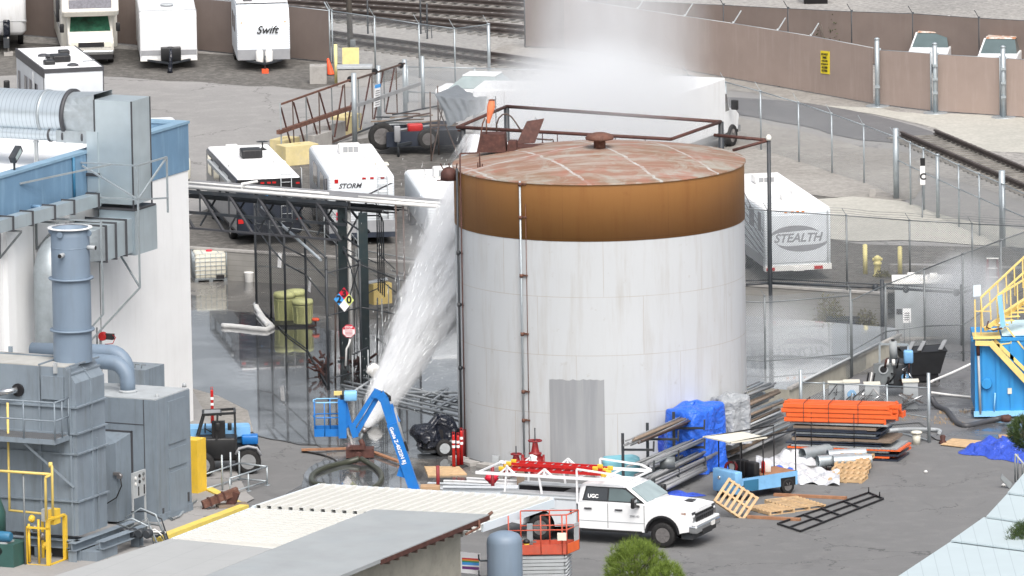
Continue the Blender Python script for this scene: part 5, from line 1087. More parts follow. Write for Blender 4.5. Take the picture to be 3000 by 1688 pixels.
MB().bb(-.14,.14,-1.0,-.7,0,.18).obj('jack_block','cone_orange',t)
ac(t,.2,2.2,2.8); vent(t,-.6,1.4,2.79,'dark_trim'); vent(t,.75,1.8,2.79)
swin(t,-1,2.0,3.0,1.4,2.1,W); swin(t,-1,3.6,4.4,1.4,2.1,W)
# --- near-left white coach with dark roof trim (rear toward camera)
c,rz,W=near_frame(133,428,308,420); rz += R(0); W=2.45; t=thing('motorhome','white motorhome with black roof trim and dark roof pods at the left','motorhome',c,rz+R(1.0))
H=Zat(G(133,428,LZ),205)-LZ
o=MB().rbox(-W / 2,W / 2,0,6.6,.45,H,.07).obj('body','body_grey_white',t); MB().bb(-W / 2+.03,W / 2-.03,.06,6.5,H,H+.02).obj('roof','roof_white',t)
m_=MB().bb(-W / 2-.02,W / 2+.02,-.025,.03,H-.14,H+.03); m_.bb(-W / 2-.03,-W / 2+.04,0,6.6,H-.32,H+.03); m_.bb(W / 2-.04,W / 2+.03,0,6.6,H-.05,H+.03); m_.obj('roof_trim','dark_trim',t)
MB().bb(-W / 2-.014,-W / 2,-.014,.04,.4,H-.12).obj('corner_trim','dark_trim',t); MB().bb(W / 2-.02,W / 2+.014,-.014,.04,.4,H-.12).obj('corner_trim','dark_trim',t)
ac(t,-.15,2.2,H+.02,'black_plastic',(.75,.8,.28)); ac(t,-.35,3.0,H+.02,'dark_trim',(.5,.5,.18))
for x,y in ((-.75,1.4),(.35,4.2)): MB().rbox(x-.22,x+.22,y-.22,y+.22,H+.02,H+.2,.05).obj('roof_vent','black_plastic',t)
for x,y in ((-.55,3.9),(.1,.7)): MB().lathe([(.24,0),(.22,.06),(.12,.1),(.02,.11)],(x,y,H+.02),16).obj('roof_vent','dark_trim',t)
MB().tube([(.7,1.7,H+.05),(1.0,1.7,H+.06),(1.2,1.9,H+.05)],.03,6).obj('antenna','grey_light',t)
for y0,y1 in ((3.9,4.7),(2.8,3.6),(1.5,2.2),(5.6,6.0)): swin(t,-1,y0,y1,1.55,2.3,W,'curtain_grey'); swin(t,-1,y0+.3,y0+.5,1.56,2.29,W+.03)
MB().cyl((-W / 2-.12,1.9,1.0),(-W / 2-.12,1.9,H-.3),.03,None,6).obj('awning_arm','grey_light',t); MB().rbox(-W / 2-.75,-W / 2-.5,5.3,5.45,1.5,2.0,.06).obj('mirror','black_plastic',t); MB().cyl((-W / 2-.6,5.4,1.5),(-W / 2,5.6,1.42),.025,None,6).obj('mirror_arm','black_plastic',t)
for k in range(5): MB().beam((-W / 2-.01,.6+k*.22,1.2+k*.02),(-W / 2-.01,1.6+k*.25,.9+k*.22),.05,.012,(1,0,0)).obj('stripe','decal_grey',t)
for s in (-1,1):
 for y in (1.6,5.2): wheel(t,(s*(W / 2-.15),y,.4),.4,.25,'X')
# --- dark motorhome behind the pipe rack
def coach(label,uL,vL,uR,vR,L,vtop,m,roofm='roof_white',W=2.5,z0=.4,rzo=0):
 c,rz,_=near_frame(uL,vL,uR,vR); t=thing('motorhome',label,'motorhome',c,rz+R(rzo),'motorhomes parked behind the pipe rack'); H=Zat(G((uL+uR) / 2,(vL+vR) / 2,LZ),vtop)-LZ
 MB().rbox(-W / 2,W / 2,0,L,z0,H,.16,4).obj('body',m,t); MB().rbox(-W / 2+.05,W / 2-.05,.04,L-.1,H-.1,H+.02,.1).obj('roof',roofm,t)
 for s in (-1,1):
  for y in (2.0,L-1.6): wheel(t,(s*(W / 2-.12),y,.42),.42,.26,'X')
 return t,H
t,H=coach('dark navy motorhome with a black pod on its white roof behind the pipe rack',690,722,893,716,8.6,520,'trailer_dark',rzo=4.5)
win(t,-1.2,1.2,H-.42,H-.06,-.014,'ink_black','rear_window'); MB().bb(-1.26,-1.25,0.1,8.4,.6,H-.3).obj('side_panel','bus_silver',t); MB().bb(1.25,1.26,0.1,8.4,.6,H-.3).obj('side_panel','bus_silver',t)
ac(t,.05,5.2,H+.02,'black_plastic',(.8,.8,.34)); MB().tube([(.35+.9,.25,H+.3),(.35+.9,-.03,H+.3),(.35+.9,-.05,H-.5)],.02,6).obj('ladder','grey_light',t)
lad=MB()
for x in (.45,.85): lad.cyl((x,-.08,.8),(x,-.08,H+.2),.018,None,6)
for k in range(7): lad.cyl((.45,-.08,.9+k*.3),(.85,-.08,.9+k*.3),.015,None,6)
lad.obj('ladder','grey_light',t)
for x in (-.25,0,.2): lamp(t,x,H-.2)
for x in (-1.1,1.1): lamp(t,x,H-.25); lamp(t,x,.95,'lens_red',(.1,.08))
for x,y,hh in ((-.3,8.0,.1),(.9,3.4,.08),(-.9,3.0,.08),(0,1.0,.05)): vent(t,x,y,H+.02,'plastic_white',.45,hh)
MB().lathe([(.16,0),(.03,.1),(.03,.3),(.25,.32)],(.75,7.0,H+.02),12).obj('antenna','black_plastic',t)
for k in range(14):
 a0,a1=R(20+k*11),R(31+k*11); MB().beam((.1-.55*math.cos(a0),-.008,1.55+.38*math.sin(a0)),(.1-.55*math.cos(a1),-.008,1.55+.38*math.sin(a1)),.016,.06,(0,1,0)).obj('swirl_decal','sign_blue',t) if k % 2 == 0 else None
swin(t,-1,2.0,3.6,1.7,2.4,2.53); swin(t,-1,4.6,6.2,1.7,2.4,2.53); swin(t,-1,6.8,7.8,1.7,2.4,2.53); MB().beam((-1.33,1.4,H-.35),(-1.33,7.2,H-.35),.12).obj('awning','grey_light',t)
t,H=coach('white motorhome lettered STORM with a grey belly stripe',965,722,1160,717,8.0,512,'siding_white',rzo=3)
MB().bb(-1.255,1.255,-.015,8,.5,.95).obj('belly_panel','trailer_grey',t); MB().bb(-1.252,1.252,-.012,8,.3,.5).obj('skirt','trailer_dark',t)
text('lettering','STORM','decal_dark',t,(-.45,-.012,H-.42),(1,0,0),(0,0,1),.26,shear=.35,bold=.006,world=False)
MB().bb(-1.02,-.88,-.02,0,H-.3,H-.15).obj('badge','lens_red',t); MB().slab([(.2,-.014,H-.75),(.35,-.014,H-.75),(1.2,-.014,H-.35),(1.1,-.014,H-.35)],.01).obj('stripe','decal_dark',t)
for x in (.1,.4,.8): lamp(t,x,H-.14)
ac(t,.1,5.6,H+.02,'plastic_white',(.85,.9,.34)); vent(t,.8,4.2,H+.02,'plastic_white',.55,.16); vent(t,1.0,2.2,H+.02,'plastic_cream',.5,.08)
m_=MB()
for x in (.62,.98): m_.cyl((x,-.07,1.0),(x,-.07,H+.25),.016,None,6)
for k in range(6): m_.cyl((.62,-.07,1.1+.3*k),(.98,-.07,1.1+.3*k),.014,None,6)
m_.obj('ladder','grey_light',t); swin(t,-1,2.0,3.4,1.6,2.4,2.5); swin(t,-1,4.6,6.2,1.6,2.4,2.5); MB().cyl((-1.3,.6,1.2),(-1.3,.6,H-.2),.06,None,8).obj('awning_arm','dark_trim',t)
MB().bb(-1.26,-.92,-.02,3.0,1.2,1.9).obj('slide_trim','grey_light',t); MB().bb(-.98,-.62,-.03,-.013,1.0,1.3).obj('notice','sign_red',t)
t,H=coach('white trailer with a railed roof rack, its rear lost in the water spray',1262,742,1440,736,8.6,592,'siding_white',z0=.5)
ac(t,.1,6.4,H+.02,'plastic_white',(.9,.9,.36)); m_=MB()
for x,y in ((-.7,4.2),(.7,4.2),(-.7,6.2),(.7,6.2)): m_.cyl((x,y,H),(x,y,H+.35),.018,None,6)
for z in (.2,.35): m_.tube([(-.7,6.2,H+z),(-.7,4.2,H+z),(.7,4.2,H+z),(.7,6.2,H+z)],.018,6)
m_.obj('roof_rack','plastic_white',t)
# part of a cream van nose behind the warehouse corner
c=G(545,560,LZ); t=thing('motorhome','cream vehicle nose peeping out beside the warehouse corner','motorhome',c,R(8)); MB().rbox(-1.5,.22,0,4,.4,1.35,.2).obj('body','plastic_cream',t); MB().rbox(-1.45,.05,.8,4,1.3,2.4,.2).obj('cab','white_paint',t); MB().bb(.03,.06,1.0,1.9,1.4,2.0).obj('window','glass_dark',t); wheel(t,(.1,.9,.36),.36,.2,'X')
# --- STEALTH toy hauler
c,rz,_=near_frame(2243,829,2435,820); t=thing('toy_hauler_trailer','white toy hauler trailer lettered STEALTH behind the block wall','trailer',c,rz); W=2.5; H=Zat(G(2340,824,LZ),612)-LZ
MB().rbox(-W / 2,W / 2,0,9,.55,H,.1,4).obj('body','siding_white',t); MB().rbox(-W / 2+.03,W / 2-.03,.03,8.9,H-.06,H+.03,.05).obj('roof','roof_white',t)
MB().bb(-W / 2+.18,W / 2-.18,-.03,0,.72,H-.22).obj('ramp_door','body_grey_white',t); MB().bb(-W / 2,W / 2,-.05,.3,.42,.62).obj('rear_bumper','plastic_white',t)
for s in (-1,1): m_=MB().bb(s*(W / 2-.16),s*(W / 2-.10),-.045,0,.6,H-.1); m_.obj('door_frame','grey_light',t)
for x in (-1.05,.75): MB().bb(x-.16,x+.16,-.07,-.05,.44,.56).obj('tail_light','lens_red',t)
MB().bb(-.2,.2,-.08,-.052,.40,.56).obj('number_plate','plastic_white',t)
text('lettering','STEALTH','decal_grey',t,(-.02,-.032,H*.60),(1,0,0),(0,0,1),.44,shear=.3,bold=.012,world=False)
def crescent(cx,cz,rx,rz_,a0,a1,w0,flip,m='decal_grey',y=-.034):
 n=16; A=[]; B_=[]
 for k in range(n+1):
  a=R(a0+(a1-a0)*k / n); f=math.sin(math.pi*k / n); A.append((cx+rx*math.cos(a),y,cz+rz_*math.sin(a))); B_.append((cx+(rx-w0*f)*math.cos(a),y,cz+(rz_-w0*f)*math.sin(a)))
 return MB().add(A+B_,[(k,k+1,n+2+k,n+1+k) for k in range(n)]).obj('swirl_decal',m,t)
crescent(-.1,H*.62,.95,.42,20,185,.22,0); crescent(.15,H*.58,1.0,.45,195,360,.24,0)
for x in (-.45,-.2,0,.2): lamp(t,x,H-.1,'lens_amber',(.05,.03))
ac(t,.15,6.5,H+.03,'plastic_white',(.8,.9,.3)); vent(t,.1,2.2,H+.03,'plastic_white',.5,.18); vent(t,.75,3.6,H+.03,'plastic_white',.4,.1); ac(t,-.6,8.2,H+.03,'plastic_white',(.6,.6,.28))
for y0,y1 in ((.6,1.1),(1.8,2.6)): swin(t,-1,y0,y1,1.8,2.5,W,'curtain_grey')
for k in range(6): MB().beam((-W / 2-.01,.2,1.9-k*.2),(-W / 2-.01,3.6+k*.3,2.9-k*.28),.06,.012,(1,0,0)).obj('stripe','decal_grey',t)
MB().bb(-W / 2-.012,W / 2+.012,.3,9,.56,.95).obj('belly_panel','trailer_grey',t)
for s in (-1,1):
 for y in (3.5,4.5): wheel(t,(s*(W / 2-.1),y,.38),.38,.24,'X')
# --- white box truck in the mist,cab pointing right
rz=R(66); c=G(2128,442,LZ)-Vector((math.cos(rz),math.sin(rz),0))*2.75; t=thing('box_truck','white box truck half hidden by mist behind the tank','truck',c,rz)
c2=SFI @ c
MB().bb(-4.4,2.75,0,2.45,.8,2.95).obj('cargo_box','white_paint',t,bevel=.05); MB().bb(-4.4,4.3,.3,2.1,.5,.79).obj('chassis','dark_steel',t)
loops=[[(2.95,y,.6),(4.6,y,.6),(4.75,y,1.2),(4.4,y,1.45),(3.75,y,1.6),(3.4,y,2.35),(2.95,y,2.4)] for y in (.25,.32,2.1,2.17)]
MB().loft(loops,True,True,False).obj('cab','white_paint',t,bevel=.05); MB().slab([(3.1,.24,1.5),(3.68,.24,1.5),(3.42,.24,2.2),(3.1,.24,2.2)],.02,(0,-1,0)).obj('door_window','glass_dark',t); MB().slab([(3.74,.4,1.66),(3.74,2.0,1.66),(3.46,2.0,2.28),(3.46,.4,2.28)],-.02).obj('windscreen','glass_dark',t)
MB().rbox(3.5,3.62,-.2,.1,1.55,1.95,.04).obj('mirror','black_plastic',t); MB().bb(4.6,4.85,.25,2.2,.5,.75).obj('bumper','chrome',t)
for x,y in ((3.9,.3),(3.9,2.1),(-2.6,.35),(-2.6,2.1)): wheel(t,(x,y,.45),.45,.28)
# --- long white trailer deep in the mist
c,rz,_=near_frame(1440,430,1840,440); t=thing('box_trailer','long white box trailer almost lost in the white mist','trailer',c+Vector((-.5,-2.5,0)),R(-10)); MB().bb(-3.0,2.4,0,2.5,.7,2.75).obj('body','white_paint',t,bevel=.08)
for x in (-1.5,1.5): wheel(t,(x,.2,.4),.4,.25)
# --- flat trailer with a grey tarpaulin hut and scrap
c=G(1250,452,LZ); t=thing('flatbed_trailer','black flatbed trailer loaded with scrap behind the parked caravans','trailer',c,R(8))
MB().bb(-1.6,1.5,0,2.2,.7,.82).obj('deck','trailer_dark',t)
MB().bb(-1.62,1.5,-.05,.0,.35,.95).obj('side_board','trailer_dark',t); MB().bb(-1.62,1.5,2.2,2.25,.5,1.0).obj('side_board','trailer_dark',t)
wheel(t,(-1.75,.35,.75),.55,.22,'Y'); wheel(t,(.05,-.15,.65),.42,.3,'Y')
m_=MB().rbox(-1.35,-1.1,-.5,-.3,.6,1.25,.05); m_.obj('jack_cover','trailer_grey',t); m_=MB().cyl((-1.2,-.5,0),(-1.2,-.5,.6),.05,None,8); m_.beam((-1.2,-.6,.5),(-.6,0,.5),.1); m_.obj('tongue','dark_steel',t)
MB().rbox(-.7,-.1,.2,.6,.85,1.2,.06).obj('fuel_can','red_paint',t)
ra=random.Random(11)
for k in range(16): x,y=ra.uniform(-1.4,1.0),ra.uniform(.2,2.0); a=ra.uniform(-.5,.5); L=ra.uniform(.5,1.1); z=ra.uniform(.9,1.75-abs(x)*.3); MB().beam((x-L*math.cos(a),y,z),(x+L*math.cos(a),y+.3,z+L*math.sin(a)*.5),.07,.05).obj('scrap',ra.choice(('wood_old','galv_dark','dark_steel','grey_light','brown_steel')),t)
c=G(1372,474,LZ); t=thing('tarpaulin_shelter','slate grey tarpaulin draped over a frame next to the scrap trailer','tarpaulin',c,R(-10))
Y_=c.y; rows=[[AtY(1338,249,Y_+2.0),AtY(1428,280,Y_+2.0)],[AtY(1273,277,Y_),AtY(1425,289,Y_)],[AtY(1300,330,Y_-.15),AtY(1420,318,Y_-.15)],[AtY(1312,370,Y_-.3),AtY(1408,330,Y_-.3)]]
def tf(u,v):
 k=min(2,int(v*3)); f=v*3-k; p=L3(L3(rows[k][0],rows[k][1],u),L3(rows[k+1][0],rows[k+1][1],u),f); w_=math.sin(u*15+v*4)+.5*math.sin(u*34-v*6); return p+Vector((0,(.07 if v > .33 else .02)*w_,-.12*math.sin(math.pi*u)*(1-v)+.02*w_))
MB().grid(tf,36,30).obj('canopy','tarp_slate',t,True)
m_=MB()
for x in (-1.5,1.5):
 m_.cyl((x,0,0),(x,0,2.8),.03,None,6); m_.cyl((x,1.7,0),(x,1.7,2.8),.03,None,6)
m_.beam((-1.5,0,0),(-.9,0,2.6),.04); m_.beam((-.3,0,0),(-1.2,0,2.2),.04); m_.obj('frame','brown_steel',t)
# --- two old cars behind the tan gate panels
def old_car(label,u,v,rzd,roofm):
 c=G(u,v,LZ); t=thing('parked_car',label,'car',c,R(rzd),'old cars between the two brown fences')
 loops=[[(-2.2,y,.4),(2.2,y,.4),(2.25,y,.8),(1.2,y,.98),(-1.5,y,1.0),(-2.25,y,.9)] for y in (-.85,-.8,.8,.85)]
 MB().loft(loops,True,True).obj('body','white_paint',t,bevel=.05)
 MB().loft([[(-1.5,-.78,.98),(1.1,-.78,.98),(1.1,.78,.98),(-1.5,.78,.98)],[(-1.0,-.62,1.5),(.45,-.62,1.5),(.45,.62,1.5),(-1.0,.62,1.5)]],True,True).obj('windows','glass_teal',t)
 MB().rbox(-1.02,.47,-.64,.64,1.49,1.56,.05).obj('roof',roofm,t)
 for x,y in ((-1.0,-.64),(.45,-.64),(-.3,-.65)): MB().beam((x+(.62 if x > 0 else -.4 if x < -.5 else 0),y-.15,.98),(x,y,1.52),.06).obj('pillar','white_paint',t)
 for x in (-1.4,1.4):
  for y in (-.75,.75): wheel(t,(x,y,.32),.32,.2)
_t=NT('rusty_roof'); _b=_t.noise(_t.tc.outputs["Object"],2.5,5,.6); _t.col(_t.mix(_t.ramp(_b,[(.42,0.),(.58,1.)]),(.62,.62,.58),(.42,.19,.10))); _t.rough(.6)
old_car('old white car with a rust patched roof, the left one of two',2735,196,-100,'rusty_roof'); old_car('old white car with an orange rusty roof, the right one of two',2935,214,-100,'rusty_roof')
# --- windscreen glass of a car near the tarpaulin
c=G(1425,320,LZ); t=thing('parked_car','pale car with a large windscreen just behind the grey tarpaulin','car',c,R(-15)); MB().rbox(-2,2,-.8,.8,.35,.95,.15).obj('body','white_paint',t)
MB().loft([[(-1.4,-.75,.95),(1.2,-.75,.95),(1.2,.75,.95),(-1.4,.75,.95)],[(-.8,-.6,1.45),(.5,-.6,1.45),(.5,.6,1.45),(-.8,.6,1.45)]]).obj('windows','glass_pale',t); MB().rbox(-.85,.55,-.62,.62,1.44,1.5,.04).obj('roof','white_paint',t)
for x in (-1.3,1.3): wheel(t,(x,-.7,.32),.32,.2)
# ================================================================== PICKUP TRUCK (front axle at local x=0, near flank at y=0, travelling +x)
fw=G(1941,1606); rwp=G(1580,1584); a=math.atan2((fw-rwp).y,(fw-rwp).x); WB=(fw-rwp).length
pk=thing('pickup_truck','white crew cab pickup truck with a service body and ladder rack','truck',fw,a)
def arch(cx,r,n=10,z=.42): return [(cx+r*math.cos(R(180-180*k / n)),z+r*math.sin(R(180-180*k / n))) for k in range(n+1)]
low=[(-2.93,.50),(-.62,.46)]+[(x,z) for x,z in arch(0,.56,12,.46)][0:]+[(.62,.50),(.98,.58),(1.06,.95),(1.02,1.22),(.55,1.30),(-.62,1.36),(-2.93,1.34)]
def flank(poly,y0,y1,inset=.05):
 # loft across the truck so the flanks roll in at their edges
 cx=sum(p[0] for p in poly) / len(poly); cz=.95; L=[]
 for y,s in ((y0,.985),(y0+.06,1.0),(y1-.06,1.0),(y1,.985)): L.append([(cx+(x-cx)*(1-(1-s)*.4),y,cz+(z-cz)*s) for x,z in poly])
 return MB().loft(L,True,True,False)
flank(low,0,2.02).obj('body','truck_white',pk)
# hood
L=[]
for x,zc,ze,w_ in ((-.85,1.40,1.33,.93),(-.3,1.41,1.33,.95),(.45,1.37,1.29,.93),(.90,1.30,1.22,.86),(1.02,1.20,1.15,.82)):
 L.append([(x,1.01-w_,ze-.12),(x,1.01-w_+.05,ze),(x,1.01-.5,ze+.05),(x,1.01-.33,zc+.05),(x,1.01+.33,zc+.05),(x,1.01+.5,ze+.05),(x,1.01+w_-.05,ze),(x,1.01+w_,ze-.12)])
hood=MB().loft(L,True,True,True).obj('hood','truck_white',pk); MB().bb(.45,.72,.8,1.22,1.425,1.437).obj('hood_scoop','black_plastic',hood)
# cabin
def cabring(z,x0,x1,i): return [(x0,i,z),(x0+.12,i-.02,z),(x1-.2,i-.02,z),(x1,i+.1,z),(x1,2.02-i-.1,z),(x1-.2,2.02-i+.02,z),(x0+.12,2.02-i+.02,z),(x0,2.02-i,z)]
cabz=[(1.33,-2.93,-.42,.04),(1.42,-2.93,-.55,.05),(1.86,-2.88,-1.17,.17),(1.93,-2.82,-1.32,.24),(1.965,-2.6,-1.55,.45)]
cbn=MB().loft([cabring(*r) for r in cabz],True,True,True).obj('cabin','truck_white',pk)
def sidept(x,z): t_=(z-1.42) / .44; return Vector((x,.05+.12*t_-.035,z))
for nm,xs in (('window',[(-2.72,1.44),(-1.92,1.44),(-1.92,1.83),(-2.62,1.83)]),('window',[(-1.86,1.44),(-.78,1.44),(-.98,1.6),(-1.30,1.80),(-1.42,1.83),(-1.86,1.83)])):
 wo=MB().slab([sidept(x,z) for x,z in xs],.012,(0,-1,0)).obj(nm,'glass_dark' if xs[0][0] < -2 else 'glass_teal',cbn)
 if xs[0][0] < -2:
  text('lettering','UGC','decal_white',cbn,(-2.40,.032,1.56),(1,0,0),(0,.27,1),.17,bold=.006,world=False); MB().slab([(-2.52,.03,1.46),(-2.28,.03,1.46),(-2.28,.032,1.475),(-2.52,.032,1.475)],.004,(0,-1,0)).obj('lettering','decal_white',cbn)
for xs in ([(-2.78,1.41),(-.60,1.41),(-1.30,1.865),(-2.68,1.865)],): MB().slab([sidept(x,z)+Vector((0,.008,0)) for x,z in xs],.01,(0,-1,0)).obj('window_trim','black_plastic',cbn)
MB().slab([(-.555,.14,1.44),(-.555,1.88,1.44),(-1.15,1.80,1.84),(-1.15,.24,1.84)],-.03).obj('windscreen','glass_pale',cbn)
for x in (-1.88,-.62): MB().bb(x-.006,x+.006,-.012,.01,.55,1.36).obj('door_seam','dark_trim',pk)
for x in (-2.56,-1.5): MB().rbox(x-.13,x+.13,-.05,.0,1.14,1.19,.015).obj('door_handle','dark_trim',pk)
MB().bb(-2.9,-.6,-.012,0,.76,.775).obj('body_line','grey_light',pk); text('badge','2500 HD','decal_grey',pk,(-.95,-.012,.98),(1,0,0),(0,0,1),.09,world=False)
MB().bb(-2.8,-.7,-.02,.12,.42,.50).obj('sill','black_plastic',pk)
mr=MB().rbox(-.93,-.80,-.42,-.16,1.30,1.64,.05).obj('mirror','black_plastic',pk); MB().beam((-.86,-.2,1.36),(-.80,.06,1.30),.08).obj('mirror_arm','black_plastic',mr); MB().bb(-.79,-.785,-.39,-.2,1.50,1.58).obj('turn_signal','grey_light',mr)
MB().rbox(-.93,-.80,2.18,2.44,1.30,1.64,.05).obj('mirror','black_plastic',pk)
# wheel arches,wheels,face
for k in range(12):
 pass
m_=MB(); A1=arch(0,.60,14,.46); A0=arch(0,.53,14,.46); n=len(A1)
m_.add([(x,-.035,z) for x,z in A1]+[(x,-.035,z) for x,z in A0]+[(x,.06,z) for x,z in A1]+[(x,.06,z) for x,z in A0],[(k,k+1,n+k+1,n+k) for k in range(n-1)]+[(k,2*n+k,2*n+k+1,k+1) for k in range(n-1)]+[(n+k,n+k+1,3*n+k+1,3*n+k) for k in range(n-1)]); m_.obj('wheel_arch','black_plastic',pk)
MB().bb(-.58,.56,.12,1.9,.50,1.0).obj('wheel_well','ink_black',pk)
for y in (.14,1.86): wheel(pk,(0,y,.41),.41,.28); wheel(pk,(-WB,y+(.06 if y < 1 else -.06),.41),.41,.28)
MB().bb(1.0,1.075,.25,1.77,.84,1.14).obj('grille','black_plastic',pk); m_=MB()
for k in range(9): m_.bb(1.076,1.085,.32+k*.165,.42+k*.165,.86,1.12)
m_.obj('grille_mesh','ink_black',pk); MB().bb(1.0,1.09,.2,1.82,1.02,1.07).obj('grille_bar','dark_trim',pk)
for y in (.03,1.99): s=1 if y < 1 else -1; MB().bb(.82,1.04,min(y-.02*s,y+.26*s),max(y-.02*s,y+.26*s),1.12,1.2).obj('headlight','dark_trim',pk); MB().bb(.66,.82,min(y-.03*s,y+.03*s),max(y-.03*s,y+.03*s),1.12,1.19).obj('turn_signal','lens_amber',pk); MB().bb(.96,1.07,min(y,y+.2*s),max(y,y+.2*s),.86,1.05).obj('fog_light','chrome',pk)
MB().rbox(.90,1.22,-.02,2.04,.52,.78,.07).obj('bumper','chrome',pk); MB().rbox(.94,1.20,.0,2.02,.76,.86,.05).obj('bumper_top','truck_white',pk); MB().bb(1.0,1.23,.45,1.6,.46,.62).obj('bumper_insert','black_plastic',pk); MB().bb(1.225,1.235,1.2,1.5,.60,.74).obj('number_plate','plastic_white',pk)
MB().bb(.6,.98,.15,1.9,.30,.52).obj('skid_plate','dark_steel',pk); MB().bb(-5.4,.6,.55,1.45,.42,.58).obj('chassis','dark_steel',pk)
# service body
x0,x1=-5.62,-2.98; m_=MB()
lowb=[(x0,.62)]+[(x,z) for x,z in arch(-WB,.56,12,.50)]+[(x1,.56),(x1,1.50),(x0,1.50)]
for (y0,y1) in ((-.02,.52),(1.5,2.04)): MB().side(lowb,y0,y1).obj('tool_bin','body_grey_white',pk)
MB().bb(x0,x1,.52,1.5,.80,.9).obj('bed_floor','black_plastic',pk); MB().bb(x0,x1,-.03,.53,1.502,1.54).obj('bin_lid','grey_light',pk); MB().bb(x0,x1,1.49,2.05,1.502,1.54).obj('bin_lid','grey_light',pk)
MB().bb(x1-.7,x1-.02,.54,1.48,1.45,1.52).obj('tool_box','black_plastic',pk); MB().bb(x0+.05,x1-.72,.54,.56,.9,1.5).obj('bed_liner','ink_black',pk); MB().bb(x0+.05,x1-.72,1.46,1.48,.9,1.5).obj('bed_liner','ink_black',pk)
for (xa,xb,za,zb_) in ((x0+.06,-WB-.6,.72,1.36),(-WB+.62,x1-.06,.62,1.36),(-WB-.55,-WB+.58,1.10,1.36)): MB().bb(xa,xb,-.035,-.021,za,zb_).obj('bin_door','body_grey_white',pk)
MB().bb(x1-.2,x1-.14,-.06,-.036,.95,1.1).obj('latch','dark_trim',pk); MB().bb(x0,x1,-.045,-.02,1.40,1.43).obj('seam','grey_plastic',pk)
MB().bb(x0-.25,x0-.02,0,2.0,.5,.62).obj('rear_bumper','galv_steel',pk)
# rack
rk=[]
def rt(a,b,w_=.055): return MB().beam(a,b,w_).obj('rack_tube','truck_white',pk)
RX0,RX1,RXF=x0+.05,x1+.04,-1.25; RZ1,RZ2=2.12,2.30
for y in (.0,2.0):
 rt((RX0+.1,y,1.54),(RX0+.2,y,2.42)); rt((RX1,y,1.3),(RX1,y,2.42)); rt((RX0+1.4,y,1.54),(RX0+1.3,y,2.12))
 rt((RX0-.9,y,RZ1),(RXF+.1,y,RZ1),.09); rt((RX1,y,2.42),(RXF-.25,y,2.30)); rt((RXF-.25,y,2.30),(RXF+.1,y,RZ1+.02))
 for xx in (RX0+.2,RX0+1.5): rt((xx,y,2.36),(xx+.3,y,RZ1)); rt((xx,y,2.36),(xx,y,RZ1)); rt((xx,y,2.36),(xx-.28,y,RZ1))
for x in (RX0-.85,RX0+.2,RX0+1.4,RX1,RXF-.9,RXF+.08): rt((x,0,RZ1),(x,2.0,RZ1))
# ladders on the rack
def ladder(label,y0,z,xa,xb,off):
 p=XF[pk.name] @ Vector(((xa+xb) / 2,y0,z)); t=thing('ladder',label,'ladder',p,a,'ladders on the pickup rack'); L=xb-xa
 for y in (0,.42): MB().bb(-L / 2,L / 2,y-.016,y+.016,-.045,.045).obj('rail','red_paint',t)
 for k in range(int(L / .305)): MB().cyl((-L / 2+.2+k*.305,0,0),(-L / 2+.2+k*.305,.42,0),.018,None,6).obj('rung','grey_light',t)
 for x in (-L / 2,L / 2):
  for y in (0,.42): MB().rbox(x-.09,x+.09,y-.04,y+.04,-.07,.07,.02).obj('foot','yellow_paint',t)
 return t
ladder('red ladder with yellow feet lying nearest on the pickup rack',.35,RZ1+.1,RX0-.15,RXF-.9,0); ladder('red ladder with yellow feet stacked farther back on the pickup rack',1.0,RZ1+.12,RX0+.1,RXF-1.1,0); ladder('third red ladder lying on top of the other two on the rack',.62,RZ1+.23,RX0+.0,RXF-1.3,0)
# ================================================================== PIPE RACK (left of the tank)
PRZ=5.9; ra=random.Random(21)
def PG(u,v,z=PRZ): return G(u,v,z)
cA,cB=G(1010,1062),G(1072,1108)
pr=thing('pipe_rack','dark steel pipe rack with trusses and a narrow grey roof','pipe rack',cA)
zA=Zat(cA,583); a0,a1=PG(500,551,zA),PG(1283,613,zA); dr_=(a1-a0).normalized(); dn=Vector((-dr_.y,dr_.x,0))
for c,m in ((cA,'dark_green_steel'),(cB,'dark_green_steel')):
 m_=MB()
 for s in (-1,1): m_.box((c.x,c.y+s*.15,zA / 2),(.32,.03,zA))
 m_.box((c.x,c.y,zA / 2),(.03,.27,zA)); m_.box((c.x,c.y,.02),(.5,.5,.04)); m_.obj('column',m,pr,True)
rf0,rf1=a0+dn*.2,a1+dn*.2
def strip_mat():
 t=NT('rack_roof'); v=t.tc.outputs["Object"]; n=t.noise(v,3,4); br=t.n.new("ShaderNodeTexBrick"); t.lk(t.mp(v,(1,1,1),(0,0,math.atan2(-dr_.y,dr_.x))),br.inputs[0]); br.inputs["Scale"].default_value=1.0
 br.inputs["Brick Width"].default_value=.9; br.inputs["Row Height"].default_value=.9; br.inputs["Mortar Size"].default_value=.02
 br.inputs["Color1"].default_value=(.20,.205,.215,1); br.inputs["Color2"].default_value=(.25,.255,.265,1); br.inputs["Mortar"].default_value=(.12,.12,.13,1); t.col(t.mix(t.math('MULTIPLY',n,.4),br.outputs[0],(.15,.15,.16))); t.rough(.8)
strip_mat()
w4=dn*1.5
MB().slab([rf0+Vector((0,0,.06)),rf1-dr_*.3+Vector((0,0,.06)),rf1-dr_*.3+w4+Vector((0,0,.06)),rf0+w4+Vector((0,0,.06))],.05,(0,0,1)).obj('roof','rack_roof',pr,True)
for k,(off,r,dz,s0,s1) in enumerate(((-.02,.07,.10,0,1),(.18,.045,.22,0,.42),(.28,.05,.20,.30,.58),(.12,.045,.20,.70,1))):
 MB().cyl(L3(a0,a1,s0)+dn*off+Vector((0,0,dz)),L3(a0,a1,s1)+dn*off+Vector((0,0,dz)),r,None,8).obj('white_pipe','plastic_white',pr,True)
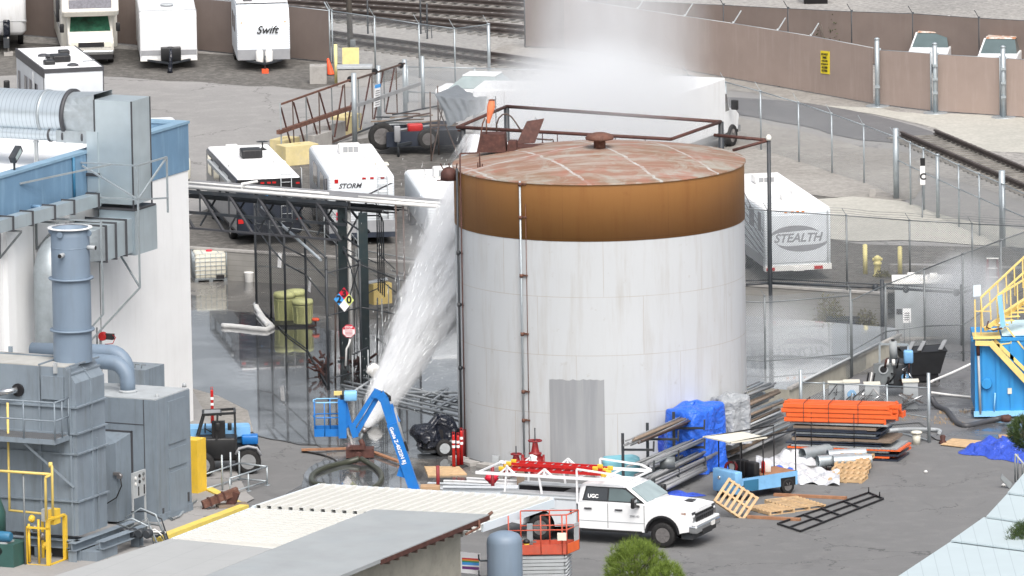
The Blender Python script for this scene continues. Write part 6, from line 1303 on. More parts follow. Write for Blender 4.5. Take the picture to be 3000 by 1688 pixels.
e=a1+Vector((0,0,.1)); MB().tube([e-dr_*.1,e,e-Vector((0,0,.1)),e-Vector((0,0,2.0))],.06,8).obj('white_pipe','plastic_white',pr,True)
p=L3(a0,a1,.27)+Vector((0,0,.2)); MB().tube([p-Vector((0,0,.15)),p+Vector((0,0,.15)),p+dr_*.35+dn*.5+Vector((0,0,.2))],.05,8).obj('white_pipe','plastic_white',pr,True)
pw=G(1030,1062); MB().cyl((pw.x,pw.y,.0),(pw.x,pw.y,zA),.075,None,10).obj('white_pipe','plastic_white',pr,True)
# truss: chords,diagonals,small pipes
for side in (0,1):
 o=dn*(1.5*side)
 t0,t1=a0+o-Vector((0,0,.08)),PG(1000,580,zA)+o-Vector((0,0,.08)) if False else L3(a0,a1,.66)+o-Vector((0,0,.08))
 if side == 0:
  MB().beam(t0,t1+dr_*.1,.10,.12).obj('chord','dark_steel',pr,True); MB().beam(t0-Vector((0,0,.75)),t1-Vector((0,0,.75)),.09,.10).obj('chord','dark_steel',pr,True); MB().beam(t0-Vector((0,0,1.25))-dn*.4,t1-Vector((0,0,1.25))-dn*.4,.07,.07).obj('chord','dark_trim',pr,True)
 n=6
 for k in range(n):
  p,q=L3(t0,t1,k / n),L3(t0,t1,(k+1) / n); MB().beam(p,q-Vector((0,0,1.25))-dn*.4*(1-side),.09,.06).obj('diagonal','dark_trim' if side == 0 else 'dark_steel',pr,True)
  if side == 0: MB().beam(q-Vector((0,0,1.2)),q+dn*1.5,.05,.05).obj('diagonal','dark_steel',pr,True); MB().beam(q,q-Vector((0,0,.75)),.06).obj('diagonal','dark_steel',pr,True)
for k in range(8): o=dn*(.15+.17*k)-Vector((0,0,.2+.07*(k % 4))); MB().cyl(a0+o,L3(a0,a1,.78 if k % 2 else .82)+o,ra.choice((.018,.025,.03)),None,6).obj('small_pipe','dark_steel',pr,True)
for k,u in enumerate((1112,1118,1124,1130)):
 b=G(u,1040+6*k); x=b.x; MB().tube([(x-.9+.1*k,b.y,zA-.25-.13*k),(x-.2,b.y,zA-.25-.13*k),(x-.05,b.y,zA-.32-.13*k),(x,b.y,zA-.5-.13*k),(x,b.y,zA-3.6)],.028,6).obj('small_pipe','dark_steel',pr,True)
for u,vb,vt in ((1168,1085,590),(1190,1085,592)): b=G(u,vb); MB().cyl(b,up(b,vt),.035,None,6).obj('small_pipe','brown_steel',pr,True)
for s in (-1,1): b=cB+Vector((-.35,.1,0)); MB().beam((b.x-.35*s,b.y,zA-1.2),(b.x+.35*s,b.y,zA-3.6),.05).obj('diagonal','dark_steel',pr,True)
for v in (640,690,735): z=Zat(cA,v); MB().beam((cA.x,cA.y,z),(cB.x,cB.y,z),.05).obj('diagonal','dark_steel',pr,True)
rr=random.Random(41)
for k in range(9): b=G(rr.uniform(975,1200),rr.uniform(1060,1130)); MB().cyl(b,b+Vector((rr.uniform(-.1,.1),0,rr.uniform(2.5,5.6))),rr.choice((.02,.03,.04)),None,6).obj('small_pipe',rr.choice(('dark_steel','brown_steel','galv_dark')),pr,True)
for k in range(8): u,v=rr.uniform(980,1150),rr.uniform(700,1080); y=cA.y+rr.uniform(-1,1); MB().cyl(AtY(u,v,y),AtY(u+rr.uniform(40,110),v+rr.uniform(-50,60),y),.022,None,6).obj('small_pipe','dark_steel',pr,True)
# long diagonal pole of the cage and its mesh
cg_=fence('chain_link_cage','dark tall chain link cage under the pipe rack',[(752,905,545),(795,940,620),(838,985,672),(900,1030,700),(963,1146,756)],0,'chain_dark',(.02,.68,.84,1.0),pm='dark_steel',pr=.045)
fence('chain_link_cage','dark chain link fence between the cage corner and the water jet',[(963,1146,790),(1060,1122,764),(1170,1100,812),(1232,1085,815)],0,'chain_dark',(.1,.62,.97),pm='dark_steel',pr=.04)
fence('chain_link_cage','back chain link fence of the cage in front of the block wall',[(752,905,545),(955,900,590),(1075,930,735),(1220,940,760)],0,'chain_dark',(.35,.7,1.0),pm='galv_dark',pr=.03)
for lb,pts,base in (('white notice hanging high on the cage mesh',((815,741),(826,743),(824,786),(813,783)),(820,960)),('white notice hanging on the cage near the yellow drums',((906,812),(912,816),(910,858),(902,853)),(905,1035))):
 b=G(*base)+Vector((0,-.12,0)); P=[onplane(u,v,b,(0.5,-1,0)) for u,v in pts]; one(MB().slab(P[::-1],.012),'notice','decal_white',lb,'sign','white notices on fences')
def sign_lines(parent,P,n,m='decal_dark',off=Vector((0,-.012,0)),lo=.3,hi=.8,pad=.15):
 for k in range(n):
  f=lo+(hi-lo)*k / max(1,n-1); a=L3(L3(P[0],P[3],f),L3(P[1],P[2],f),pad)+off; b=L3(L3(P[0],P[3],f),L3(P[1],P[2],f),1-pad)+off; MB().beam(a,b,.008,.022,(0,0,1)).obj('text_line',m,parent,True)
# hazard diamond
b=G(1008,1158); DP=lambda u,v: onplane(u,v,b,(0,-1,0)); t=thing('hazard_diamond','four colour hazard diamond numbered 2 3 0 on the rack column','sign',DP(1008,914)); T,Rr,Bm,Lf,Ce=DP(1008,842),DP(1037,880),DP(1009,914),DP(978,877),DP(1008,878)
for P,m in (((T,L3(T,Rr,.5),Ce,L3(T,Lf,.5)),'sign_red'),((L3(T,Lf,.5),Ce,L3(Lf,Bm,.5),Lf),'sign_blue'),((L3(T,Rr,.5),Rr,L3(Rr,Bm,.5),Ce),'sign_lime'),((Ce,L3(Rr,Bm,.5),Bm,L3(Lf,Bm,.5)),'decal_white')): MB().slab(list(P)[::-1],.012,(0,-1,0)).obj('quadrant',m,t,True)
for s,p in (('3',L3(T,Ce,.5)),('2',L3(Lf,Ce,.5)),('0',L3(Rr,Ce,.5))): text('lettering',s,'ink_black',t,p+Vector((0,-.014,0)),(1,0,0),(0,0,1),.36,bold=.012)
# stop sign on a bent post
b=G(1014,1150); SP=lambda u,v: onplane(u,v,b,(0,-1,0)); c=SP(1022,970); t=thing('stop_notice','white octagonal notice with a red STOP header on a bent white post','sign',SP(1013,1070))
oc=[c+Vector((.245*math.cos(R(22.5+45*k)),0,.245*math.sin(R(22.5+45*k)))) for k in range(8)]; MB().slab(oc,.012,(0,-1,0)).obj('board','sign_red',t,True); oc2=[c+(p-c)*.92+Vector((0,-.004,0)) for p in oc]; MB().slab(oc2,.004,(0,-1,0)).obj('board','decal_white',t,True)
MB().slab([c+Vector((x,-.008,z)) for x,z in ((-.20,.06),(.20,.06),(.20,.09),(.09,.205),(-.09,.205),(-.20,.09))],.003,(0,-1,0)).obj('header','sign_red',t,True); text('lettering','STOP','decal_white',t,c+Vector((0,-.014,.125)),(1,0,0),(0,0,1),.11,bold=.004)
for k in range(4): MB().beam(c+Vector((-.13,-.014,.01-.05*k)),c+Vector((.13,-.014,.01-.05*k)),.004,.014).obj('text_line','sign_red',t,True)
MB().tube([SP(1026,994),SP(1022,1010),SP(1015,1022),SP(1013,1072)],.04,6).obj('post','plastic_white',t,True)
MB().cyl(vplane(767,607,G(752,905),G(963,1146)),vplane(940,762,G(752,905),G(963,1146)),.05,None,8).obj('brace','galv_steel',cg_,True)
# drums,tote,bucket,boom
def drum(label,u,v,r,h):
 p=G(u,v); t=thing('salvage_drum',label,'drum',p,0,'yellow green salvage drums in the cage'); MB().lathe([(r*.88,0),(r*.9,.05),(r,h*.72),(r*1.04,h*.74),(r*1.04,h*.80),(r,h*.81)],(0,0,0),24).obj('drum','drum_yellow',t); MB().lathe([(r*1.07,h*.80),(r*1.08,h*.9),(r*1.0,h*.98),(r*.4,h),(r*.01,h)],(0,0,0),24).obj('lid','drum_yellow',t)
 for k in range(8): a=R(45*k+10); MB().beam((r*.9*math.cos(a),r*.9*math.sin(a),.05),(r*1.01*math.cos(a),r*1.01*math.sin(a),h*.7),.03).obj('rib','drum_yellow',t)
drum('left of the yellow green salvage drums in the cage',834,945,.37,1.15); drum('tall yellow green salvage drum standing in the middle behind the others',868,938,.33,1.15); drum('right of the yellow green salvage drums in the cage',888,955,.36,1.0)
b=G(862,960); one(MB().box(b+Vector((0,.35,.06)),(1.5,1.0,.12)),'spill_pallet','black_plastic','black spill pallet under the yellow green drums','pallet')
p=G(614,822); t=thing('liquid_tote','caged white liquid tote with a red cap on a grey pallet','container',p,R(8)); MB().rbox(-.58,.58,-.5,.5,.16,1.12,.07).obj('bottle','plastic_cream',t); MB().lathe([(.12,0),(.12,.05)],(0,0,1.12),14).obj('cap','sign_red',t)
m_=MB()
for z in (.16,.32,.48,.64,.80,.96,1.12): m_.tube([(-.61,-.53,z),(.61,-.53,z),(.61,.53,z),(-.61,.53,z)],.011,5,closed=True)
for k in range(7): x=-.61+1.22*k / 6; m_.cyl((x,-.53,.14),(x,-.53,1.12),.011,None,5); m_.cyl((x,.53,.14),(x,.53,1.12),.011,None,5); y=-.53+1.06*k / 6; m_.cyl((.61,y,.14),(.61,y,1.12),.011,None,5); m_.cyl((-.61,y,.14),(-.61,y,1.12),.011,None,5)
for x in (-.3,.3): m_.cyl((x,-.53,1.13),(x,.53,1.13),.014,None,5)
m_.obj('cage','galv_steel',t); m_=MB().bb(-.62,.62,-.54,.54,.10,.14)
for x in (-.55,0,.55): m_.bb(x-.07,x+.07,-.54,.54,0,.10)
m_.obj('pallet','galv_dark',t); MB().bb(.615,.63,-.2,.3,.55,.9).obj('plate','green_machine',t); MB().bb(.2,.5,-.56,-.545,.14,.28).obj('valve','ink_black',t)
p=G(730,828); t=thing('bucket','white plastic bucket standing against the block wall','bucket',p); MB().lathe([(.14,0),(.15,.01),(.175,.38),(.18,.39)],(0,0,0),18,cap=False).obj('pail','plastic_white',t); MB().lathe([(.185,.36),(.19,.37),(.19,.41),(.01,.415)],(0,0,0),18).obj('lid','plastic_white',t)
def boom(label,pts,r=.10):
 P=[G(u,v,.09) for u,v in pts]; Q=[]
 for i in range(len(P)-1):
  for k in range(4): Q.append(L3(P[i],P[i+1],k / 4)+Vector((ra.uniform(-.02,.02),ra.uniform(-.05,.05),0)))
 Q.append(P[-1]); return one(MB().tube(Q,r,10),'absorbent_boom','plastic_white',label,'boom','white absorbent booms on the wet floor')
boom('white absorbent boom lying across the wet floor, ending at the corner',[(650,954),(690,957),(740,963),(780,966),(798,958)]); boom('white absorbent boom running up from the corner of the other',[(748,892),(758,915),(775,935),(790,950),(798,958)])
boom('short white absorbent boom piece lying beside the longer one',[(756,922),(770,938),(784,952)],.08)
hp=G(925,962); t=thing('fire_valve','small bright red valve on a pipe inside the cage','valve',hp); MB().lathe([(.14,0),(.15,.06),(.1,.1)],(0,0,.28),12).obj('wheel','cone_orange',t); MB().tube([(0,0,.3),(0,0,.1),(-.3,0,.05)],.05,6).obj('pipe','dark_rust',t)
t=thing('drum_rack','orange yellow box fixed to the right column of the pipe rack','cabinet',G(1110,1015)); bx=AtY(1110,858,G(1110,1015).y); MB().box(bx,(.75,.6,.75),.5).obj('box','stair_yellow',t,True); MB().slab([bx+Vector((-.45,-.3,.38)),bx+Vector((.35,-.1,.5)),bx+Vector((.3,.4,.5)),bx+Vector((-.5,.2,.38))],.03).obj('lid','grey_light',t,True)
# rag and scrap at the column feet
def rag(label,u,v,z,s,m,seed=1,name='plastic_bag',cat='bag',ex=(1,.6,.5)):
 c=G(u,v,z); rr=random.Random(seed); mb=MB(); n=9; loops=[]
 for i in range(n):
  f=i / (n-1); rr_=s*math.sin(math.pi*min(.98,max(.06,f))) ** .7; loops.append([c+Vector((rr_*ex[0]*math.cos(a)*rr.uniform(.75,1.2) ,rr_*ex[1]*math.sin(a)*rr.uniform(.75,1.2),(f-.5)*2*s*ex[2]+rr.uniform(-.06,.06)*s)) for a in [2*math.pi*k / 12 for k in range(12)]])
 return one(mb.loft(loops,True,True,True),name,m,label,cat)
rag('white plastic sheet hanging on the railing by the right rack column',1096,1086,1.15,.28,'plastic_white',2,'plastic_sheet','sheet',(1,.4,.9))
for lb,u,v,sd_ in (('dark rusty scrap heap beside the left rack column',950,1100,3),('dark rusty scrap heap between the two rack columns',1052,1098,5)):
 c=G(u,v); rr=random.Random(sd_); m_=MB()
 for k in range(26): p=c+Vector((rr.gauss(0,.22),rr.gauss(0,.2),abs(rr.gauss(.35,.22)))); d=Vector((rr.uniform(-1,1),rr.uniform(-1,1),rr.uniform(-.6,1))).normalized()*rr.uniform(.08,.3); m_.beam(p-d,p+d,rr.uniform(.03,.12),rr.uniform(.02,.08))
 one(m_,'scrap_heap','dark_rust',lb,'scrap','dark scrap heaps by the rack columns')
t=thing('stair_railing','thin grey railing at the foot of the right rack column','railing',G(1060,1130))
for u,vb,vt in ((1034,1140,1040),(1057,1135,1030),(1080,1130,1025)): p=G(u,vb); MB().cyl(p,up(p,vt),.025,None,6).obj('post','grey_light',t,True)
MB().cyl(up(G(1034,1140),1040),up(G(1080,1130),1017),.03,None,6).obj('handrail','dark_steel',t,True)
# white pipework lying on the ground under the jet
gp_=thing('ground_pipes','grid of pale pipes lying on the ground left of the tank','pipework',G(1180,1170))
for a,b in (((1010,1118),(1345,1188)),((1000,1128),(1345,1206)),((1012,1140),(1345,1220)),((1060,1106),(1345,1170)),((1040,1145),(1090,1112)),((1238,1160),(1310,1138)),((1262,1178),(1312,1140)),((1270,1200),(1345,1160)),((1190,1150),(1340,1150))): MB().cyl(G(*a,.12),G(*b,.12),.045,None,6).obj('pipe','grey_light',gp_,True)
# ================================================================== FIRE MONITOR, HOSES
mp=G(1055,1345); t=thing('fire_monitor','dark rusty fire water monitor on a wooden base firing the jet','fire monitor',mp)
MP=lambda u,v,dy=0: onplane(u,v,mp+Vector((0,dy,0)),(0,1,0))
MB().tube([MP(1060,1325),MP(1063,1312),MP(1062,1300),MP(1055,1288)],.12,12,r2=.08).obj('body','dark_rust',t,True)
MB().tube([MP(1055,1290),MP(1057,1282),MP(1064,1266)],.06,10,r2=.05).obj('barrel','galv_dark',t,True); MB().tube([MP(1064,1266),MP(1070,1254)],.085,12,r2=.10).obj('nozzle','rim_metal',t,True)
m_=MB().box(mp+Vector((0,.1,.22)),(.95,.55,.3)); m_.box(mp+Vector((-.1,-.1,.42)),(.5,.3,.12)); m_.obj('base','dark_rust',t,True); MB().lathe([(.10,-.15),(.12,0),(.1,.1)],mp+Vector((-.05,-.35,.2)),12,'Y').obj('inlet','dark_rust',t,True)
for lb,a,b in (('long weathered plank left of the fire monitor',(883,1318),(1045,1313)),('weathered plank running right from the fire monitor',(1085,1322),(1170,1353))):
 one(MB().beam(G(*a,.12),G(*b,.12),.16,.06),'plank','wood_brown',lb,'plank','planks under the fire monitor')
def hose(label,pts,r,m='black_rubber',z=.06,name='fire_hose',cat='hose',group=None):
 P=[G(u,v,z+(zz[0] if zz else 0)) for u,v,*zz in pts]; Q=[]
 for i in range(len(P)-1):
  p0,p1,p2,p3=P[max(0,i-1)],P[i],P[i+1],P[min(len(P)-1,i+2)]
  for k in range(5): s=k / 5; Q.append(.5*((2*p1)+(p2-p0)*s+(2*p0-5*p1+4*p2-p3)*s*s+(3*p1-p0-3*p2+p3)*s ** 3))
 Q.append(P[-1]); return one(MB().tube(Q,r,10),name,m,label,cat,group)
NTg=NT('hose_green'); NTg.col((.045,.05,.035)); NTg.rough(.4)
hose('thick dark fire hose looping left from the monitor',[(1052,1344,.1),(1010,1356),(955,1370),(920,1388),(913,1405),(925,1418),(970,1426),(1040,1434)],.10,'hose_green',.1,group='thick fire hoses'); hose('thick dark fire hose looping right from the monitor',[(1058,1344,.1),(1085,1360),(1108,1376),(1118,1396),(1112,1415),(1090,1430),(1060,1440)],.09,'hose_green',.1,group='thick fire hoses')
hose('thin black hose running out under the left plank',[(885,1322),(940,1332),(975,1345),(985,1352)],.035,'black_rubber',.04,'black_hose')
# ================================================================== BLUE BOOM LIFT
bl=thing('boom_lift','blue articulating boom lift with its basket lowered beside the jet','boom lift',G(1200,1560)); yl_=G(1200,1560).y
Bp=lambda u,v,dy=0: AtY(u,v,yl_+dy)
def bm(a,b,w_,h,m='lift_blue',nm='boom',dy=0): return MB().beam(Bp(*a,dy),Bp(*b,dy),w_,h,(0,1,0)).obj(nm,m,bl,True)
bm((1216,1440),(1148,1240),.34,.34,nm='boom'); bm((1150,1247),(1124,1165),.28,.28,nm='boom'); bm((1158,1240),(1135,1190),.36,.2,nm='boom_sleeve')
MB().tube([Bp(1155,1195,-.05),Bp(1172,1260,-.05),Bp(1186,1310,-.05)],.06,8).obj('cable_carrier','grey_plastic',bl,True); bm((1183,1295),(1192,1322),.14,.12,'ink_black','cable_guide',-.1)
bm((1124,1168),(1112,1154),.30,.26,nm='knuckle'); bm((1112,1158),(1092,1150),.28,.2,nm='knuckle'); bm((1098,1150),(1034,1250),.15,.14,nm='riser_arm'); bm((1108,1160),(1040,1275),.15,.15,nm='riser_arm',dy=.1); bm((1030,1242),(1042,1280),.20,.22,nm='knuckle')
MB().tube([Bp(1095,1150),Bp(1108,1147),Bp(1128,1153),Bp(1142,1163),Bp(1142,1175)],.045,8).obj('hose_loop','black_rubber',bl,True); MB().box(Bp(1182,1382),(.35,.2,.35),0,.3).obj('pivot_bracket','lift_blue',bl,True)
text('lettering','Genie Z-40/22N RJ','decal_white',bl,Bp(1165,1306,-.18),Bp(1186,1360)-Bp(1144,1250),(Bp(1186,1360)-Bp(1144,1250)).cross(Vector((0,1,0))),.165,bold=.004)
# basket
bk=bl; b0=Bp(922,1280); bw=.98; bd=.75; zf=b0.z; x0_,y0_=b0.x,b0.y
for z0,z1,m in ((0,.24,'lift_blue'),):
 MB().bb(x0_,x0_+bw,y0_-.01,y0_+.01,zf+z0,zf+z1).obj('toe_board',m,bl,True); MB().bb(x0_,x0_+bw,y0_+bd-.01,y0_+bd+.01,zf+z0,zf+z1).obj('toe_board',m,bl,True); MB().bb(x0_-.01,x0_+.01,y0_,y0_+bd,zf+z0,zf+z1).obj('toe_board',m,bl,True); MB().bb(x0_+bw-.01,x0_+bw+.01,y0_,y0_+bd,zf+z0,zf+z1).obj('toe_board',m,bl,True)
MB().bb(x0_,x0_+bw,y0_,y0_+bd,zf,zf+.03).obj('basket_floor','galv_dark',bl,True)
for z in (zf+1.12,zf+.62): MB().tube([(x0_+.08,y0_,z),(x0_+bw,y0_,z),(x0_+bw,y0_+bd,z),(x0_+.08,y0_+bd,z),(x0_-.03,y0_+bd*.7,z),(x0_-.03,y0_+bd*.3,z)],.022,6,closed=True).obj('basket_rail','pale_blue' if z > zf+1 else 'lift_blue',bl,True)
for x,y in ((x0_,y0_+.15),(x0_+.33,y0_),(x0_+bw,y0_),(x0_+bw,y0_+bd),(x0_+.5,y0_+bd),(x0_,y0_+bd-.15)): MB().cyl((x,y,zf),(x,y,zf+1.12),.022,None,6).obj('basket_post','lift_blue',bl,True)
MB().box(Bp(1003,1225,.1),(.26,.5,1.25)).obj('basket_support','lift_blue',bl,True); MB().box(Bp(1016,1215,.1),(.2,.3,.8),0,-.2).obj('basket_support','lift_blue',bl,True)
cbx=Bp(1026,1157); MB().rbox(cbx.x-.2,cbx.x+.22,cbx.y-.3,cbx.y+.1,cbx.z-.16,cbx.z+.14,.05).obj('control_box','pale_blue',bl,True); c2_=Bp(990,1152,.2); MB().box(c2_,(.26,.15,.12)).obj('control_plate','stair_yellow',bl,True); MB().box(Bp(1006,1170,.1),(.2,.2,.3)).obj('control_stand','ink_black',bl,True)
# chassis hidden behind the canopy
MB().box((G(1225,1570).x,yl_,.85),(1.6,1.3,.7)).obj('turntable','lift_blue',bl,True)
for sx in (-.8,.8):
 for sy in (-.8,.8): wheel(bl,(0,0,0),.36,.25)
for o in [o for o in bpy.data.objects if o.parent == bl and o.name.startswith('wheel')]:
 pass
_w=[o for o in bpy.data.objects if o.parent == bl and o.name.startswith('wheel')]
for o,(sx,sy) in zip(_w,((-.8,-.8),(-.8,.6),(.9,-.8),(.9,.6))): o.location=Vector((G(1225,1570).x+sx,yl_+sy,.36))-bl.location
# ================================================================== TELEHANDLER
tf_=G(728,1388); t=thing('telehandler','blue and black telehandler parked beside the yellow panel','telehandler',tf_,R(2))
for x,y in ((0,0),(-1.55,-.55)): wheel(t,(x,y,.43),.43,.32,rim='grey_plastic')
for x,y in ((0,1.6),(-1.55,1.2)): wheel(t,(x,y,.43),.43,.32,rim='grey_plastic')
MB().bb(-1.9,.3,.05,1.5,.45,.85).obj('chassis','black_plastic',t); MB().rbox(-1.75,-.35,-.15,.75,.55,1.25,.06).obj('cab_base','black_plastic',t); MB().bb(-1.2,-.75,.1,.5,1.25,1.75).obj('seat','seat_black',t)
MB().tube([(.45,-.2,.65),(.3,-.2,.9),(0,-.2,.97),(-.3,-.2,.9),(-.42,-.2,.7)],.05,6).obj('fender','trailer_grey',t)
m_=[]
for a,b in (((-1.7,-.15,1.2),(-1.45,-.1,2.05)),((-.4,-.15,.6),(-.42,-.12,2.1)),((-1.7,.75,1.2),(-1.45,.7,2.05)),((-.4,.75,.6),(-.42,.7,2.1)),((-1.05,-.14,1.2),(-1.0,-.12,2.05))): MB().beam(a,b,.07).obj('cab_post','black_plastic',t)
MB().bb(-1.45,-.9,-.12,.7,2.03,2.1).obj('roof','grey_plastic',t)
for a,b in (((-1.48,-.12,2.06),(-.4,-.12,2.1)),((-1.48,.7,2.06),(-.4,.7,2.1)),((-.42,-.12,2.1),(-.42,.7,2.1)),((-.9,-.1,2.05),(-.9,.7,2.05)),((-1.48,-.12,2.06),(-1.48,.7,2.06))): MB().beam(a,b,.08).obj('roof_frame','black_plastic',t)
MB().rbox(-2.1,.1,1.0,1.75,.85,1.45,.1).obj('engine_cover','cart_blue',t); MB().beam((.1,.95,1.3),(-2.3,.95,1.25),.3,.32).obj('telescopic_boom','cart_blue',t); MB().rbox(-.2,.35,.5,1.0,.9,1.2,.05).obj('tank_cover','lift_blue',t)
MB().cyl((-1.2,.2,1.4),(-1.45,.2,1.55),.02,None,6).obj('steering_column','ink_black',t); MB().tube([(-1.42+.02*math.cos(k),.2+.18*math.cos(k),1.55+.17*math.sin(k)) for k in [j*math.pi / 6 for j in range(12)]],.015,5,closed=True).obj('steering_wheel','ink_black',t)
for x in (-1.0,-.6): MB().rbox(x-.07,x+.07,-.35,-.2,1.55,1.8,.03).obj('mirror','black_plastic',t)
# delineators
def delineator(label,u,v,vt,name='delineator'):
 p=G(u,v); h=Zat(p,vt); t=thing(name,label,'traffic post',p,0,'orange traffic delineator posts'); MB().lathe([(.26,0),(.26,.04),(.08,.08)],(0,0,0),8).obj('base','black_rubber',t); MB().lathe([(.06,.06),(.05,h-.05),(.045,h)],(0,0,0),12).obj('tube','red_paint',t)
 for z in (h*.62,h*.76): MB().lathe([(.058,z),(.058,z+.09)],(0,0,0),12,cap=False).obj('reflective_band','decal_white',t)
 MB().tube([(-.03,0,h),(-.03,0,h+.09),(.03,0,h+.09),(.03,0,h)],.012,5).obj('handle','red_paint',t)
delineator('single red and white traffic post behind the telehandler',623,1262,1142)
delineator('left post of the red traffic post cluster by the tank',1330,1374,1274); delineator('middle post of the red traffic post cluster by the tank',1343,1370,1276); delineator('right post of the red traffic post cluster by the tank',1353,1368,1262)
# plywood,small red posts,white beams behind the canopy
p=[G(u,v,.06) for u,v in ((1243,1366),(1365,1382),(1366,1390),(1252,1392))]; one(MB().slab([G(1243,1366,.08),G(1345,1366,.08),G(1368,1388,.08),G(1254,1392,.08)][::-1],.05,(0,0,1)),'wood_pallet','wood_new','pale slatted board lying under the red traffic posts','board')
for lb,u,vb,vt in (('dark red post at the left end of the white steel beams',1284,1450,1365),('dark red post near the tail of the pickup truck',1444,1462,1368)):
 p=G(u,vb); one(MB().cyl(p-Vector((0,0,0)),up(p,vt),.06,None,12),'bollard','dark_red',lb,'bollard','dark red bollards behind the canopy')
def ibeam(label,a,b,z,s=.22,m='body_grey_white',name='steel_beam'):
 A,B=G(*a,z),G(*b,z); m_=MB().beam(A+Vector((0,0,s)),B+Vector((0,0,s)),s*.8,.03); m_.beam(A+Vector((0,0,.015)),B+Vector((0,0,.015)),s*.8,.03); m_.beam(A+Vector((0,0,s / 2)),B+Vector((0,0,s / 2)),.03,s-.03); return one(m_,name,m,label,'beam','white steel beams behind the canopy')
ibeam('nearest white steel beam beside the two dark red posts',(1298,1452),(1520,1455),.15,.3); ibeam('second white steel beam with its flange showing behind the first',(1254,1432),(1540,1442),.1,.2); ibeam('thin white steel beam farthest back, beside the pallet board',(1368,1412),(1640,1428),.15,.14,'white_paint'); ibeam('white steel channel between the two posts',(1300,1418),(1500,1424),.05,.12,'white_paint')
p=G(1263,1452); one(MB().rbox(p.x-.35,p.x+.3,p.y-.15,p.y+.25,0,.35,.03),'cardboard_box','cardboard','open cardboard box at the left end of the white beams','box'); rag('pinkish red cloth bag hanging behind the right dark red post',1440,1400,.45,.26,'sign_red',8,'cloth_bag','bag',(.9,.6,.8)); p=G(1526,1440); one(MB().box(p+Vector((0,0,.45)),(.26,.2,.9)),'timber_block','wood_old','upright brown timber block behind the service body','timber')
def hood(a,b,h,dep,amp,seed,z0=0.02):
 d=b-a; L=d.length / 2; dn_=d.normalized(); nn=Vector((-dn_.y,dn_.x,0)); c=(a+b) / 2+nn*dep / 2
 def fn(u,v):
  t=u*2*math.pi; ct,s_=math.cos(t),math.sin(t); k=min(1,v / .35); dr=max(0,(v-.35) / .65)
  r_=(abs(ct) ** 5+abs(s_) ** 5) ** -.2; fl=1+.10*dr; w_=amp*(math.sin(t*7+seed+dr*2)+.6*math.sin(t*13+seed*3)+.5*math.sin(t*4-dr*6))*(.3+dr)*(1 if k >= 1 else k)
  return c+dn_*((L*r_*k*fl+w_)*ct)+nn*((dep / 2*r_*k*fl+w_)*s_)+Vector((0,0,max(z0,h-.10*k ** 3-(h-z0)*dr+amp*.8*math.sin(t*3+k*4+seed)*(1-dr)+amp*.5*math.sin(ct*k*9+seed)*(1-dr))))
 return fn
# covered engine trailer
c=G(1290,1330); t=thing('covered_machine','machine on wheels under a shiny black cover left of the tank','machine',c,R(12))
hz_=hood(Vector((-.75,-.5,0)),Vector((.7,-.45,0)),1.15,.9,.10,2,.32)
def cf(u,v): p=hz_(u,v); return (p.x+.12*math.sin(p.z*5),p.y,p.z+(.16*math.sin(p.x*4+1) if v < .7 else 0))
MB().grid(cf,56,24).obj('cover','tarp_black',t); MB().bb(-.6,.6,-.4,.4,.2,.9).obj('engine','ink_black',t); wheel(t,(.02,-.62,.3),.30,.18,rim='grey_light'); MB().bb(-.7,.9,-.45,.45,.12,.22).obj('frame','dark_steel',t); wheel(t,(.02,.5,.3),.30,.18)
# ================================================================== SCISSOR LIFT
s0,s1_=G(1520,1850),None
ag=G(1650,1800); t=thing('scissor_lift','orange red scissor lift with a railed platform above folded green arms','scissor lift',ag,0)
dp=1.9; SPz=lambda u,v,dy=0: AtY(u,v,ag.y+dy)-ag
fr_,fl_=SPz(1661,1622),SPz(1500,1608); br_=SPz(1706,1575,.75)
zdk=fr_.z; xR,xL=fr_.x,fl_.x-.1; e1=Vector((.38,.80,0))
def quadbox(a,b,w_,z0,z1,m,nm): MB().add([a,b,b+w_,a+w_] and [Vector((p.x,p.y,z)) for z in (z0,z1) for p in (a,b,b+w_,a+w_)],[(0,1,2,3),(4,5,6,7),(0,1,5,4),(1,2,6,5),(2,3,7,6),(3,0,4,7)]).obj(nm,m,t)
aL,aR=Vector((xL,0,0)),Vector((xR,0,0)); W_=e1
quadbox(aL,aR,W_,zdk-.03,zdk+.02,'lift_red','deck')
for p,q in ((aL,aR),(aR,aR+W_),(aL+W_,aR+W_)): MB().beam(Vector((p.x,p.y,zdk+.14)),Vector((q.x,q.y,zdk+.14)),.03,.3).obj('toe_board','lift_red' if p != aR else 'orange_paint',t)
for z in (zdk+1.22,zdk+.75):
 for p,q in ((aL+Vector((1.0,0,0)) if z > zdk+1 else aL,aR),(aR,aR+W_),(aL+W_,aR+W_)): MB().cyl(Vector((p.x,p.y,z)),Vector((q.x,q.y,z)),.022,None,6).obj('rail','lift_red',t)
for p in (aL+Vector((1.0,0,0)),aR,aR-Vector((.14,0,0)),aR+W_,aL+W_,aL,(aL+aR) / 2+W_): MB().cyl((p.x,p.y,zdk),(p.x,p.y,zdk+1.22),.025,None,6).obj('post','lift_red',t)
MB().box((xR-.15,-.06,zdk+.55),(.28,.16,.22)).obj('control_box','plastic_cream',t); MB().box((xR-.62,.3,zdk+.12),(.26,.2,.14)).obj('tool_box','dark_rust',t); MB().slab([aR+W_*.6+Vector((.02,0,zdk+.3)),aR+W_+Vector((.02,0,zdk+.3)),aR+W_+Vector((.02,0,zdk+.85)),aR+W_*.6+Vector((.02,0,zdk+.85))],.02).obj('placard','grey_light',t)
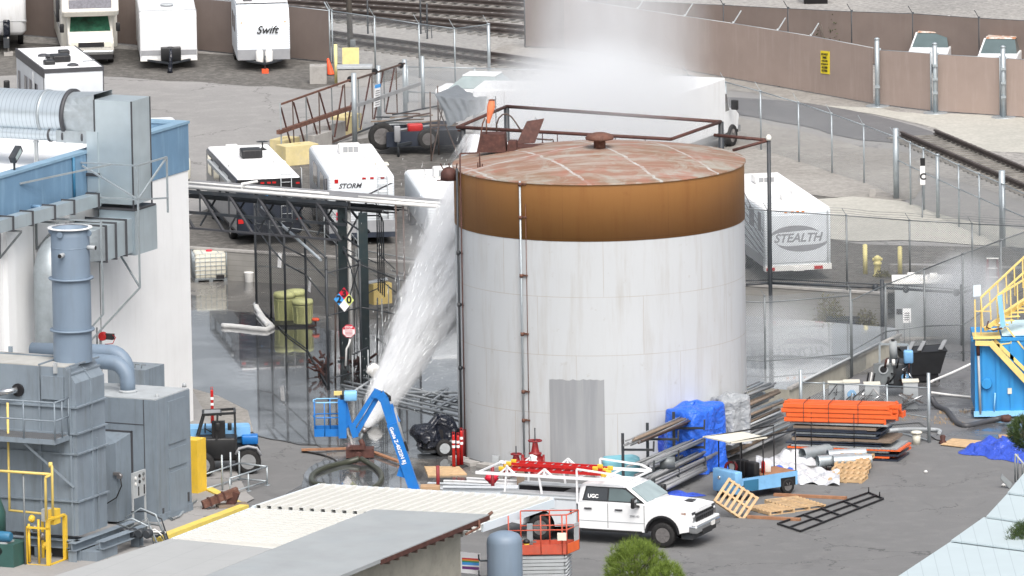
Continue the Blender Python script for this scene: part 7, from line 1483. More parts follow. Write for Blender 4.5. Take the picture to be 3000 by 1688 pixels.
for k in range(12):
 z=zdk-.12-k*.115; MB().bb(xL+.1,xR-.1+.06*(k % 2),.05,.15,z-.05,z+.045).obj('scissor_arm','scissor_green' if 'scissor_green' in MATS else 'grey_light',t); MB().bb(xL+.2,xR-.05+.1*(k % 2),.68,.78,z-.05,z+.045).obj('scissor_arm','scissor_green' if 'scissor_green' in MATS else 'grey_light',t)
 MB().cyl((xR-.05,0.0,z),(xR+.12,.8,z+.05),.035,None,8).obj('pivot','grey_light',t)
MB().bb(xL,xR+.1,.05,.8,.2,max(.4,zdk-1.6)).obj('chassis','lift_red',t)
for x in (xL+.3,xR-.2):
 for y in (.05,.8): wheel(t,(x,y,.2),.2,.14)
# ================================================================== RACKS, TARPS AND STOCK RIGHT OF THE TANK
def tarp(name,label,fn,m,nu=26,nv=22,cat='tarpaulin',group=None): return one(MB().grid(fn,nu,nv),name,m,label,cat,group)
ra=random.Random(4)
# cantilever pipe rack in front of the tank: u from 1790 (near) to 2060 (far)
rkA=G(1872,1462); rkB=rkA+Vector((.407,.913,0))*5.2; rd_=(rkB-rkA).normalized(); rn_=Vector((rd_.y,-rd_.x,0))
rk_=thing('storage_rack','black steel storage rack full of grey pipes in front of the tank','rack',rkA)
for k in (.02,.42,.85):
 p=L3(rkA,rkB,k)-rn_*.6; MB().bb(p.x-.05,p.x+.05,p.y-.05,p.y+.05,0,2.15).obj('upright','dark_steel',rk_,True)
 for z in (.35,.95,1.6): MB().beam(Vector((p.x,p.y,z)),Vector((p.x,p.y,z))+rn_*1.1+Vector((0,0,.06)),.07).obj('arm','dark_steel',rk_,True); MB().beam(Vector((p.x,p.y,z))+rn_*1.1,Vector((p.x,p.y,z+.35))+rn_*1.12,.06).obj('arm','dark_steel',rk_,True)
def bundle(label,a,b,z,n,spread,r,mats,name='pipe_bundle'):
 t=thing(name,label,'pipes',Vector((a.x,a.y,z)),0,'bundles of pipes and bars on the racks'); d=(b-a).normalized(); nn=Vector((d.y,-d.x,0))
 for k in range(n):
  o=nn*ra.uniform(-spread,spread); zz=z+ra.uniform(0,.22); e0=ra.uniform(-.5,.3); e1_=ra.uniform(-.3,.7); rr_=r*ra.uniform(.6,1.3)
  MB().cyl(a+o-d*e0+Vector((0,0,zz)),b+o+d*e1_+Vector((0,0,zz+ra.uniform(-.05,.12))),rr_,None,7).obj('pipe',ra.choice(mats),t,True)
 return t
gm=('galv_dark','trailer_grey','grey_plastic','galv_steel','bus_silver')
bundle('bundle of long brownish bars on the top rack arms',rkA-rn_*.2,rkB-rn_*.2,1.72,9,.28,.04,('brown_steel','wood_old','bus_silver','grey_plastic')); bundle('bundle of thin grey pipes on the middle rack arms',rkA,rkB,1.05,14,.4,.04,gm); bundle('bundle of grey pipes on the lower rack arms',rkA+rn_*.1,rkB+rn_*.1,.5,16,.45,.045,gm); bundle('bundle of fat grey pipes lying on the ground under the rack',rkA+rn_*.55+rd_*.5,L3(rkA,rkB,.8)+rn_*.55,.12,7,.35,.085,('grey_plastic','galv_steel','trailer_grey'))
MB().lathe([(.2,0),(.2,.5)],L3(rkA,rkB,.3)+rn_*.1+Vector((0,0,.95)),14,'X').obj('tube_end','galv_dark',rk_,True)
# second heap farther right behind the cart
rkC=G(2112,1352); rkD=rkC+AX*4.6; d_=(rkD-rkC).normalized(); n_2=Vector((d_.y,-d_.x,0))
for k,(z,n) in enumerate(((.15,9),(.5,9),(.85,8),(1.2,8),(1.5,8),(1.78,7))): bundle(['lowest','second lowest','third','fourth','fifth','topmost'][k]+' layer of weathered grey bars stacked behind the blue cart',rkC+n_2*(.3-.1*k),rkD+n_2*(.3-.1*k)-d_*.4,z,n,.5,.045,gm+('wood_old','grey_light','roof_grey'))
# blue tarp hood
tA,tB=G(2030,1385),G(2130,1330)
def mk_tarp(a,b,h,dep,amp=.05,seed=0,top=.25,flare=.15):
 d=(b-a); L=d.length; dn_=d.normalized(); nn=Vector((-dn_.y,dn_.x,0))
 def fn(u,v):
  s=v*(h*2+dep);
  if s < h: o,z=-flare*(1-s / h),s
  elif s < h+dep: o,z=(s-h),h+top*math.sin(math.pi*(s-h) / dep)
  else: o,z=dep+flare*(s-h-dep) / h,h*2+dep-s
  f=math.sin(u*19+s*2.3+seed)+.7*math.sin(u*37-s*3+seed*2)+.5*math.sin(s*9+u*11)
  return a+d*(u+.03*math.sin(s*3+seed))+nn*(o+amp*f*(1 if s < h or s > h+dep else .2))+Vector((0,0,max(.02,z*(1-.12*(2*u-1) ** 4)+amp*.8*f*(z / h))))
 return fn
tarp('blue_tarpaulin','tall bright blue tarpaulin draped over stock beside the pipe rack',hood(G(2044,1396),G(2136,1368),2.25,1.4,.07,1),'tarp_blue',60,30)
tarp('navy_tarpaulin','darker blue tarpaulin hanging behind the rack left of the bright blue one',hood(G(1975,1380),G(2050,1358),1.45,.7,.08,4),'tarp_navy',50,24)
tarp('grey_tarpaulin','crumpled silver grey tarpaulin hung over the bars above the blue cart',hood(G(2122,1366),G(2206,1356),2.32,1.0,.06,7,.7),'tarp_grey',60,34)
def teal(u,v):
 a,b=G(1745,1440),G(1888,1436); p=a+(b-a)*u; s=v*1.0; z=1.55*math.sin(math.pi*min(1,.5+.0)) ; hh=1.45 if .18 < u < .86 else 1.45*max(.55,1-abs(u-.5)*.9+.1)
 prof_=[0,.9,1.0,.96,.85,0]; k=v*5; i=min(4,int(k)); f=prof_[i]*(1-(k-i))+prof_[i+1]*(k-i); return p+Vector((0,v*1.5-.2,hh*f+.03*math.sin(u*21)))
tarp('teal_tarpaulin','pale teal tarpaulin over a low box behind the pickup cab',hood(G(1768,1446),G(1876,1444),1.18,.9,.02,3),'tarp_teal',48,20)
def crump(cu,cv,ru,rv,h,seed,amp=.12,rot=0.0):
 c=G(cu,cv)
 def fn(u,v):
  a=u*2*math.pi; k=v; w1=1+.22*math.sin(a*3+seed)+.12*math.sin(a*7+seed*2); x=ru*k*w1*math.cos(a); y=rv*k*w1*math.sin(a); cr_,sr_=math.cos(rot),math.sin(rot)
  z=h*(1-k ** 2.2)+amp*(math.sin(x*6+seed)*math.sin(y*5+seed)+.6*math.sin((x+y)*9))*(1-k ** 4) ; return c+Vector((x*cr_-y*sr_,x*sr_+y*cr_,max(.015,z)))
 return fn
tarp('blue_tarpaulin','crumpled blue tarpaulin bundle lying behind the blue cart',crump(2280,1405,.75,1.2,.35,2),'tarp_blue',40,14); tarp('blue_tarpaulin','crumpled royal blue tarpaulin on the asphalt at the right edge',crump(2945,1322,1.25,2.0,.32,5,.14),'tarp_navy',46,16); tarp('blue_tarpaulin','flat violet blue tarpaulin on the ground behind the truck hood',crump(1985,1452,.75,.6,.1,8,.05),'tarp_navy',30,10)
def silver(u,v):
 a,b=G(2330,1420),G(2455,1395); p=G(2215+245*u,1350+40*u+56*v*(1-.35*u)); return p+Vector((0,0,.06+(.20+.12*math.sin(u*7))*math.sin(math.pi*v) ** .8*(1.1-.5*u)+.06*math.sin(u*26+v*9)+.05*math.sin(v*17-u*8)))
tarp('silver_tarpaulin','long crumpled silver white tarpaulin trailing along the asphalt',silver,'tarp_silver',50,24,group='silver tarpaulins'); tarp('silver_tarpaulin','crumpled silver tarpaulin heap next to the ribbed ducts',crump(2322,1350,.75,1.3,.32,3,.10),'tarp_silver',44,14,group='silver tarpaulins'); tarp('silver_tarpaulin','small silver tarpaulin flap lying nearest the pallets',crump(2345,1412,.35,.5,.22,6,.08),'tarp_silver',30,10,group='silver tarpaulins')
# duct tubes and barrels
for k,(u,v,rz_) in enumerate(((2395,1352,20),(2425,1335,15),(2440,1352,12),(2350,1330,40))):
 p=G(u,v,.33); m_=MB(); loops=[]; dd=Vector((math.cos(R(rz_)),math.sin(R(rz_)),0)); nn=Vector((-dd.y,dd.x,0))
 for i in range(25):
  rr_=.19+.012*(i % 2); loops.append([p+dd*(i*.055)+nn*rr_*math.cos(a)+Vector((0,0,rr_*math.sin(a))) for a in [2*math.pi*j / 16 for j in range(16)]])
 t=thing('duct_tube',['silver ribbed duct tube with its open end facing left','silver ribbed duct tube lying farthest back','silver ribbed duct tube lying nearest the pallets','silver ribbed duct tube partly under the tarpaulin heap'][k],'duct tube',p,0,'silver duct tubes'); MB().loft(loops,True,False,True).obj('tube','galv_steel',t,True)
for k,u in enumerate((2405,2430,2452)):
 p=G(u,1368+2*k,.12); one(MB().lathe([(.10,0),(.12,.02),(.12,.6)],p,14,'Y',cap=False),'black_pipe','black_plastic',['leftmost','middle','rightmost'][k]+' of the three black pipe ends beside the pallets','pipe','black pipe ends')
# orange racking beams
ob0,ob1=G(2296,1343),G(2628,1352); od=(ob1-ob0).normalized(); on_=Vector((-od.y,od.x,0)); zb_=1.34; ra=random.Random(9)
k=0
for row in range(4):
 for col in range(4):
  L=ra.uniform(-.35,.25); a_=ob0+on_*(.05+.27*col)+od*(.0+ra.uniform(-.1,.25))+Vector((0,0,zb_+row*.155)); b_=ob1+on_*(.05+.27*col)+od*(L-(.35 if row == 0 else 0))+Vector((0,0,zb_+row*.155)); m_=MB().beam(a_,b_,.12,.14); m_.beam(a_+Vector((0,-.06,-.02)),b_+Vector((0,-.06,-.02)),.04,.05)
  m_.beam(b_-od*.02,b_+od*.05,.12,.2)
  k += 1; pos=['bottom','second','third','top'][row]+' row, '+['nearest','second nearest','second farthest','farthest'][col]+' beam of the strapped orange bundle'; one(m_,'racking_beam','orange_paint',pos,'beam','strapped orange racking beams')
for f in (.18,.40,.66):
 p=L3(ob0,ob1,f); m_=MB().tube([p+Vector((0,-.1,zb_-.08)),p+Vector((0,-.1,zb_+.58)),p+on_*1.05+Vector((0,.1,zb_+.58)),p+on_*1.05+Vector((0,.1,zb_-.08))],.012,5,closed=True); one(m_,'strap','dark_rust',['left','middle','right'][int(f*4.4) if f < .66 else 2]+' steel strap round the orange beams','strap','straps round the orange beams')
# stacks of decking panels beneath
ra=random.Random(14); zz=.06; names_=[]
mats=['trailer_dark','orange_paint','trailer_dark','galv_dark','orange_paint','roof_grey','trailer_dark','trailer_dark','wood_old','trailer_dark','galv_dark','trailer_dark','trailer_dark','wood_old','roof_grey']
ords=['first','second','third','fourth','fifth','sixth','seventh','eighth','ninth','tenth','eleventh','twelfth','thirteenth','fourteenth','fifteenth','sixteenth','seventeenth','eighteenth']
cnm={'trailer_dark': 'dark grey','orange_paint': 'orange edged','galv_dark': 'galvanised','roof_grey': 'pale grey','wood_old': 'old timber','dark_rust': 'rusty','wood_new': 'pale plywood'}
pb0,pb1=G(2318,1342),G(2590,1352); pdn=(pb1-pb0).normalized(); pnn=Vector((-pdn.y,pdn.x,0))
for k,mm in enumerate(mats):
 th=.058 if mm != 'wood_old' else .10; e0,e1_=ra.uniform(-.25,.2),ra.uniform(-.35,.35)+(.35 if k < 6 else 0)-(.3 if 8 < k < 13 else 0); dep=1.5 if mm != 'wood_new' else .4
 a_=pb0+pdn*e0+Vector((0,0,zz)); b_=pb1+pdn*e1_+Vector((0,0,zz+ra.uniform(-.02,.02)))
 if mm == 'wood_new': b_=L3(a_,b_,.65); a_=L3(a_,b_,.35)
 m_=MB().slab([a_,b_,b_+pnn*dep,a_+pnn*dep],th,(0,0,1))
 if mm in ('roof_grey','galv_dark'):
  for j in range(26): q=L3(a_,b_,j / 26+.01); m_.beam(q+Vector((0,-.02,.01-th)),q+Vector((0,-.02,-.02))+pdn*.02,.045,.02,(0,1,0))
 one(m_,'deck_panel',mm,ords[k]+' panel from the ground in the stack under the orange beams, '+cnm[mm],'panel','stacked panels under the orange beams'); zz += th+ra.uniform(.012,.034)
for f in (.22,.68):
 p=L3(pb0,pb1,f)+Vector((0,-.05,0)); one(MB().tube([p,p+Vector((0,-.02,1.6))],.014,5),'strap','ink_black',('left' if f < .5 else 'right')+' black strap down the front of the panel stack','strap','black straps on the panel stack')
for (u,v) in ((2598,1330),(2612,1338)):
 p=G(u,v,.1); one(MB().beam(p,p+pnn*1.3+pdn*.3+Vector((0,0,.1)),.1,.09),'racking_beam','orange_paint','orange beam end sticking out of the panel stack, '+('upper' if u < 2600 else 'lower')+' one','beam','orange beam ends at the panel stack')
# pallets
def pallet(label,c,rz,tilt=0.0,wd=1.2,dp=1.0,nb=7,scale=1.0,roll=0.0):
 t=thing('wooden_pallet',label,'pallet',c,rz,'wooden pallets'); Mx=Matrix.Rotation(tilt,4,'Y') @ Matrix.Rotation(roll,4,'X')
 for k in range(nb): x=-wd / 2+(wd-.1)*k / (nb-1); MB().bb(x,x+.09,-dp / 2,dp / 2,.11,.13).xf(Mx).obj('top_board','wood_new',t)
 for y in (-dp / 2,-.04,dp / 2-.08): MB().bb(-wd / 2,wd / 2,y,y+.07,.022,.109).xf(Mx).obj('stringer','wood_new' if y else 'wood_brown',t)
 for x in (-wd / 2,-.05,wd / 2-.1): MB().bb(x,x+.1,-dp / 2,dp / 2,0,.02).xf(Mx).obj('bottom_board','wood_new',t)
 return t
pallet('wooden pallet propped up on edge against the blue cart',G(2155,1512)+Vector((0,0,.52)),R(-8),R(34),roll=R(52))
pallet('wooden pallet lying flat in the middle of the yard',G(2330,1482),R(-62),dp=1.25,wd=1.9,nb=9); pallet('wooden pallet lying flat partly under the propped pallet',G(2260,1498),R(-58),wd=1.3)
for k in range(5): pallet(['bottom','second','third','fourth','top'][k]+' pallet of the slipping pallet pile near the silver tarpaulin',G(2485+5*k,1408-9*k)+Vector((0,0,.15*k*.5)),R(-15+5*(k % 2)),wd=1.15,dp=.95,nb=6)
for lb,a,b in (('loose brown plank lying behind the flat pallets',(2268,1449),(2480,1459)),('loose brown plank lying in front of the flat pallets',(2190,1514),(2345,1522))): one(MB().beam(G(*a,.05),G(*b,.05),.14,.09),'plank','wood_brown',lb,'plank','loose planks by the pallets')
# black metal frame on the asphalt
fp=[G(u,v,.05) for u,v in ((2278,1534),(2345,1556),(2588,1461),(2545,1443))]; t=thing('metal_frame','long black steel ladder like frame lying on the asphalt','frame',fp[0])
for a_,b_ in ((fp[0],fp[1]),(fp[1],fp[2]),(fp[3],fp[0]),(L3(fp[0],fp[1],.5),L3(fp[3],fp[2],.5)),(fp[3],fp[2])): MB().beam(a_,b_,.05,.05).obj('bar','ink_black',t,True)
for k in (.28,.48,.72): MB().beam(L3(fp[0],fp[3],k),L3(fp[1],fp[2],k),.05,.05).obj('bar','ink_black',t,True)
for p in (fp[3],L3(fp[3],fp[2],.75)): MB().cyl(p,p+Vector((0,0,.18)),.025,None,6).obj('peg','ink_black',t,True)
# ================================================================== BLUE UTILITY CART
ca,cb_=G(2065,1452),G(2168,1456); wr=G(2252,1456); cc=G(2172,1468); t=thing('utility_cart','light blue utility cart with a flat canopy on thin posts','cart',cc,R(36)); lw,lh=2.35,.74
MB().bb(.0,lw,0,.02,.28,lh).obj('side_panel','cart_blue',t); MB().bb(.0,lw,1.2,1.22,.28,lh).obj('side_panel','cart_blue',t)
MB().rbox(-.25,.05,-.02,1.24,.22,.98,.05).obj('front_panel','cart_blue',t); MB().bb(0,lw,.02,1.2,.30,.36).obj('floor','wood_old',t); MB().bb(.95,lw,.02,1.2,.70,.73).obj('cargo_deck','wood_brown',t); MB().bb(.1,.7,-.03,.0,.3,.66).obj('entry_step','motor_blue',t)
for x,y in ((.15,.06),(.15,1.16),(1.95,.06),(1.95,1.16)): wheel(t,(x,y,.26),.26,.16)
MB().bb(1.65,2.25,-.012,.0,.28,.56).obj('wheel_opening','ink_black',t)
for x,y in ((.0,.03),(.0,1.2),(.95,.03),(.95,1.2),(2.3,.03),(2.3,1.2)): MB().cyl((x,y,.6),(x,y,2.0 if x < 1.2 else 2.05),.022,None,6).obj('canopy_post','ink_black',t)
MB().bb(-.5,1.0,-.15,1.4,2.0,2.04).obj('canopy','plastic_cream',t); MB().beam((-.5,-.1,2.02),(2.3,.0,2.10),.04).obj('canopy_frame','ink_black',t); MB().beam((-.5,1.3,2.02),(2.3,1.2,2.10),.04).obj('canopy_frame','ink_black',t)
for y in (.32,.88): MB().rbox(.62,.86,y-.24,y+.24,.62,1.18,.05).obj('seat_back','seat_black',t); MB().rbox(.3,.7,y-.22,y+.22,.5,.64,.04).obj('seat','seat_black',t)
MB().tube([(.3+.02*math.cos(k),.9+.2*math.cos(k),1.0+.2*math.sin(k)) for k in [j*math.pi / 6 for j in range(12)]],.02,5,closed=True).obj('steering_wheel','ink_black',t)
for y in (.3,.85): MB().lathe([(.06,-.03),(.07,0),(.05,.02)],(-.26,y,.70),12,'X').obj('headlight','chrome',t)
pc_=cc+Matrix.Rotation(R(36),3,'Z') @ Vector((1.5,.6,.73)); one(MB().rbox(-.16,.16,-.16,.16,0,.36,.03).xf(Matrix.Translation(pc_)),'bucket','plastic_white','square white tub riding on the deck of the blue cart','tub'); p=pc_+Vector((-.1,-.3,0)); one(MB().lathe([(.06,0),(.06,.35),(.03,.42)],p,10),'fire_extinguisher','red_paint','red fire extinguisher on the deck of the blue cart','extinguisher'); p=cc+Matrix.Rotation(R(36),3,'Z') @ Vector((.35,1.0,.75)); one(MB().tube([p+Vector((.18*math.cos(k),0,.2+.18*math.sin(k))) for k in [j*math.pi / 7 for j in range(14)]],.05,8,closed=True),'hose_reel','dark_red','dark red ring of hose behind the cart seats','hose')
# ================================================================== PUMPS, DUMPSTER, BLUE TANK
ek=fence('pump_enclosure','galvanised chain link enclosure in front of the pumps',[(2347,1250,1120),(2415,1252,1123),(2600,1262,1131),(2722,1295,1137)],0,'chain_light',(1.0,.45,.03),pr=.035)
for u,vb,vt,lb in ((2347,1250,1083,'tall post at the left corner of the pump enclosure'),(2722,1297,1093,'tall post at the right corner of the pump enclosure')): p=G(u,vb); one(MB().cyl(p,up(p,vt),.06,None,10),'fence_post','galv_steel',lb,'post','corner posts of the pump enclosure')
one(MB().cyl(G(2350,1118,.75),G(2580,1004,.75),.045,None,8),'steel_pipe','grey_light','long grey pipe lying along the top of the containment wall','pipe')
pg=G(2640,1165); t=thing('pump_skid','diesel pump set with a black engine, radiator and blue pump inside a grey frame','pump',pg); KP=lambda u,v,dy=0: AtY(u,v,pg.y+dy)
m_=MB()
for a_,b_ in (((2577,1128),(2577,1010)),((2577,1008),(2660,1010)),((2660,1010),(2663,1128))): m_.beam(KP(*a_),KP(*b_),.07)
m_.obj('frame','galv_steel',t,True); MB().tube([KP(2618,1050),KP(2616,1000)],.14,14).obj('muffler','roof_grey',t,True); MB().cyl(KP(2616,1002),KP(2616,994),.06,None,8).obj('exhaust_cap','ink_black',t,True)
MB().rbox(KP(2585,0).x,KP(2660,0).x,pg.y-.1,pg.y+.9,.35,1.25,.1).obj('engine','dark_steel',t,True)
q0_,q1_=KP(2560,1125,-.3),KP(2617,1066,-.3); MB().bb(q0_.x,q1_.x,q0_.y,q0_.y+.15,q0_.z,q1_.z).obj('radiator','galv_dark',t,True); qc_=KP(2588,1082,-.32); MB().lathe([(.17,-.02),(.17,0)],qc_,20,'Y').obj('fan_ring','grey_light',t,True); MB().lathe([(.12,-.03),(.12,-.021)],qc_,20,'Y').obj('fan_hub','ink_black',t,True)
for k in range(3): MB().beam(KP(2540+9*k,1120,-.2),KP(2545+9*k,1092,-.2),.05,.2).obj('louvre','plastic_white' if k % 2 else 'ink_black',t,True)
MB().rbox(KP(2636,0).x,KP(2664,0).x,pg.y-.35,pg.y,KP(0,1105).z,KP(0,1068).z,.06).obj('pump_body','cart_blue',t,True); MB().lathe([(.12,0),(.15,.1),(.1,.2)],KP(2652,1108,-.3),14,'Y').obj('pump_volute','cart_blue',t,True)
ra=random.Random(17)
for k in range(12): u,v=ra.uniform(2590,2680),ra.uniform(1050,1130); MB().tube([KP(u,v,-.3),KP(u+ra.uniform(-15,15),v+ra.uniform(-8,8),-.5),KP(u+ra.uniform(-15,15),v+25,-.3)],ra.choice((.02,.03,.045)),6).obj('engine_pipe',ra.choice(('ink_black','chrome','dark_rust','galv_dark')),t,True)
for k,u in enumerate((2600,2618)): MB().lathe([(.06,0),(.06,.2)],KP(u,1070,-.4),10).obj('filter','plastic_white',t,True)
# valves and cabinets behind the mesh
for k,(u,v,h,m,lb) in enumerate(((2450,1185,.75,'grey_light','small grey electrical cabinet behind the mesh, left end'),(2495,1190,.85,'body_grey_white','pale cabinet with a blue dial behind the enclosure mesh'),(2555,1192,.8,'grey_light','grey pump cabinet behind the middle of the enclosure mesh'),(2668,1205,1.05,'grey_light','tilted pale grey cabinet at the right end of the enclosure'))):
 p=G(u,v); t=thing('pump_cabinet',lb,'cabinet',p,0,'small cabinets inside the enclosure'); MB().rbox(-.26,.26,-.2,.2,0.1,h,.03).obj('box',m,t); MB().bb(-.29,.29,-.24,.24,h,h+.05).obj('lid','plastic_cream',t); MB().bb(-.2,.2,-.15,.15,0,.1).obj('foot','dark_steel',t)
 if k == 1: MB().lathe([(.15,-.03),(.16,0)],(0,-.21,.45),16,'Y').obj('dial','cart_blue',t)
 for j in range(5): MB().tube([(ra.uniform(-.5,.5),-.3,ra.uniform(.1,.6)),(ra.uniform(-.5,.5),-.35,ra.uniform(.2,.8)),(ra.uniform(-.5,.5),-.3,ra.uniform(0,.4))],.03,6).obj('pipe',ra.choice(('rim_metal','ink_black','chrome','brown_steel')),t)
hose('pale pipe running along the foot of the enclosure',[(2605,1262),(2660,1258),(2745,1260),(2752,1268)],.07,'grey_light',.12,'steel_pipe','pipe')
p=G(2685,1302); t=thing('bucket','white wide lipped bucket standing in front of the enclosure','bucket',p); MB().lathe([(.13,0),(.14,.38)],(0,0,0),18).obj('pail','plastic_cream',t); MB().lathe([(.19,.38),(.2,.42),(.14,.46),(.01,.46)],(0,0,0),18).obj('lid','plastic_cream',t)
p=G(2762,1300); t=thing('hose_coupling','rusty hose coupling standing at the end of the pale pipe','coupling',p); MB().lathe([(.12,0),(.14,.05),(.08,.12),(.1,.25),(.06,.3)],(0,0,0),12).obj('coupling','dark_rust',t)
dpx=G(2700,1120); t=thing('rubbish_skip','black plastic lidded rubbish skip behind the pump set','skip',dpx,R(14))
MB().add([(-.55,-.45,.35),(.55,-.45,.35),(.55,.45,.35),(-.55,.45,.35),(-.75,-.6,1.15),(.75,-.6,1.15),(.75,.6,1.15),(-.75,.6,1.15)],[(0,1,5,4),(1,2,6,5),(2,3,7,6),(3,0,4,7),(0,3,2,1)]).obj('bin','black_plastic',t); MB().bb(-.5,.5,-.4,.4,.1,.35).obj('undercarriage','ink_black',t)
MB().slab([(-.8,-.62,1.18),(.78,-.62,1.18),(.8,.0,1.30),(-.8,.0,1.28)],.04).obj('lid','black_plastic',t); MB().slab([(-.8,.02,1.28),(.8,.02,1.32),(.8,.62,1.22),(-.8,.62,1.2)],.04).obj('lid','black_plastic',t)
for x in (-.45,-.05,.72): MB().beam((x-.2,-.6,1.24),(x+.25,.3,1.40),.14,.04).obj('lid_rib','grey_plastic',t)
for x,y in ((-.45,-.4),(.45,-.4),(-.45,.4),(.45,.4)): wheel(t,(x,y,.1),.1,.05)
# crushed black bin at the block wall
p=G(2470,968); t=thing('broken_pallet_bin','low black crate with dented rails lying at the foot of the block wall','crate',p,R(-3)); MB().bb(-.62,.6,-.3,.5,.0,.28).obj('base','trailer_dark',t)
for y in (-.32,.1,.5): MB().beam((-.6,y,.42),(.6,y,.40),.05,.05).obj('rail','dark_steel',t)
for x in (-.6,-.2,.2,.58): MB().beam((x,-.32,.25),(x,-.32,.43),.04).obj('stake','dark_steel',t); MB().beam((x,.5,.25),(x,.5,.43),.04).obj('stake','dark_steel',t)
for x in (-.5,.48): MB().bb(x-.04,x+.04,-.32,-.305,.12,.18).obj('label','plastic_white',t)
# blue frac tank with yellow stair
kx0=G(2853,1230); t=thing('frac_tank','bright blue ribbed water tank with a yellow stair along its top','tank',kx0,0); yb0=kx0.y; KT=lambda u,v,dy=0: AtY(u,v,yb0+dy)-kx0
tl,blw=KT(2856,1000),KT(2853,1215); ztp=tl.z; xl=KT(2856,1100).x; MB().bb(xl,xl+6,0,3.0,.25,ztp).obj('wall','tank_blue',t);
for k in range(12): MB().bb(xl+.25+.48*k,xl+.38+.48*k,-.05,0,.3,ztp-.1).obj('rib','tank_blue',t)
MB().bb(xl-.05,xl+6,-.12,0.0,.12,.3).obj('skid','pale_blue',t); MB().bb(xl-.1,xl+6,-.04,.3,ztp,ztp+.12).obj('top_rail','tank_blue',t); MB().bb(xl+.95,xl+6,.1,3,ztp+.15,ztp+.22).obj('lid','roof_paleblue',t)
MB().lathe([(.17,-.12),(.2,-.06),(.14,0)],KT(2890,1123)+Vector((0,-.05,0)),16,'Y').obj('hatch','tank_blue',t); MB().cyl(KT(2866,1035)-Vector((0,.1,0)),KT(2872,1212)-Vector((0,.1,0)),.045,None,8).obj('standpipe','grey_light',t); MB().cyl(KT(2864,1005)-Vector((0,.1,0)),KT(2866,1040)-Vector((0,.1,0)),.06,None,8).obj('standpipe','dark_rust',t); MB().cyl(KT(2915,1150)-Vector((0,.1,0)),KT(2912,1205)-Vector((0,.1,0)),.03,None,6).obj('standpipe','pale_blue',t); q=KT(2958,1145)-Vector((0,.06,0)); MB().bb(q.x-.07,q.x+.07,q.y,q.y+.01,q.z-.1,q.z+.1).obj('placard','plastic_cream',t)
st_=thing('access_stair','yellow steel access stair and railings climbing over the blue tank','stair',kx0,0);
def yb_m(a_,b_,w_=.06,h=None,nm='stringer'): return MB().beam(a_,b_,w_,h or w_).obj(nm,'stair_yellow',st_)
yb_m(KT(2856,1002)-Vector((0,.25,0)),KT(2905,1003)-Vector((0,.25,0)),.12,.16); yb_m(KT(2900,1000)-Vector((0,.25,0)),KT(3010,1118)-Vector((0,.25,0)),.14,.2); yb_m(KT(2912,996),KT(3020,1100),.10,.12)
for k in range(9): p=L3(KT(2902,1006),KT(3010,1120),k / 9)-Vector((0,.2,0)); MB().beam(p,p+Vector((0,.55,0)),.18,.03).obj('step','stair_yellow',st_)
MB().bb(xl-.05,xl+.9,-.2,.9,ztp+.10,ztp+.16).obj('landing','stair_yellow',st_)
yb_m(KT(2856,878),KT(2858,1000),.05,nm='post'); yb_m(KT(2874,872),KT(2874,980,.3),.05,nm='post')
# up-going flight with handrails
A1_,B1_=KT(2874,874),KT(3030,735,2.2); A2_,B2_=KT(2935,858,-.2),KT(3060,790,1.2)
for f0,f1 in ((KT(2874,872),KT(3020,735,1.5)),(KT(2874,912),KT(3020,780,1.5)),(KT(2920,868,.3),KT(3040,795,1.3)),(KT(2925,925,.3),KT(3040,850,1.3))): yb_m(f0,f1,.055,nm='handrail')
for k in range(7): f=k / 6; p0,p1=L3(KT(2874,872),KT(3020,735,1.5),f),L3(KT(2880,960),KT(3020,820,1.5),f); yb_m(p0,p1,.045,nm='baluster'); p0,p1=L3(KT(2920,868,.3),KT(3040,795,1.3),f),L3(KT(2925,975,.3),KT(3040,895,1.3),f); yb_m(p0,p1,.045,nm='baluster')
for k in range(7): f=k / 7; p=L3(KT(2895,965),KT(3010,880,1.4),f); MB().beam(p,p+Vector((.5,.1,0)),.2,.03).obj('step','stair_yellow',st_)
yb_m(KT(2885,965),KT(3010,878,1.4),.08,.14); yb_m(KT(2858,912),KT(2905,912),.04,nm='handrail')
MB().slab([KT(2922,868),KT(2934,862),KT(2946,955),KT(2932,962)],.03).obj('gate_plate','pale_blue',st_); hose_pts=[KT(u,v)+Vector((0,-.05,0)) for u,v in ((2896,940),(2890,958),(2910,968),(2935,960))]; MB().tube(hose_pts,.03,6).obj('cable','dark_rust',st_); yb_m(KT(2950,960),KT(3010,1035) ,.05,nm='handrail'); yb_m(KT(2962,1000),KT(2962,1090),.04,nm='post'); yb_m(KT(2905,1012),KT(2962,1005),.04,nm='handrail')
hose('thick black suction hose snaking from the enclosure to the blue tank',[(2728,1165,.25),(2745,1190),(2775,1205),(2790,1225),(2805,1240),(2830,1248),(2870,1240),(2920,1228,.05),(2955,1222,.15)],.10,'dark_trim',.1,'suction_hose'); p=G(2950,1226,.3); one(MB().lathe([(.11,-.2),(.13,-.1),(.13,.05),(.1,.15)],p,14,'X'),'hose_coupling','dark_rust','rusty coupling joining the black hose to the blue tank','coupling')
hose('upper white pipe running from the enclosure to the blue tank',[(2728,1118,.45),(2790,1092,.4),(2858,1060,.4)],.045,'plastic_white',.1,'white_pipe','pipe','white pipes to the blue tank'); hose('lower white pipe running from the enclosure to the blue tank',[(2728,1150,.1),(2790,1158),(2858,1165)],.04,'plastic_white',.1,'white_pipe','pipe','white pipes to the blue tank')
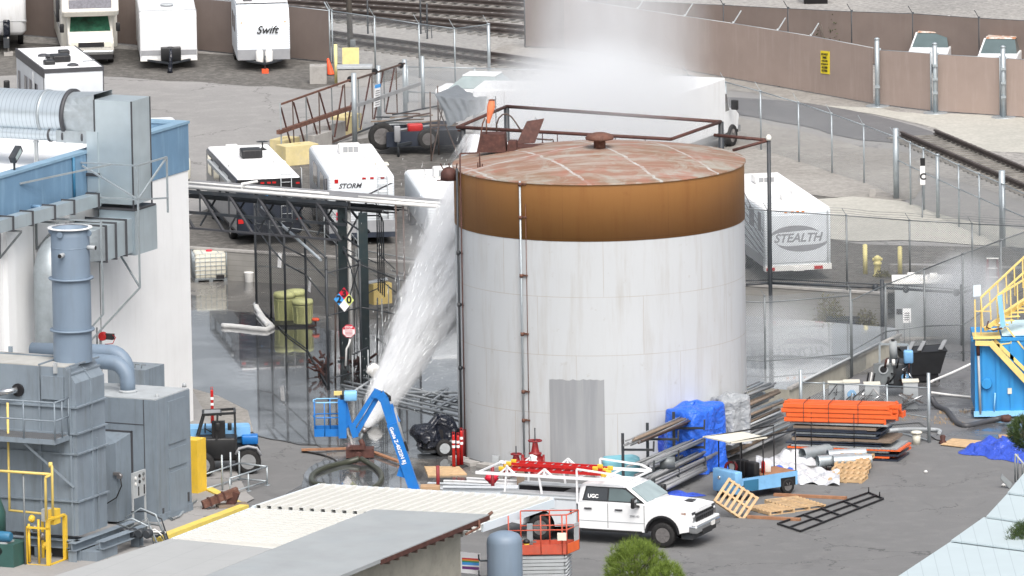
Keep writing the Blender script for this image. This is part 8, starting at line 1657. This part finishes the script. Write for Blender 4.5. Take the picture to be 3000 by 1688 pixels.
# straw tufts,plywood sheet,cardboard,litter
ra=random.Random(31); m_=MB()
for (u,v,s) in ((2735,1232,.35),(2755,1243,.25),(2778,1234,.2),(2830,1210,.25),(2760,1215,.2),(2855,1170,.2),(2805,1245,.3),(2640,1232,.3),(2680,1226,.3),(2600,1240,.25)):
 c=G(u,v,.0)
 for k in range(60):
  a_=ra.uniform(0,6.28); r_=s*ra.random() ** .6; p=c+Vector((r_*math.cos(a_),r_*1.4*math.sin(a_),.01)); q=p+Vector((ra.uniform(-.09,.09),ra.uniform(-.09,.09),ra.uniform(.02,.12))); w_=Vector((.012,.01,0)); m_.add([p-w_,p+w_,q],[(0,1,2)])
struct(m_.obj('dry_grass','straw'),'tufts of dry straw and weeds on the wet asphalt','stuff')
one(MB().slab([G(2760,1300,.05),G(2860,1314,.05),G(2900,1296,.05),G(2790,1284,.05)][::-1] if False else [G(2755,1302,.05),G(2862,1314,.05),G(2890,1292,.05),G(2790,1284,.05)],.02,(0,0,1)),'plywood_sheet','wood_new','pale plywood sheet lying on the asphalt near the royal blue tarpaulin','board'); p=G(2965,1304); one(MB().rbox(p.x-.45,p.x+.5,p.y-.2,p.y+.3,0,.32,.02),'cardboard_box','cardboard','flat brown cardboard box behind the royal blue tarpaulin','box')
for u,v,lb in ((2587,1350,'small white cup lying beside the panel stack'),(2712,1386,'small white scrap of paper on the open asphalt'),(2940,1425,'small white ball shaped lamp near the sheet roof')): p=G(u,v); one(MB().lathe([(.02,0),(.06,.02),(.07,.06),(.03,.09)],p,10),'litter','plastic_white',lb,'litter')
# lamp / railing at the far right
t=thing('hand_railing','grey steel hand railing rising beside the pale blue roof','railing',G(2978,1420));
for a_,b_ in (((2974,1412),(2974,1332)),((2982,1408),(2982,1330)),((2995,1400),(2995,1350))): MB().cyl(AtY(*a_,G(2978,1420).y),AtY(*b_,G(2978,1420).y),.03,None,6).obj('post','galv_dark',t,True)
MB().cyl(AtY(2974,1330,G(2978,1420).y),AtY(3020,1385,G(2978,1420).y),.035,None,6).obj('handrail','grey_light',t,True); p=G(2958,1432); one(MB().slab([p+Vector((-.3,0,.35)),p+Vector((0,0,0)),p+Vector((.1,.1,.15)),p+Vector((-.25,.1,.5))],.03),'a_frame_board','galv_dark','small folding board leaning beside the sheet roof','board')
# ================================================================== SLIDING GATE AND THINGS NEAR IT
g0,g1_=G(823,470,LZ),G(1215,350,LZ)
def SG(u,v): return vplane(u,v,g0,g1_)
t=thing('sliding_gate','long rusty brown sliding gate frame with zigzag bars','gate',g0)
def bar(a,b,w_=.06,m='brown_steel',nm='bar'): return MB().beam(SG(*a),SG(*b),w_).obj(nm,m,t,True)
bar((822,306),(1032,232),.07,'rust_steel','top_rail'); bar((1048,230),(1185,186),.07,'brown_steel','top_rail'); bar((815,388),(1038,312),.16,'rust_steel','middle_rail'); bar((1048,308),(1230,245),.14,'grey_plastic','middle_rail'); bar((930,434),(1040,390),.08,'brown_steel','bottom_rail'); bar((1045,390),(1100,368),.07,'dark_steel','bottom_rail')
bar((821,303),(826,470),.06,'galv_steel','post')
for i,(a,b) in enumerate((((857,297),(862,438)),((896,282),(900,428)),((934,270),(938,415)),((971,258),(976,402)),((1009,247),(1014,385)),((1049,233),(1053,375)),((1089,220),(1092,350)),((1124,208),(1127,330)),((1160,198),(1164,335)))): bar(a,b,.05,'galv_dark' if i % 2 else 'brown_steel','upright')
for a,b in (((823,315),(856,438)),((860,300),(895,430)),((898,286),(938,425)),((936,272),(975,410)),((1005,250),(980,402)),((1030,300),(1016,385)),((1085,220),(1055,380)),((1155,200),(1130,330)),((1122,210),(1096,350))): bar(a,b,.05,'dark_rust','zigzag')
m_=MB(); P4=[SG(1048,385),SG(1225,325),SG(1225,172),SG(1048,232)]; L=(P4[1]-P4[0]).length; m_.add(P4,[(0,1,2,3)]); m_.obj('chain_link','chain_light',t,True,uvfence=[(0,0),(L,0),(L,2.1),(0,2.1)])
for u,vb,vt,th in ((1040,425,214,.11),(1112,370,192,.10),(1188,340,174,.10),(1240,322,165,.08)):
 p=G(u,vb,LZ); q=up(p,vt); o=MB().cyl(p,q,th,None,10); one(o,'gate_post','galv_steel',{1040: 'thick grey gate post at the middle of the sliding gate',1112: 'grey gate post behind the blue white notice',1188: 'grey gate post at the right end of the sliding gate',1240: 'bent grey post right of the sliding gate'}[u],'post','posts of the sliding gate')
 if u < 1200: MB().lathe([(.12,-.04),(.13,0),(.12,.04)],SG(u-14,vt+18),12,'Y').obj('roller','ink_black',t,True)
# gate notice (blue header,vertical rows of text)
nz=thing('gate_notice','narrow white notice with a blue header on the sliding gate','sign',SG(1100,318)); nP=[SG(1094,249),SG(1111,245),SG(1110,310),SG(1092,316)]; nrm=(nP[1]-nP[0]).cross(nP[3]-nP[0]).normalized(); nrm=nrm if nrm.y < 0 else -nrm
MB().slab([p+nrm*.06 for p in nP[::-1]],.01,nrm).obj('board','decal_white',nz,True); MB().slab([L3(nP[0],nP[3],f)+nrm*.065 for f in (0,.16)][::-1]+[L3(nP[1],nP[2],f)+nrm*.065 for f in (0,.16)],.003,nrm).obj('header','sign_blue',nz,True); sign_lines(nz,nP,7,'decal_dark',nrm*.075,.28,.9)
# concrete blocks
def cblock(label,u,v,z,s,rz=0.0,m='concrete',lift=0.0):
 p=G(u,v,z); m_=MB().box((0,0,s[2] / 2),s); m_.box((0,0,s[2]+.02),(.3,.06,.04)); o=one(m_.xf(Matrix.Translation(p+Vector((0,0,lift))) @ Matrix.Rotation(rz,4,'Z')),'concrete_block',m,label,'concrete block','big concrete blocks',bevel=.03); return o
cblock('single grey concrete block beside the orange cone',933,244,LZ,(.72,.7,.78)); cblock('long grey concrete block under the yellow sign board',1040,252,LZ,(1.45,.7,.72)); cblock('white topped concrete slab on the long block',1040,252,LZ,(1.5,.72,.12),0,'grey_light',.76)
cblock('yellow painted concrete block nearest the parked caravans',872,480,LZ,(1.5,.8,.8),R(30),'concrete_yellow'); cblock('pale yellow concrete block left of the big yellow one',835,448,LZ,(1.2,.7,.6),R(60),'concrete_yellow'); cblock('grey concrete block under the sliding gate, left',925,432,LZ,(1.5,.7,.6),R(62)); cblock('grey concrete block under the sliding gate, middle',965,410,LZ,(1.5,.7,.7),R(62)); cblock('yellow topped concrete block under the sliding gate, right',1015,390,LZ,(1.4,.7,.75),R(62),'concrete_yellow')
p=G(970,220,LZ); t=thing('traffic_cone','tall orange traffic cone leaning beside the concrete block','cone',p); MB().lathe([(.17,0),(.15,.06),(.05,.70),(.03,.73)],(0,0,0),16).xf(Matrix.Rotation(R(-10),4,'Y')).obj('cone','cone_orange',t); MB().box((0,0,.02),(.36,.36,.04)).obj('base','black_rubber',t)
p=G(985,244,LZ); one(MB().cyl(p,up(p,130),.07,None,10),'bollard','pale_yellow','tall pale yellow bollard beside the yellow sign board','bollard')
p=G(1030,215,LZ); t=thing('sign_board','blank faded yellow board standing on the concrete block','sign',p); bz0,bz1=Zat(p,205),Zat(p,140); MB().bb(-.35,.33,-.03,.03,bz0-LZ,bz1-LZ).obj('board','pale_yellow',t); MB().bb(-.38,-.3,-.04,.0,bz0-LZ-.3,bz1-LZ).obj('post','pale_yellow',t)
p=G(1028,180,LZ); t=thing('utility_pole','dark weathered utility pole behind the yellow sign board','pole',p); MB().cyl((0,0,0),(-.15,0,11),.13,.11,10).obj('pole','tie_wood',t); MB().rbox(-.02,.22,-.2,-.05,.55,.95,.03).obj('meter_box','galv_dark',t)
for u,vb,vt in ((1078,100,-20),(1233,100,-20),(1252,115,10)):
 p=G(u,vb,LZ); one(MB().cyl(p,up(p,vt),.045,None,6).tube([p+Vector((0,0,.6)),p+Vector((.18,0,.55)),p+Vector((.2,0,.05))],.02,5),'signal_mast','dark_steel',{1078: 'thin dark mast beside the tracks, left one',1233: 'thin dark mast beside the tracks, taller middle one',1252: 'short thin mast beside the tracks, right one'}[u],'mast','thin masts beside the tracks')
# yellow warning sign on the screened fence
fa,fb=G(2377,273,LZ),G(2560,306,LZ); ff,fg=G(2280,256,LZ),G(2377,273,LZ); YS=lambda u,v: vplane(u,v,fb+Vector((0,-.12,0)),fa+Vector((0,-.12,0))); yP=[YS(2404,149),YS(2430,151),YS(2430,218),YS(2404,215)]
t=thing('warning_sign','yellow warning sign with black text on the tan screened fence','sign',YS(2417,218)); yn_=(yP[1]-yP[0]).cross(yP[3]-yP[0]).normalized(); yn_=yn_ if yn_.y < 0 else -yn_; MB().slab(yP[::-1],.015,yn_).obj('board','sign_yellow',t,True)
for k,s in enumerate(('DO NOT','PARK','YOUR CARS','IN FRONT OF','ACCESS','DOORS')): c_=L3(L3(yP[0],yP[3],.14+.145*k),L3(yP[1],yP[2],.14+.145*k),.5)+yn_*.03; text('lettering',s,'ink_black',t,c_,yP[1]-yP[0],yP[0]-yP[3],.115 if len(s) < 8 else .075,bold=.004)
# C sign at the fence
p=G(2702,640,LZ); CP_=lambda u,v: AtY(u,v,G(2702,625,LZ).y); t=thing('track_sign','narrow white sign with a large letter C and a black top','sign',p); MB().cyl(p,CP_(2703,545),.03,None,6).obj('post','galv_dark',t,True)
c_=CP_(2703,505); MB().box(c_,(.19,.03,.96)).obj('board','decal_white',t,True); MB().box(CP_(2703,482)+Vector((0,-.02,.1)),(.185,.01,.3)).obj('header','ink_black',t,True); text('lettering','C','ink_black',t,CP_(2704,518)+Vector((0,-.025,0)),(1,0,0),(0,0,1),.34,bold=.012); text('lettering','TRK','decal_white',t,CP_(2703,484)+Vector((0,-.032,0)),(1,0,0),(0,0,1),.06) if False else None
# white notices at right
for lb,u,v,z,w_,h,rz_ in (('white notice fixed on stakes in front of the electrical cabinet',2657,925,0,0,0,0),):
 b=G(2655,1005); c_=AtY(2657,925,b.y); t=thing('notice',lb,'sign',b,0,'white notices on fences'); MB().box(c_,(.29,.02,.52),.1).obj('board','decal_white',t,True); P=[c_+Vector((x,-.015,z_)) for x,z_ in ((-.13,.24),(.13,.24),(.13,-.24),(-.13,-.24))]; sign_lines(t,P,4)
 for x in (-.1,.1): MB().cyl((c_.x+x,b.y,0),(c_.x+x,b.y,c_.z-.2),.015,None,6).obj('stake','galv_dark',t,True)
b=G(2862,1040); c_=AtY(2862,852,b.y); o=MB().box(c_,(.30,.02,.42),.35); t=thing('notice','pale notice hung on the mesh near the top of the yellow stair','sign',c_-Vector((0,0,.2)),0,'white notices on fences'); o.obj('board','panel_white',t,True)
b=G(3010,338,LZ); c_=AtY(2996,245,b.y); t=thing('notice','large white notice on the gate panel cut by the right edge','sign',c_,0,'white notices on fences'); MB().box(c_+Vector((0,-.3,0)),(.3,.02,1.05)).obj('board','decal_white',t,True)
# striped marker post behind,bush,black box
p=G(2781,170,LZ); t=thing('marker_post','white post with a dark red band standing before the far fence','post',p); h=Zat(p,46)-LZ
for k,(a,b,m) in enumerate(((0,.45,'plastic_white'),(.45,.72,'dark_rust'),(.72,1,'plastic_white'))): MB().cyl((0,0,h*a),(0,0,h*b),.05,None,8).obj('band',m,t)
p=G(2385,10,LZ); t=thing('utility_box','black roadside box with blue oval artwork at the top edge','box',p+Vector((0,0,0))); MB().rbox(-.45,.6,-.3,.5,0,1.2,.03).obj('box','ink_black',t)
for cx,r1 in ((-.1,.26),(.4,.14)): MB().tube([(cx+r1*1.2*math.cos(k),-.31,.62+r1*.6*math.sin(k)) for k in [j*math.pi / 9 for j in range(18)]],.03,5,closed=True).obj('oval_decal','pale_blue',t); MB().lathe([(r1*.5,0),(r1*.45,.01)],(cx,-.32,.62),14,'Y').obj('oval_decal','sign_blue',t)
def shrub(label,c,s,n,m,seed,name='bush',ez=1.0,stems=0,leaf=.05):
 rr=random.Random(seed); t=thing(name,label,'plant',c); m_=MB()
 for k in range(n):
  a=rr.uniform(0,6.28); e=rr.uniform(0,1); r_=s*rr.random() ** .5*(1-.5*e); p=Vector((r_*math.cos(a),r_*math.sin(a),s*ez*e*rr.uniform(.4,1.2))); d=Vector((rr.uniform(-1,1),rr.uniform(-1,1),rr.uniform(-.3,1))).normalized()*leaf; w_=d.cross(Vector((rr.uniform(-1,1),rr.uniform(-1,1),.3))).normalized()*leaf*.45; m_.add([p-w_,p+d,p+w_,p-d*.6],[(0,1,2,3)])
 m_.obj('foliage',m,t); st=MB()
 for k in range(max(3,stems)): a=rr.uniform(0,6.28); st.tube([(0,0,0),(s*.3*math.cos(a),s*.3*math.sin(a),s*ez*.5),(s*.5*math.cos(a),s*.5*math.sin(a),s*ez*.95)],.015,5)
 st.obj('stems','tie_wood',t); return t
shrub('dark half dead creeper climbing the far brown fence',G(2432,186,LZ),.9,260,'leaf_dark',3,'creeper',2.0,8,.07); shrub('small grassy bush at the foot of the yellow hydrant',G(2585,812,LZ),.38,260,'weed',4,'bush',.7,4)
shrub('olive brown weeds growing against the block wall',G(2430,958),.8,900,'weed',6,'weeds',1.3,8,.06); shrub('dry weeds at the right end of the block wall',G(2540,972),.6,500,'weed',7,'weeds',1.2,8,.06); shrub('yellow weeds beside the dark end of the containment wall',G(2305,1172),.4,300,'straw',9,'weeds',1.0,6)
# hydrant,bollards,small post,step ladder
p=G(2571,809,LZ); t=thing('fire_hydrant','pale yellow fire hydrant between two yellow bollards','hydrant',p); MB().lathe([(.17,0),(.17,.05),(.13,.08),(.125,.42),(.16,.44),(.16,.50),(.125,.52),(.12,.62),(.14,.64),(.12,.72),(.04,.77)],(0,0,0),18).obj('body','pale_yellow',t)
for s in (-1,1): MB().lathe([(.05,0),(.05,.14),(.065,.14),(.065,.18)],(0,0,.62),10,'X').xf(Matrix.Scale(s,4,(1,0,0))).obj('outlet','pale_yellow',t)
for u,vb,vt,lb in ((2535,803,718,'left yellow bollard guarding the hydrant'),(2637,803,724,'right yellow bollard guarding the hydrant')): p=G(u,vb,LZ); one(MB().cyl(p,up(p,vt),.085,None,12).lathe([(.085,0),(.05,.03)],up(p,vt),12),'bollard','pale_yellow',lb,'bollard','yellow bollards by the hydrant')
p=G(2556,578,LZ); t=thing('marker_post','short pale stub post at the edge of the dirt verge','post',p); MB().box((0,0,.17),(.24,.2,.34)).obj('stub','concrete',t)
p=G(2908,842,.5); t=thing('step_ladder','small red and white step ladder beyond the chain link fence','ladder',G(2908,842,.6)); b_=G(2908,842,.6); KL=lambda u,v,dy=0: AtY(u,v,b_.y+dy)
for a,b in (((2893,758),(2888,835)),((2922,758),(2928,838))): MB().beam(KL(*a),KL(*b),.05).obj('rail','dark_red',t,True)
for a,b in (((2896,758),(2896,825)),((2920,758),(2921,828))): MB().beam(KL(*a,.1),KL(*b,.5),.05).obj('rail','dark_red',t,True)
for v in (757,786,812): MB().beam(KL(2890,v),KL(2926,v),.14 if v < 760 else .05,.03).obj('step','plastic_white',t,True)
# electrical cabinet behind the mist
p=G(2700,990); t=thing('electrical_cabinet','large pale grey electrical cabinet with white roof caps in the mist','cabinet',p,R(-2)); h=Zat(p,812); MB().bb(-.95,.75,-.2,1.3,0,h-.2).obj('housing','grey_light',t); MB().bb(-1.05,1.15,-.3,1.45,h-.2,h-.14).obj('roof','plastic_white',t); MB().bb(.75,1.05,.1,1.2,0,h-.2).obj('housing','grey_light',t)
for x,y in ((-.75,0),(-.35,.8),(.1,.1),(.45,.7),(.9,.2)): MB().rbox(x-.14,x+.14,y-.14,y+.14,h-.14,h+.03,.03).obj('roof_cap','plastic_white',t)
MB().bb(-.9,-.7,-.215,-.2,.9,1.1).obj('lock','dark_trim',t); MB().bb(-1.2,1.3,-.6,1.6,0,.08).obj('plinth','concrete',t)
# ================================================================== FOREGROUND PINES
def pine(label,c,ztop,rad,n,seed,m,hcr,needle=.16):
 rr=random.Random(seed); t=thing('pine_tree',label,'tree',(c.x,c.y,0)); MB().cyl((0,0,0),(0,0,ztop-hcr*.4),.16,.07,10).obj('trunk','tie_wood',t); m_=MB(); br=MB()
 for k in range(n):
  u=rr.uniform(-1,1); a=rr.uniform(0,6.28); s=math.sqrt(1-u*u); q=rr.uniform(.45,1) ** .5; lump=1+.16*math.sin(a*3+seed)+.12*math.sin(a*5+u*4)
  p=Vector((rad*s*math.cos(a)*q*lump,rad*s*math.sin(a)*q*lump,ztop-hcr+hcr*u*q*(1+.1*math.sin(a*4)))); out=Vector((p.x,p.y,p.z-(ztop-hcr)+hcr*.7)).normalized()
  for j in range(9):
   d=(out*1.1+Vector((rr.uniform(-1,1),rr.uniform(-1,1),rr.uniform(-.5,1)))).normalized()*needle*rr.uniform(.6,1.3); w_=d.cross(Vector((rr.uniform(-1,1),rr.uniform(-1,1),rr.uniform(-1,1)))).normalized()*.006; m_.add([p-w_,p+w_,p+d],[(0,1,2)])
 for k in range(26): a=rr.uniform(0,6.28); u=rr.uniform(-.5,.8); e=Vector((rad*.75*math.cos(a),rad*.75*math.sin(a),ztop-hcr+hcr*u)); br.tube([(0,0,ztop-hcr*1.6+.5*k / 26),e*.5+Vector((0,0,(ztop-hcr)*.5)),e],.03,5,r2=.01)
 br.obj('branches','tie_wood',t); m_.obj('crown',m,t); return t
def leafmat(name,c1,c2,c3):
 t=NT(name); v=t.tc.outputs["Object"]; a=t.noise(v,2.6,3); b=t.noise(v,14,2); t.col(t.mix(t.ramp(b,[(.35,0.),(.65,1.)]),t.mix(t.ramp(a,[(.4,0.),(.6,1.)]),c1,c2),c3)); t.rough(.6); t.spec(.2); t.b.inputs["Subsurface Weight"].default_value=0.0
leafmat('pine_light',(.07,.115,.025),(.13,.20,.035),(.22,.30,.06)); leafmat('pine_dark',(.035,.065,.025),(.06,.10,.035),(.09,.13,.05))
P_=G(1868,1990); pine('round bright green long needled pine top at the bottom of the picture',P_,Zat(P_,1588),.92,2000,3,'pine_light',.95,.24)
P_=G(1962,2020); pine('smaller green pine top right of the round one at the bottom',P_,Zat(P_,1652),.5,700,5,'pine_light',.6,.2)
P_=G(3015,1700); pine('dark green pine branch mass at the right edge, upper one',P_,Zat(P_,1215),.60,1200,7,'pine_dark',.58); P_=G(3012,1990); pine('dark green pine crown in the lower right corner',P_,Zat(P_,1525),.68,1800,9,'pine_dark',1.1)
# ================================================================== WATER JET AND MIST (real volumes in the air)
def vol(name,color,dens_fn,aniso=0.2):
 m=bpy.data.materials.new(name); m.use_nodes=True; n=m.node_tree.nodes; l=m.node_tree.links; n.clear(); MATS[name]=m
 out=n.new("ShaderNodeOutputMaterial"); v=n.new("ShaderNodeVolumePrincipled"); v.inputs["Color"].default_value=(*color,1); v.inputs["Anisotropy"].default_value=aniso
 T=NT.__new__(NT); T.m=m; T.n=n; T.l=l; T.tc=n.new("ShaderNodeTexCoord"); T.ge=n.new("ShaderNodeNewGeometry"); d=dens_fn(T); l.new(d,v.inputs["Density"]); l.new(v.outputs[0],out.inputs["Volume"]); return m
n0=AtY(1071,1250,mp.y); tip=AtY(1462,540,TC.y+6.0)
axis=tip-n0; JL=axis.length; zx_=axis.normalized(); q_=zx_.to_track_quat('Z','Y'); JM=Matrix.Translation(n0) @ q_.to_matrix().to_4x4()
rA,rB=.09,2.15
def jet_d(T):
 x,y,z=T.sep(T.tc.outputs["Object"]); rad=T.math('SQRT',T.math('ADD',T.math('MULTIPLY',x,x),T.math('MULTIPLY',y,y))); f=T.math('DIVIDE',z,JL); R0=T.math('MULTIPLY_ADD',T.math('POWER',T.math('MAXIMUM',f,0.0),0.6),rB-rA,rA)
 q=T.math('DIVIDE',rad,R0); n=T.noise(T.mp(T.tc.outputs["Object"],(3.4,3.4,.55)),1.0,7,.68,.5); e=T.math('SUBTRACT',T.math('ADD',1.0,T.math('MULTIPLY',T.math('SUBTRACT',n,.5),1.3)),T.math('MULTIPLY',q,1.25))
 e=T.math('MAXIMUM',e,0.0); s=T.math('POWER',e,1.3); k=T.math('DIVIDE',42.0,T.math('MULTIPLY_ADD',R0,1.0,.05)); return T.math('MULTIPLY',T.math('MULTIPLY',s,k),T.math('MULTIPLY_ADD',T.ramp(n,[(.40,.06),(.56,1.0)]),1.0,0.0))
vol('water_jet',(.97,.985,1.0),jet_d,.0)
m_=MB(); m_.loft([[(r*math.cos(a),r*math.sin(a),z) for a in [2*math.pi*k / 24 for k in range(24)]] for r,z in ((rA*1.4,0),(.95,JL*.1),(1.45,JL*.25),(1.9,JL*.5),(2.3,JL*.8),(2.5,JL))],True,True,True); o=m_.obj('water_jet','water_jet'); o.matrix_world=JM; tag(o,'white jet of fire water shooting up past the left side of the tank','water jet')
def cloud(name,label,c,s,dens,seed,thr=.42,sc_=.35,fall=1.5,stretch=(1,1,.7),sharp=1.6,col=(.97,.985,1.0),cut=None):
 def fn(T):
  v=T.tc.outputs["Object"]; x,y,z=T.sep(v); r2_=T.math('ADD',T.math('ADD',T.math('POWER',T.math('ABSOLUTE',T.math('DIVIDE',x,s[0])),2.0),T.math('POWER',T.math('ABSOLUTE',T.math('DIVIDE',y,s[1])),2.0)),T.math('POWER',T.math('ABSOLUTE',T.math('DIVIDE',z,s[2])),2.0))
  e=T.math('MAXIMUM',T.math('SUBTRACT',1.0,r2_),0.0); n=T.noise(T.mp(v,stretch,(0,0,0),(seed*7.3,seed,0)),sc_,8,.68,1.1); k=T.math('MAXIMUM',T.math('SUBTRACT',T.math('MULTIPLY_ADD',e,.55,n),thr+.12),0.0)
  return T.math('MULTIPLY',T.math('MULTIPLY',T.math('POWER',e,fall),k),dens*4)
 vol('vapour_%d' % seed,col,fn); m_=MB().lathe([(.02*s[0],-.999*s[2])]+[(s[0]*math.cos(R(a)),s[2]*math.sin(R(a))) for a in range(-80,81,16)]+[(.02*s[0],.999*s[2])],(0,0,0),24)
 for p in m_.v: p.y *= s[1] / s[0]
 o=m_.obj(name,'vapour_%d' % seed); o.location=c; return struct(o,label,'stuff')
def mc(u,v,y): return AtY(u,v,y)
ty=TC.y
cloud('mist','white mist rolling over the ground behind the tank',mc(1745,335,ty+46),(5.6,8.0,3.3),.34,1,.36,.45,1.1)
cloud('mist','ragged plume of white mist rising above the tank to the top of the picture',mc(1790,130,ty+50),(4.8,5.0,8.0),.16,2,.46,.7,1.0,(1.2,1.2,.30))
cloud('mist','thin mist drifting left towards the covered trailer',mc(1420,330,ty+50),(4.4,5.0,2.6),.018,3,.34,.5)
cloud('mist','thin veil of mist around the pipe frame behind the tank',mc(1800,330,ty+27),(4.6,3.4,2.3),.07,8,.36,.6)
cloud('spray','spray drifting off the jet left of the tank',mc(1310,760,ty+5.0),(2.3,2.6,3.2),.15,4,.36,.8,1.0,(1,1,.6))
cloud('spray','fine spray falling below the water jet',mc(1290,1010,ty+3),(2.0,2.0,2.2),.12,5,.36,.7)
cloud('spray','spray cloud in front of the electrical cabinet',mc(2830,880,G(2760,1000).y-.5),(2.0,1.8,2.0),.85,6,.33,.8,1.0)
cloud('spray','low spray over the flooded pad right of the tank',mc(2270,930,G(2290,1000).y),(2.4,2.5,1.0),.16,7,.34,.8)
# droplets: thin strands of water flung along the jet,and falling out of the plume
mat('droplet',(.86,.90,.93),.35,var=.0); rr=random.Random(77); m_=MB(); xu=JM.to_3x3() @ Vector((1,0,0)); yu=JM.to_3x3() @ Vector((0,1,0))
for k in range(3600):
 f=.08+.92*rr.random() ** .7; R0=rA+(rB-rA)*f ** .6; q=rr.gauss(0,.48)*R0*1.0; a=rr.uniform(0,math.pi); p=n0+zx_*(JL*f)+(xu*math.cos(a)+yu*math.sin(a))*q; d=(p-n0).normalized()*rr.uniform(.06,.4); w_=d.cross(Vector((0,1,0))).normalized()*rr.uniform(.003,.008); m_.add([p-w_,p+w_,p+d],[(0,1,2)])
for k in range(500):
 f=rr.uniform(.1,1); p=n0+zx_*(JL*f)+xu*rr.gauss(0,1)*(.5+1.2*f)+yu*rr.gauss(0,1); d=Vector((rr.uniform(-.02,.02),0,-rr.uniform(.02,.12))); w_=Vector((rr.uniform(.003,.008),0,0)); m_.add([p-w_,p+w_,p+d],[(0,1,2)])
struct(m_.obj('water_droplets','droplet'),'streaking water droplets around the white jet','stuff')
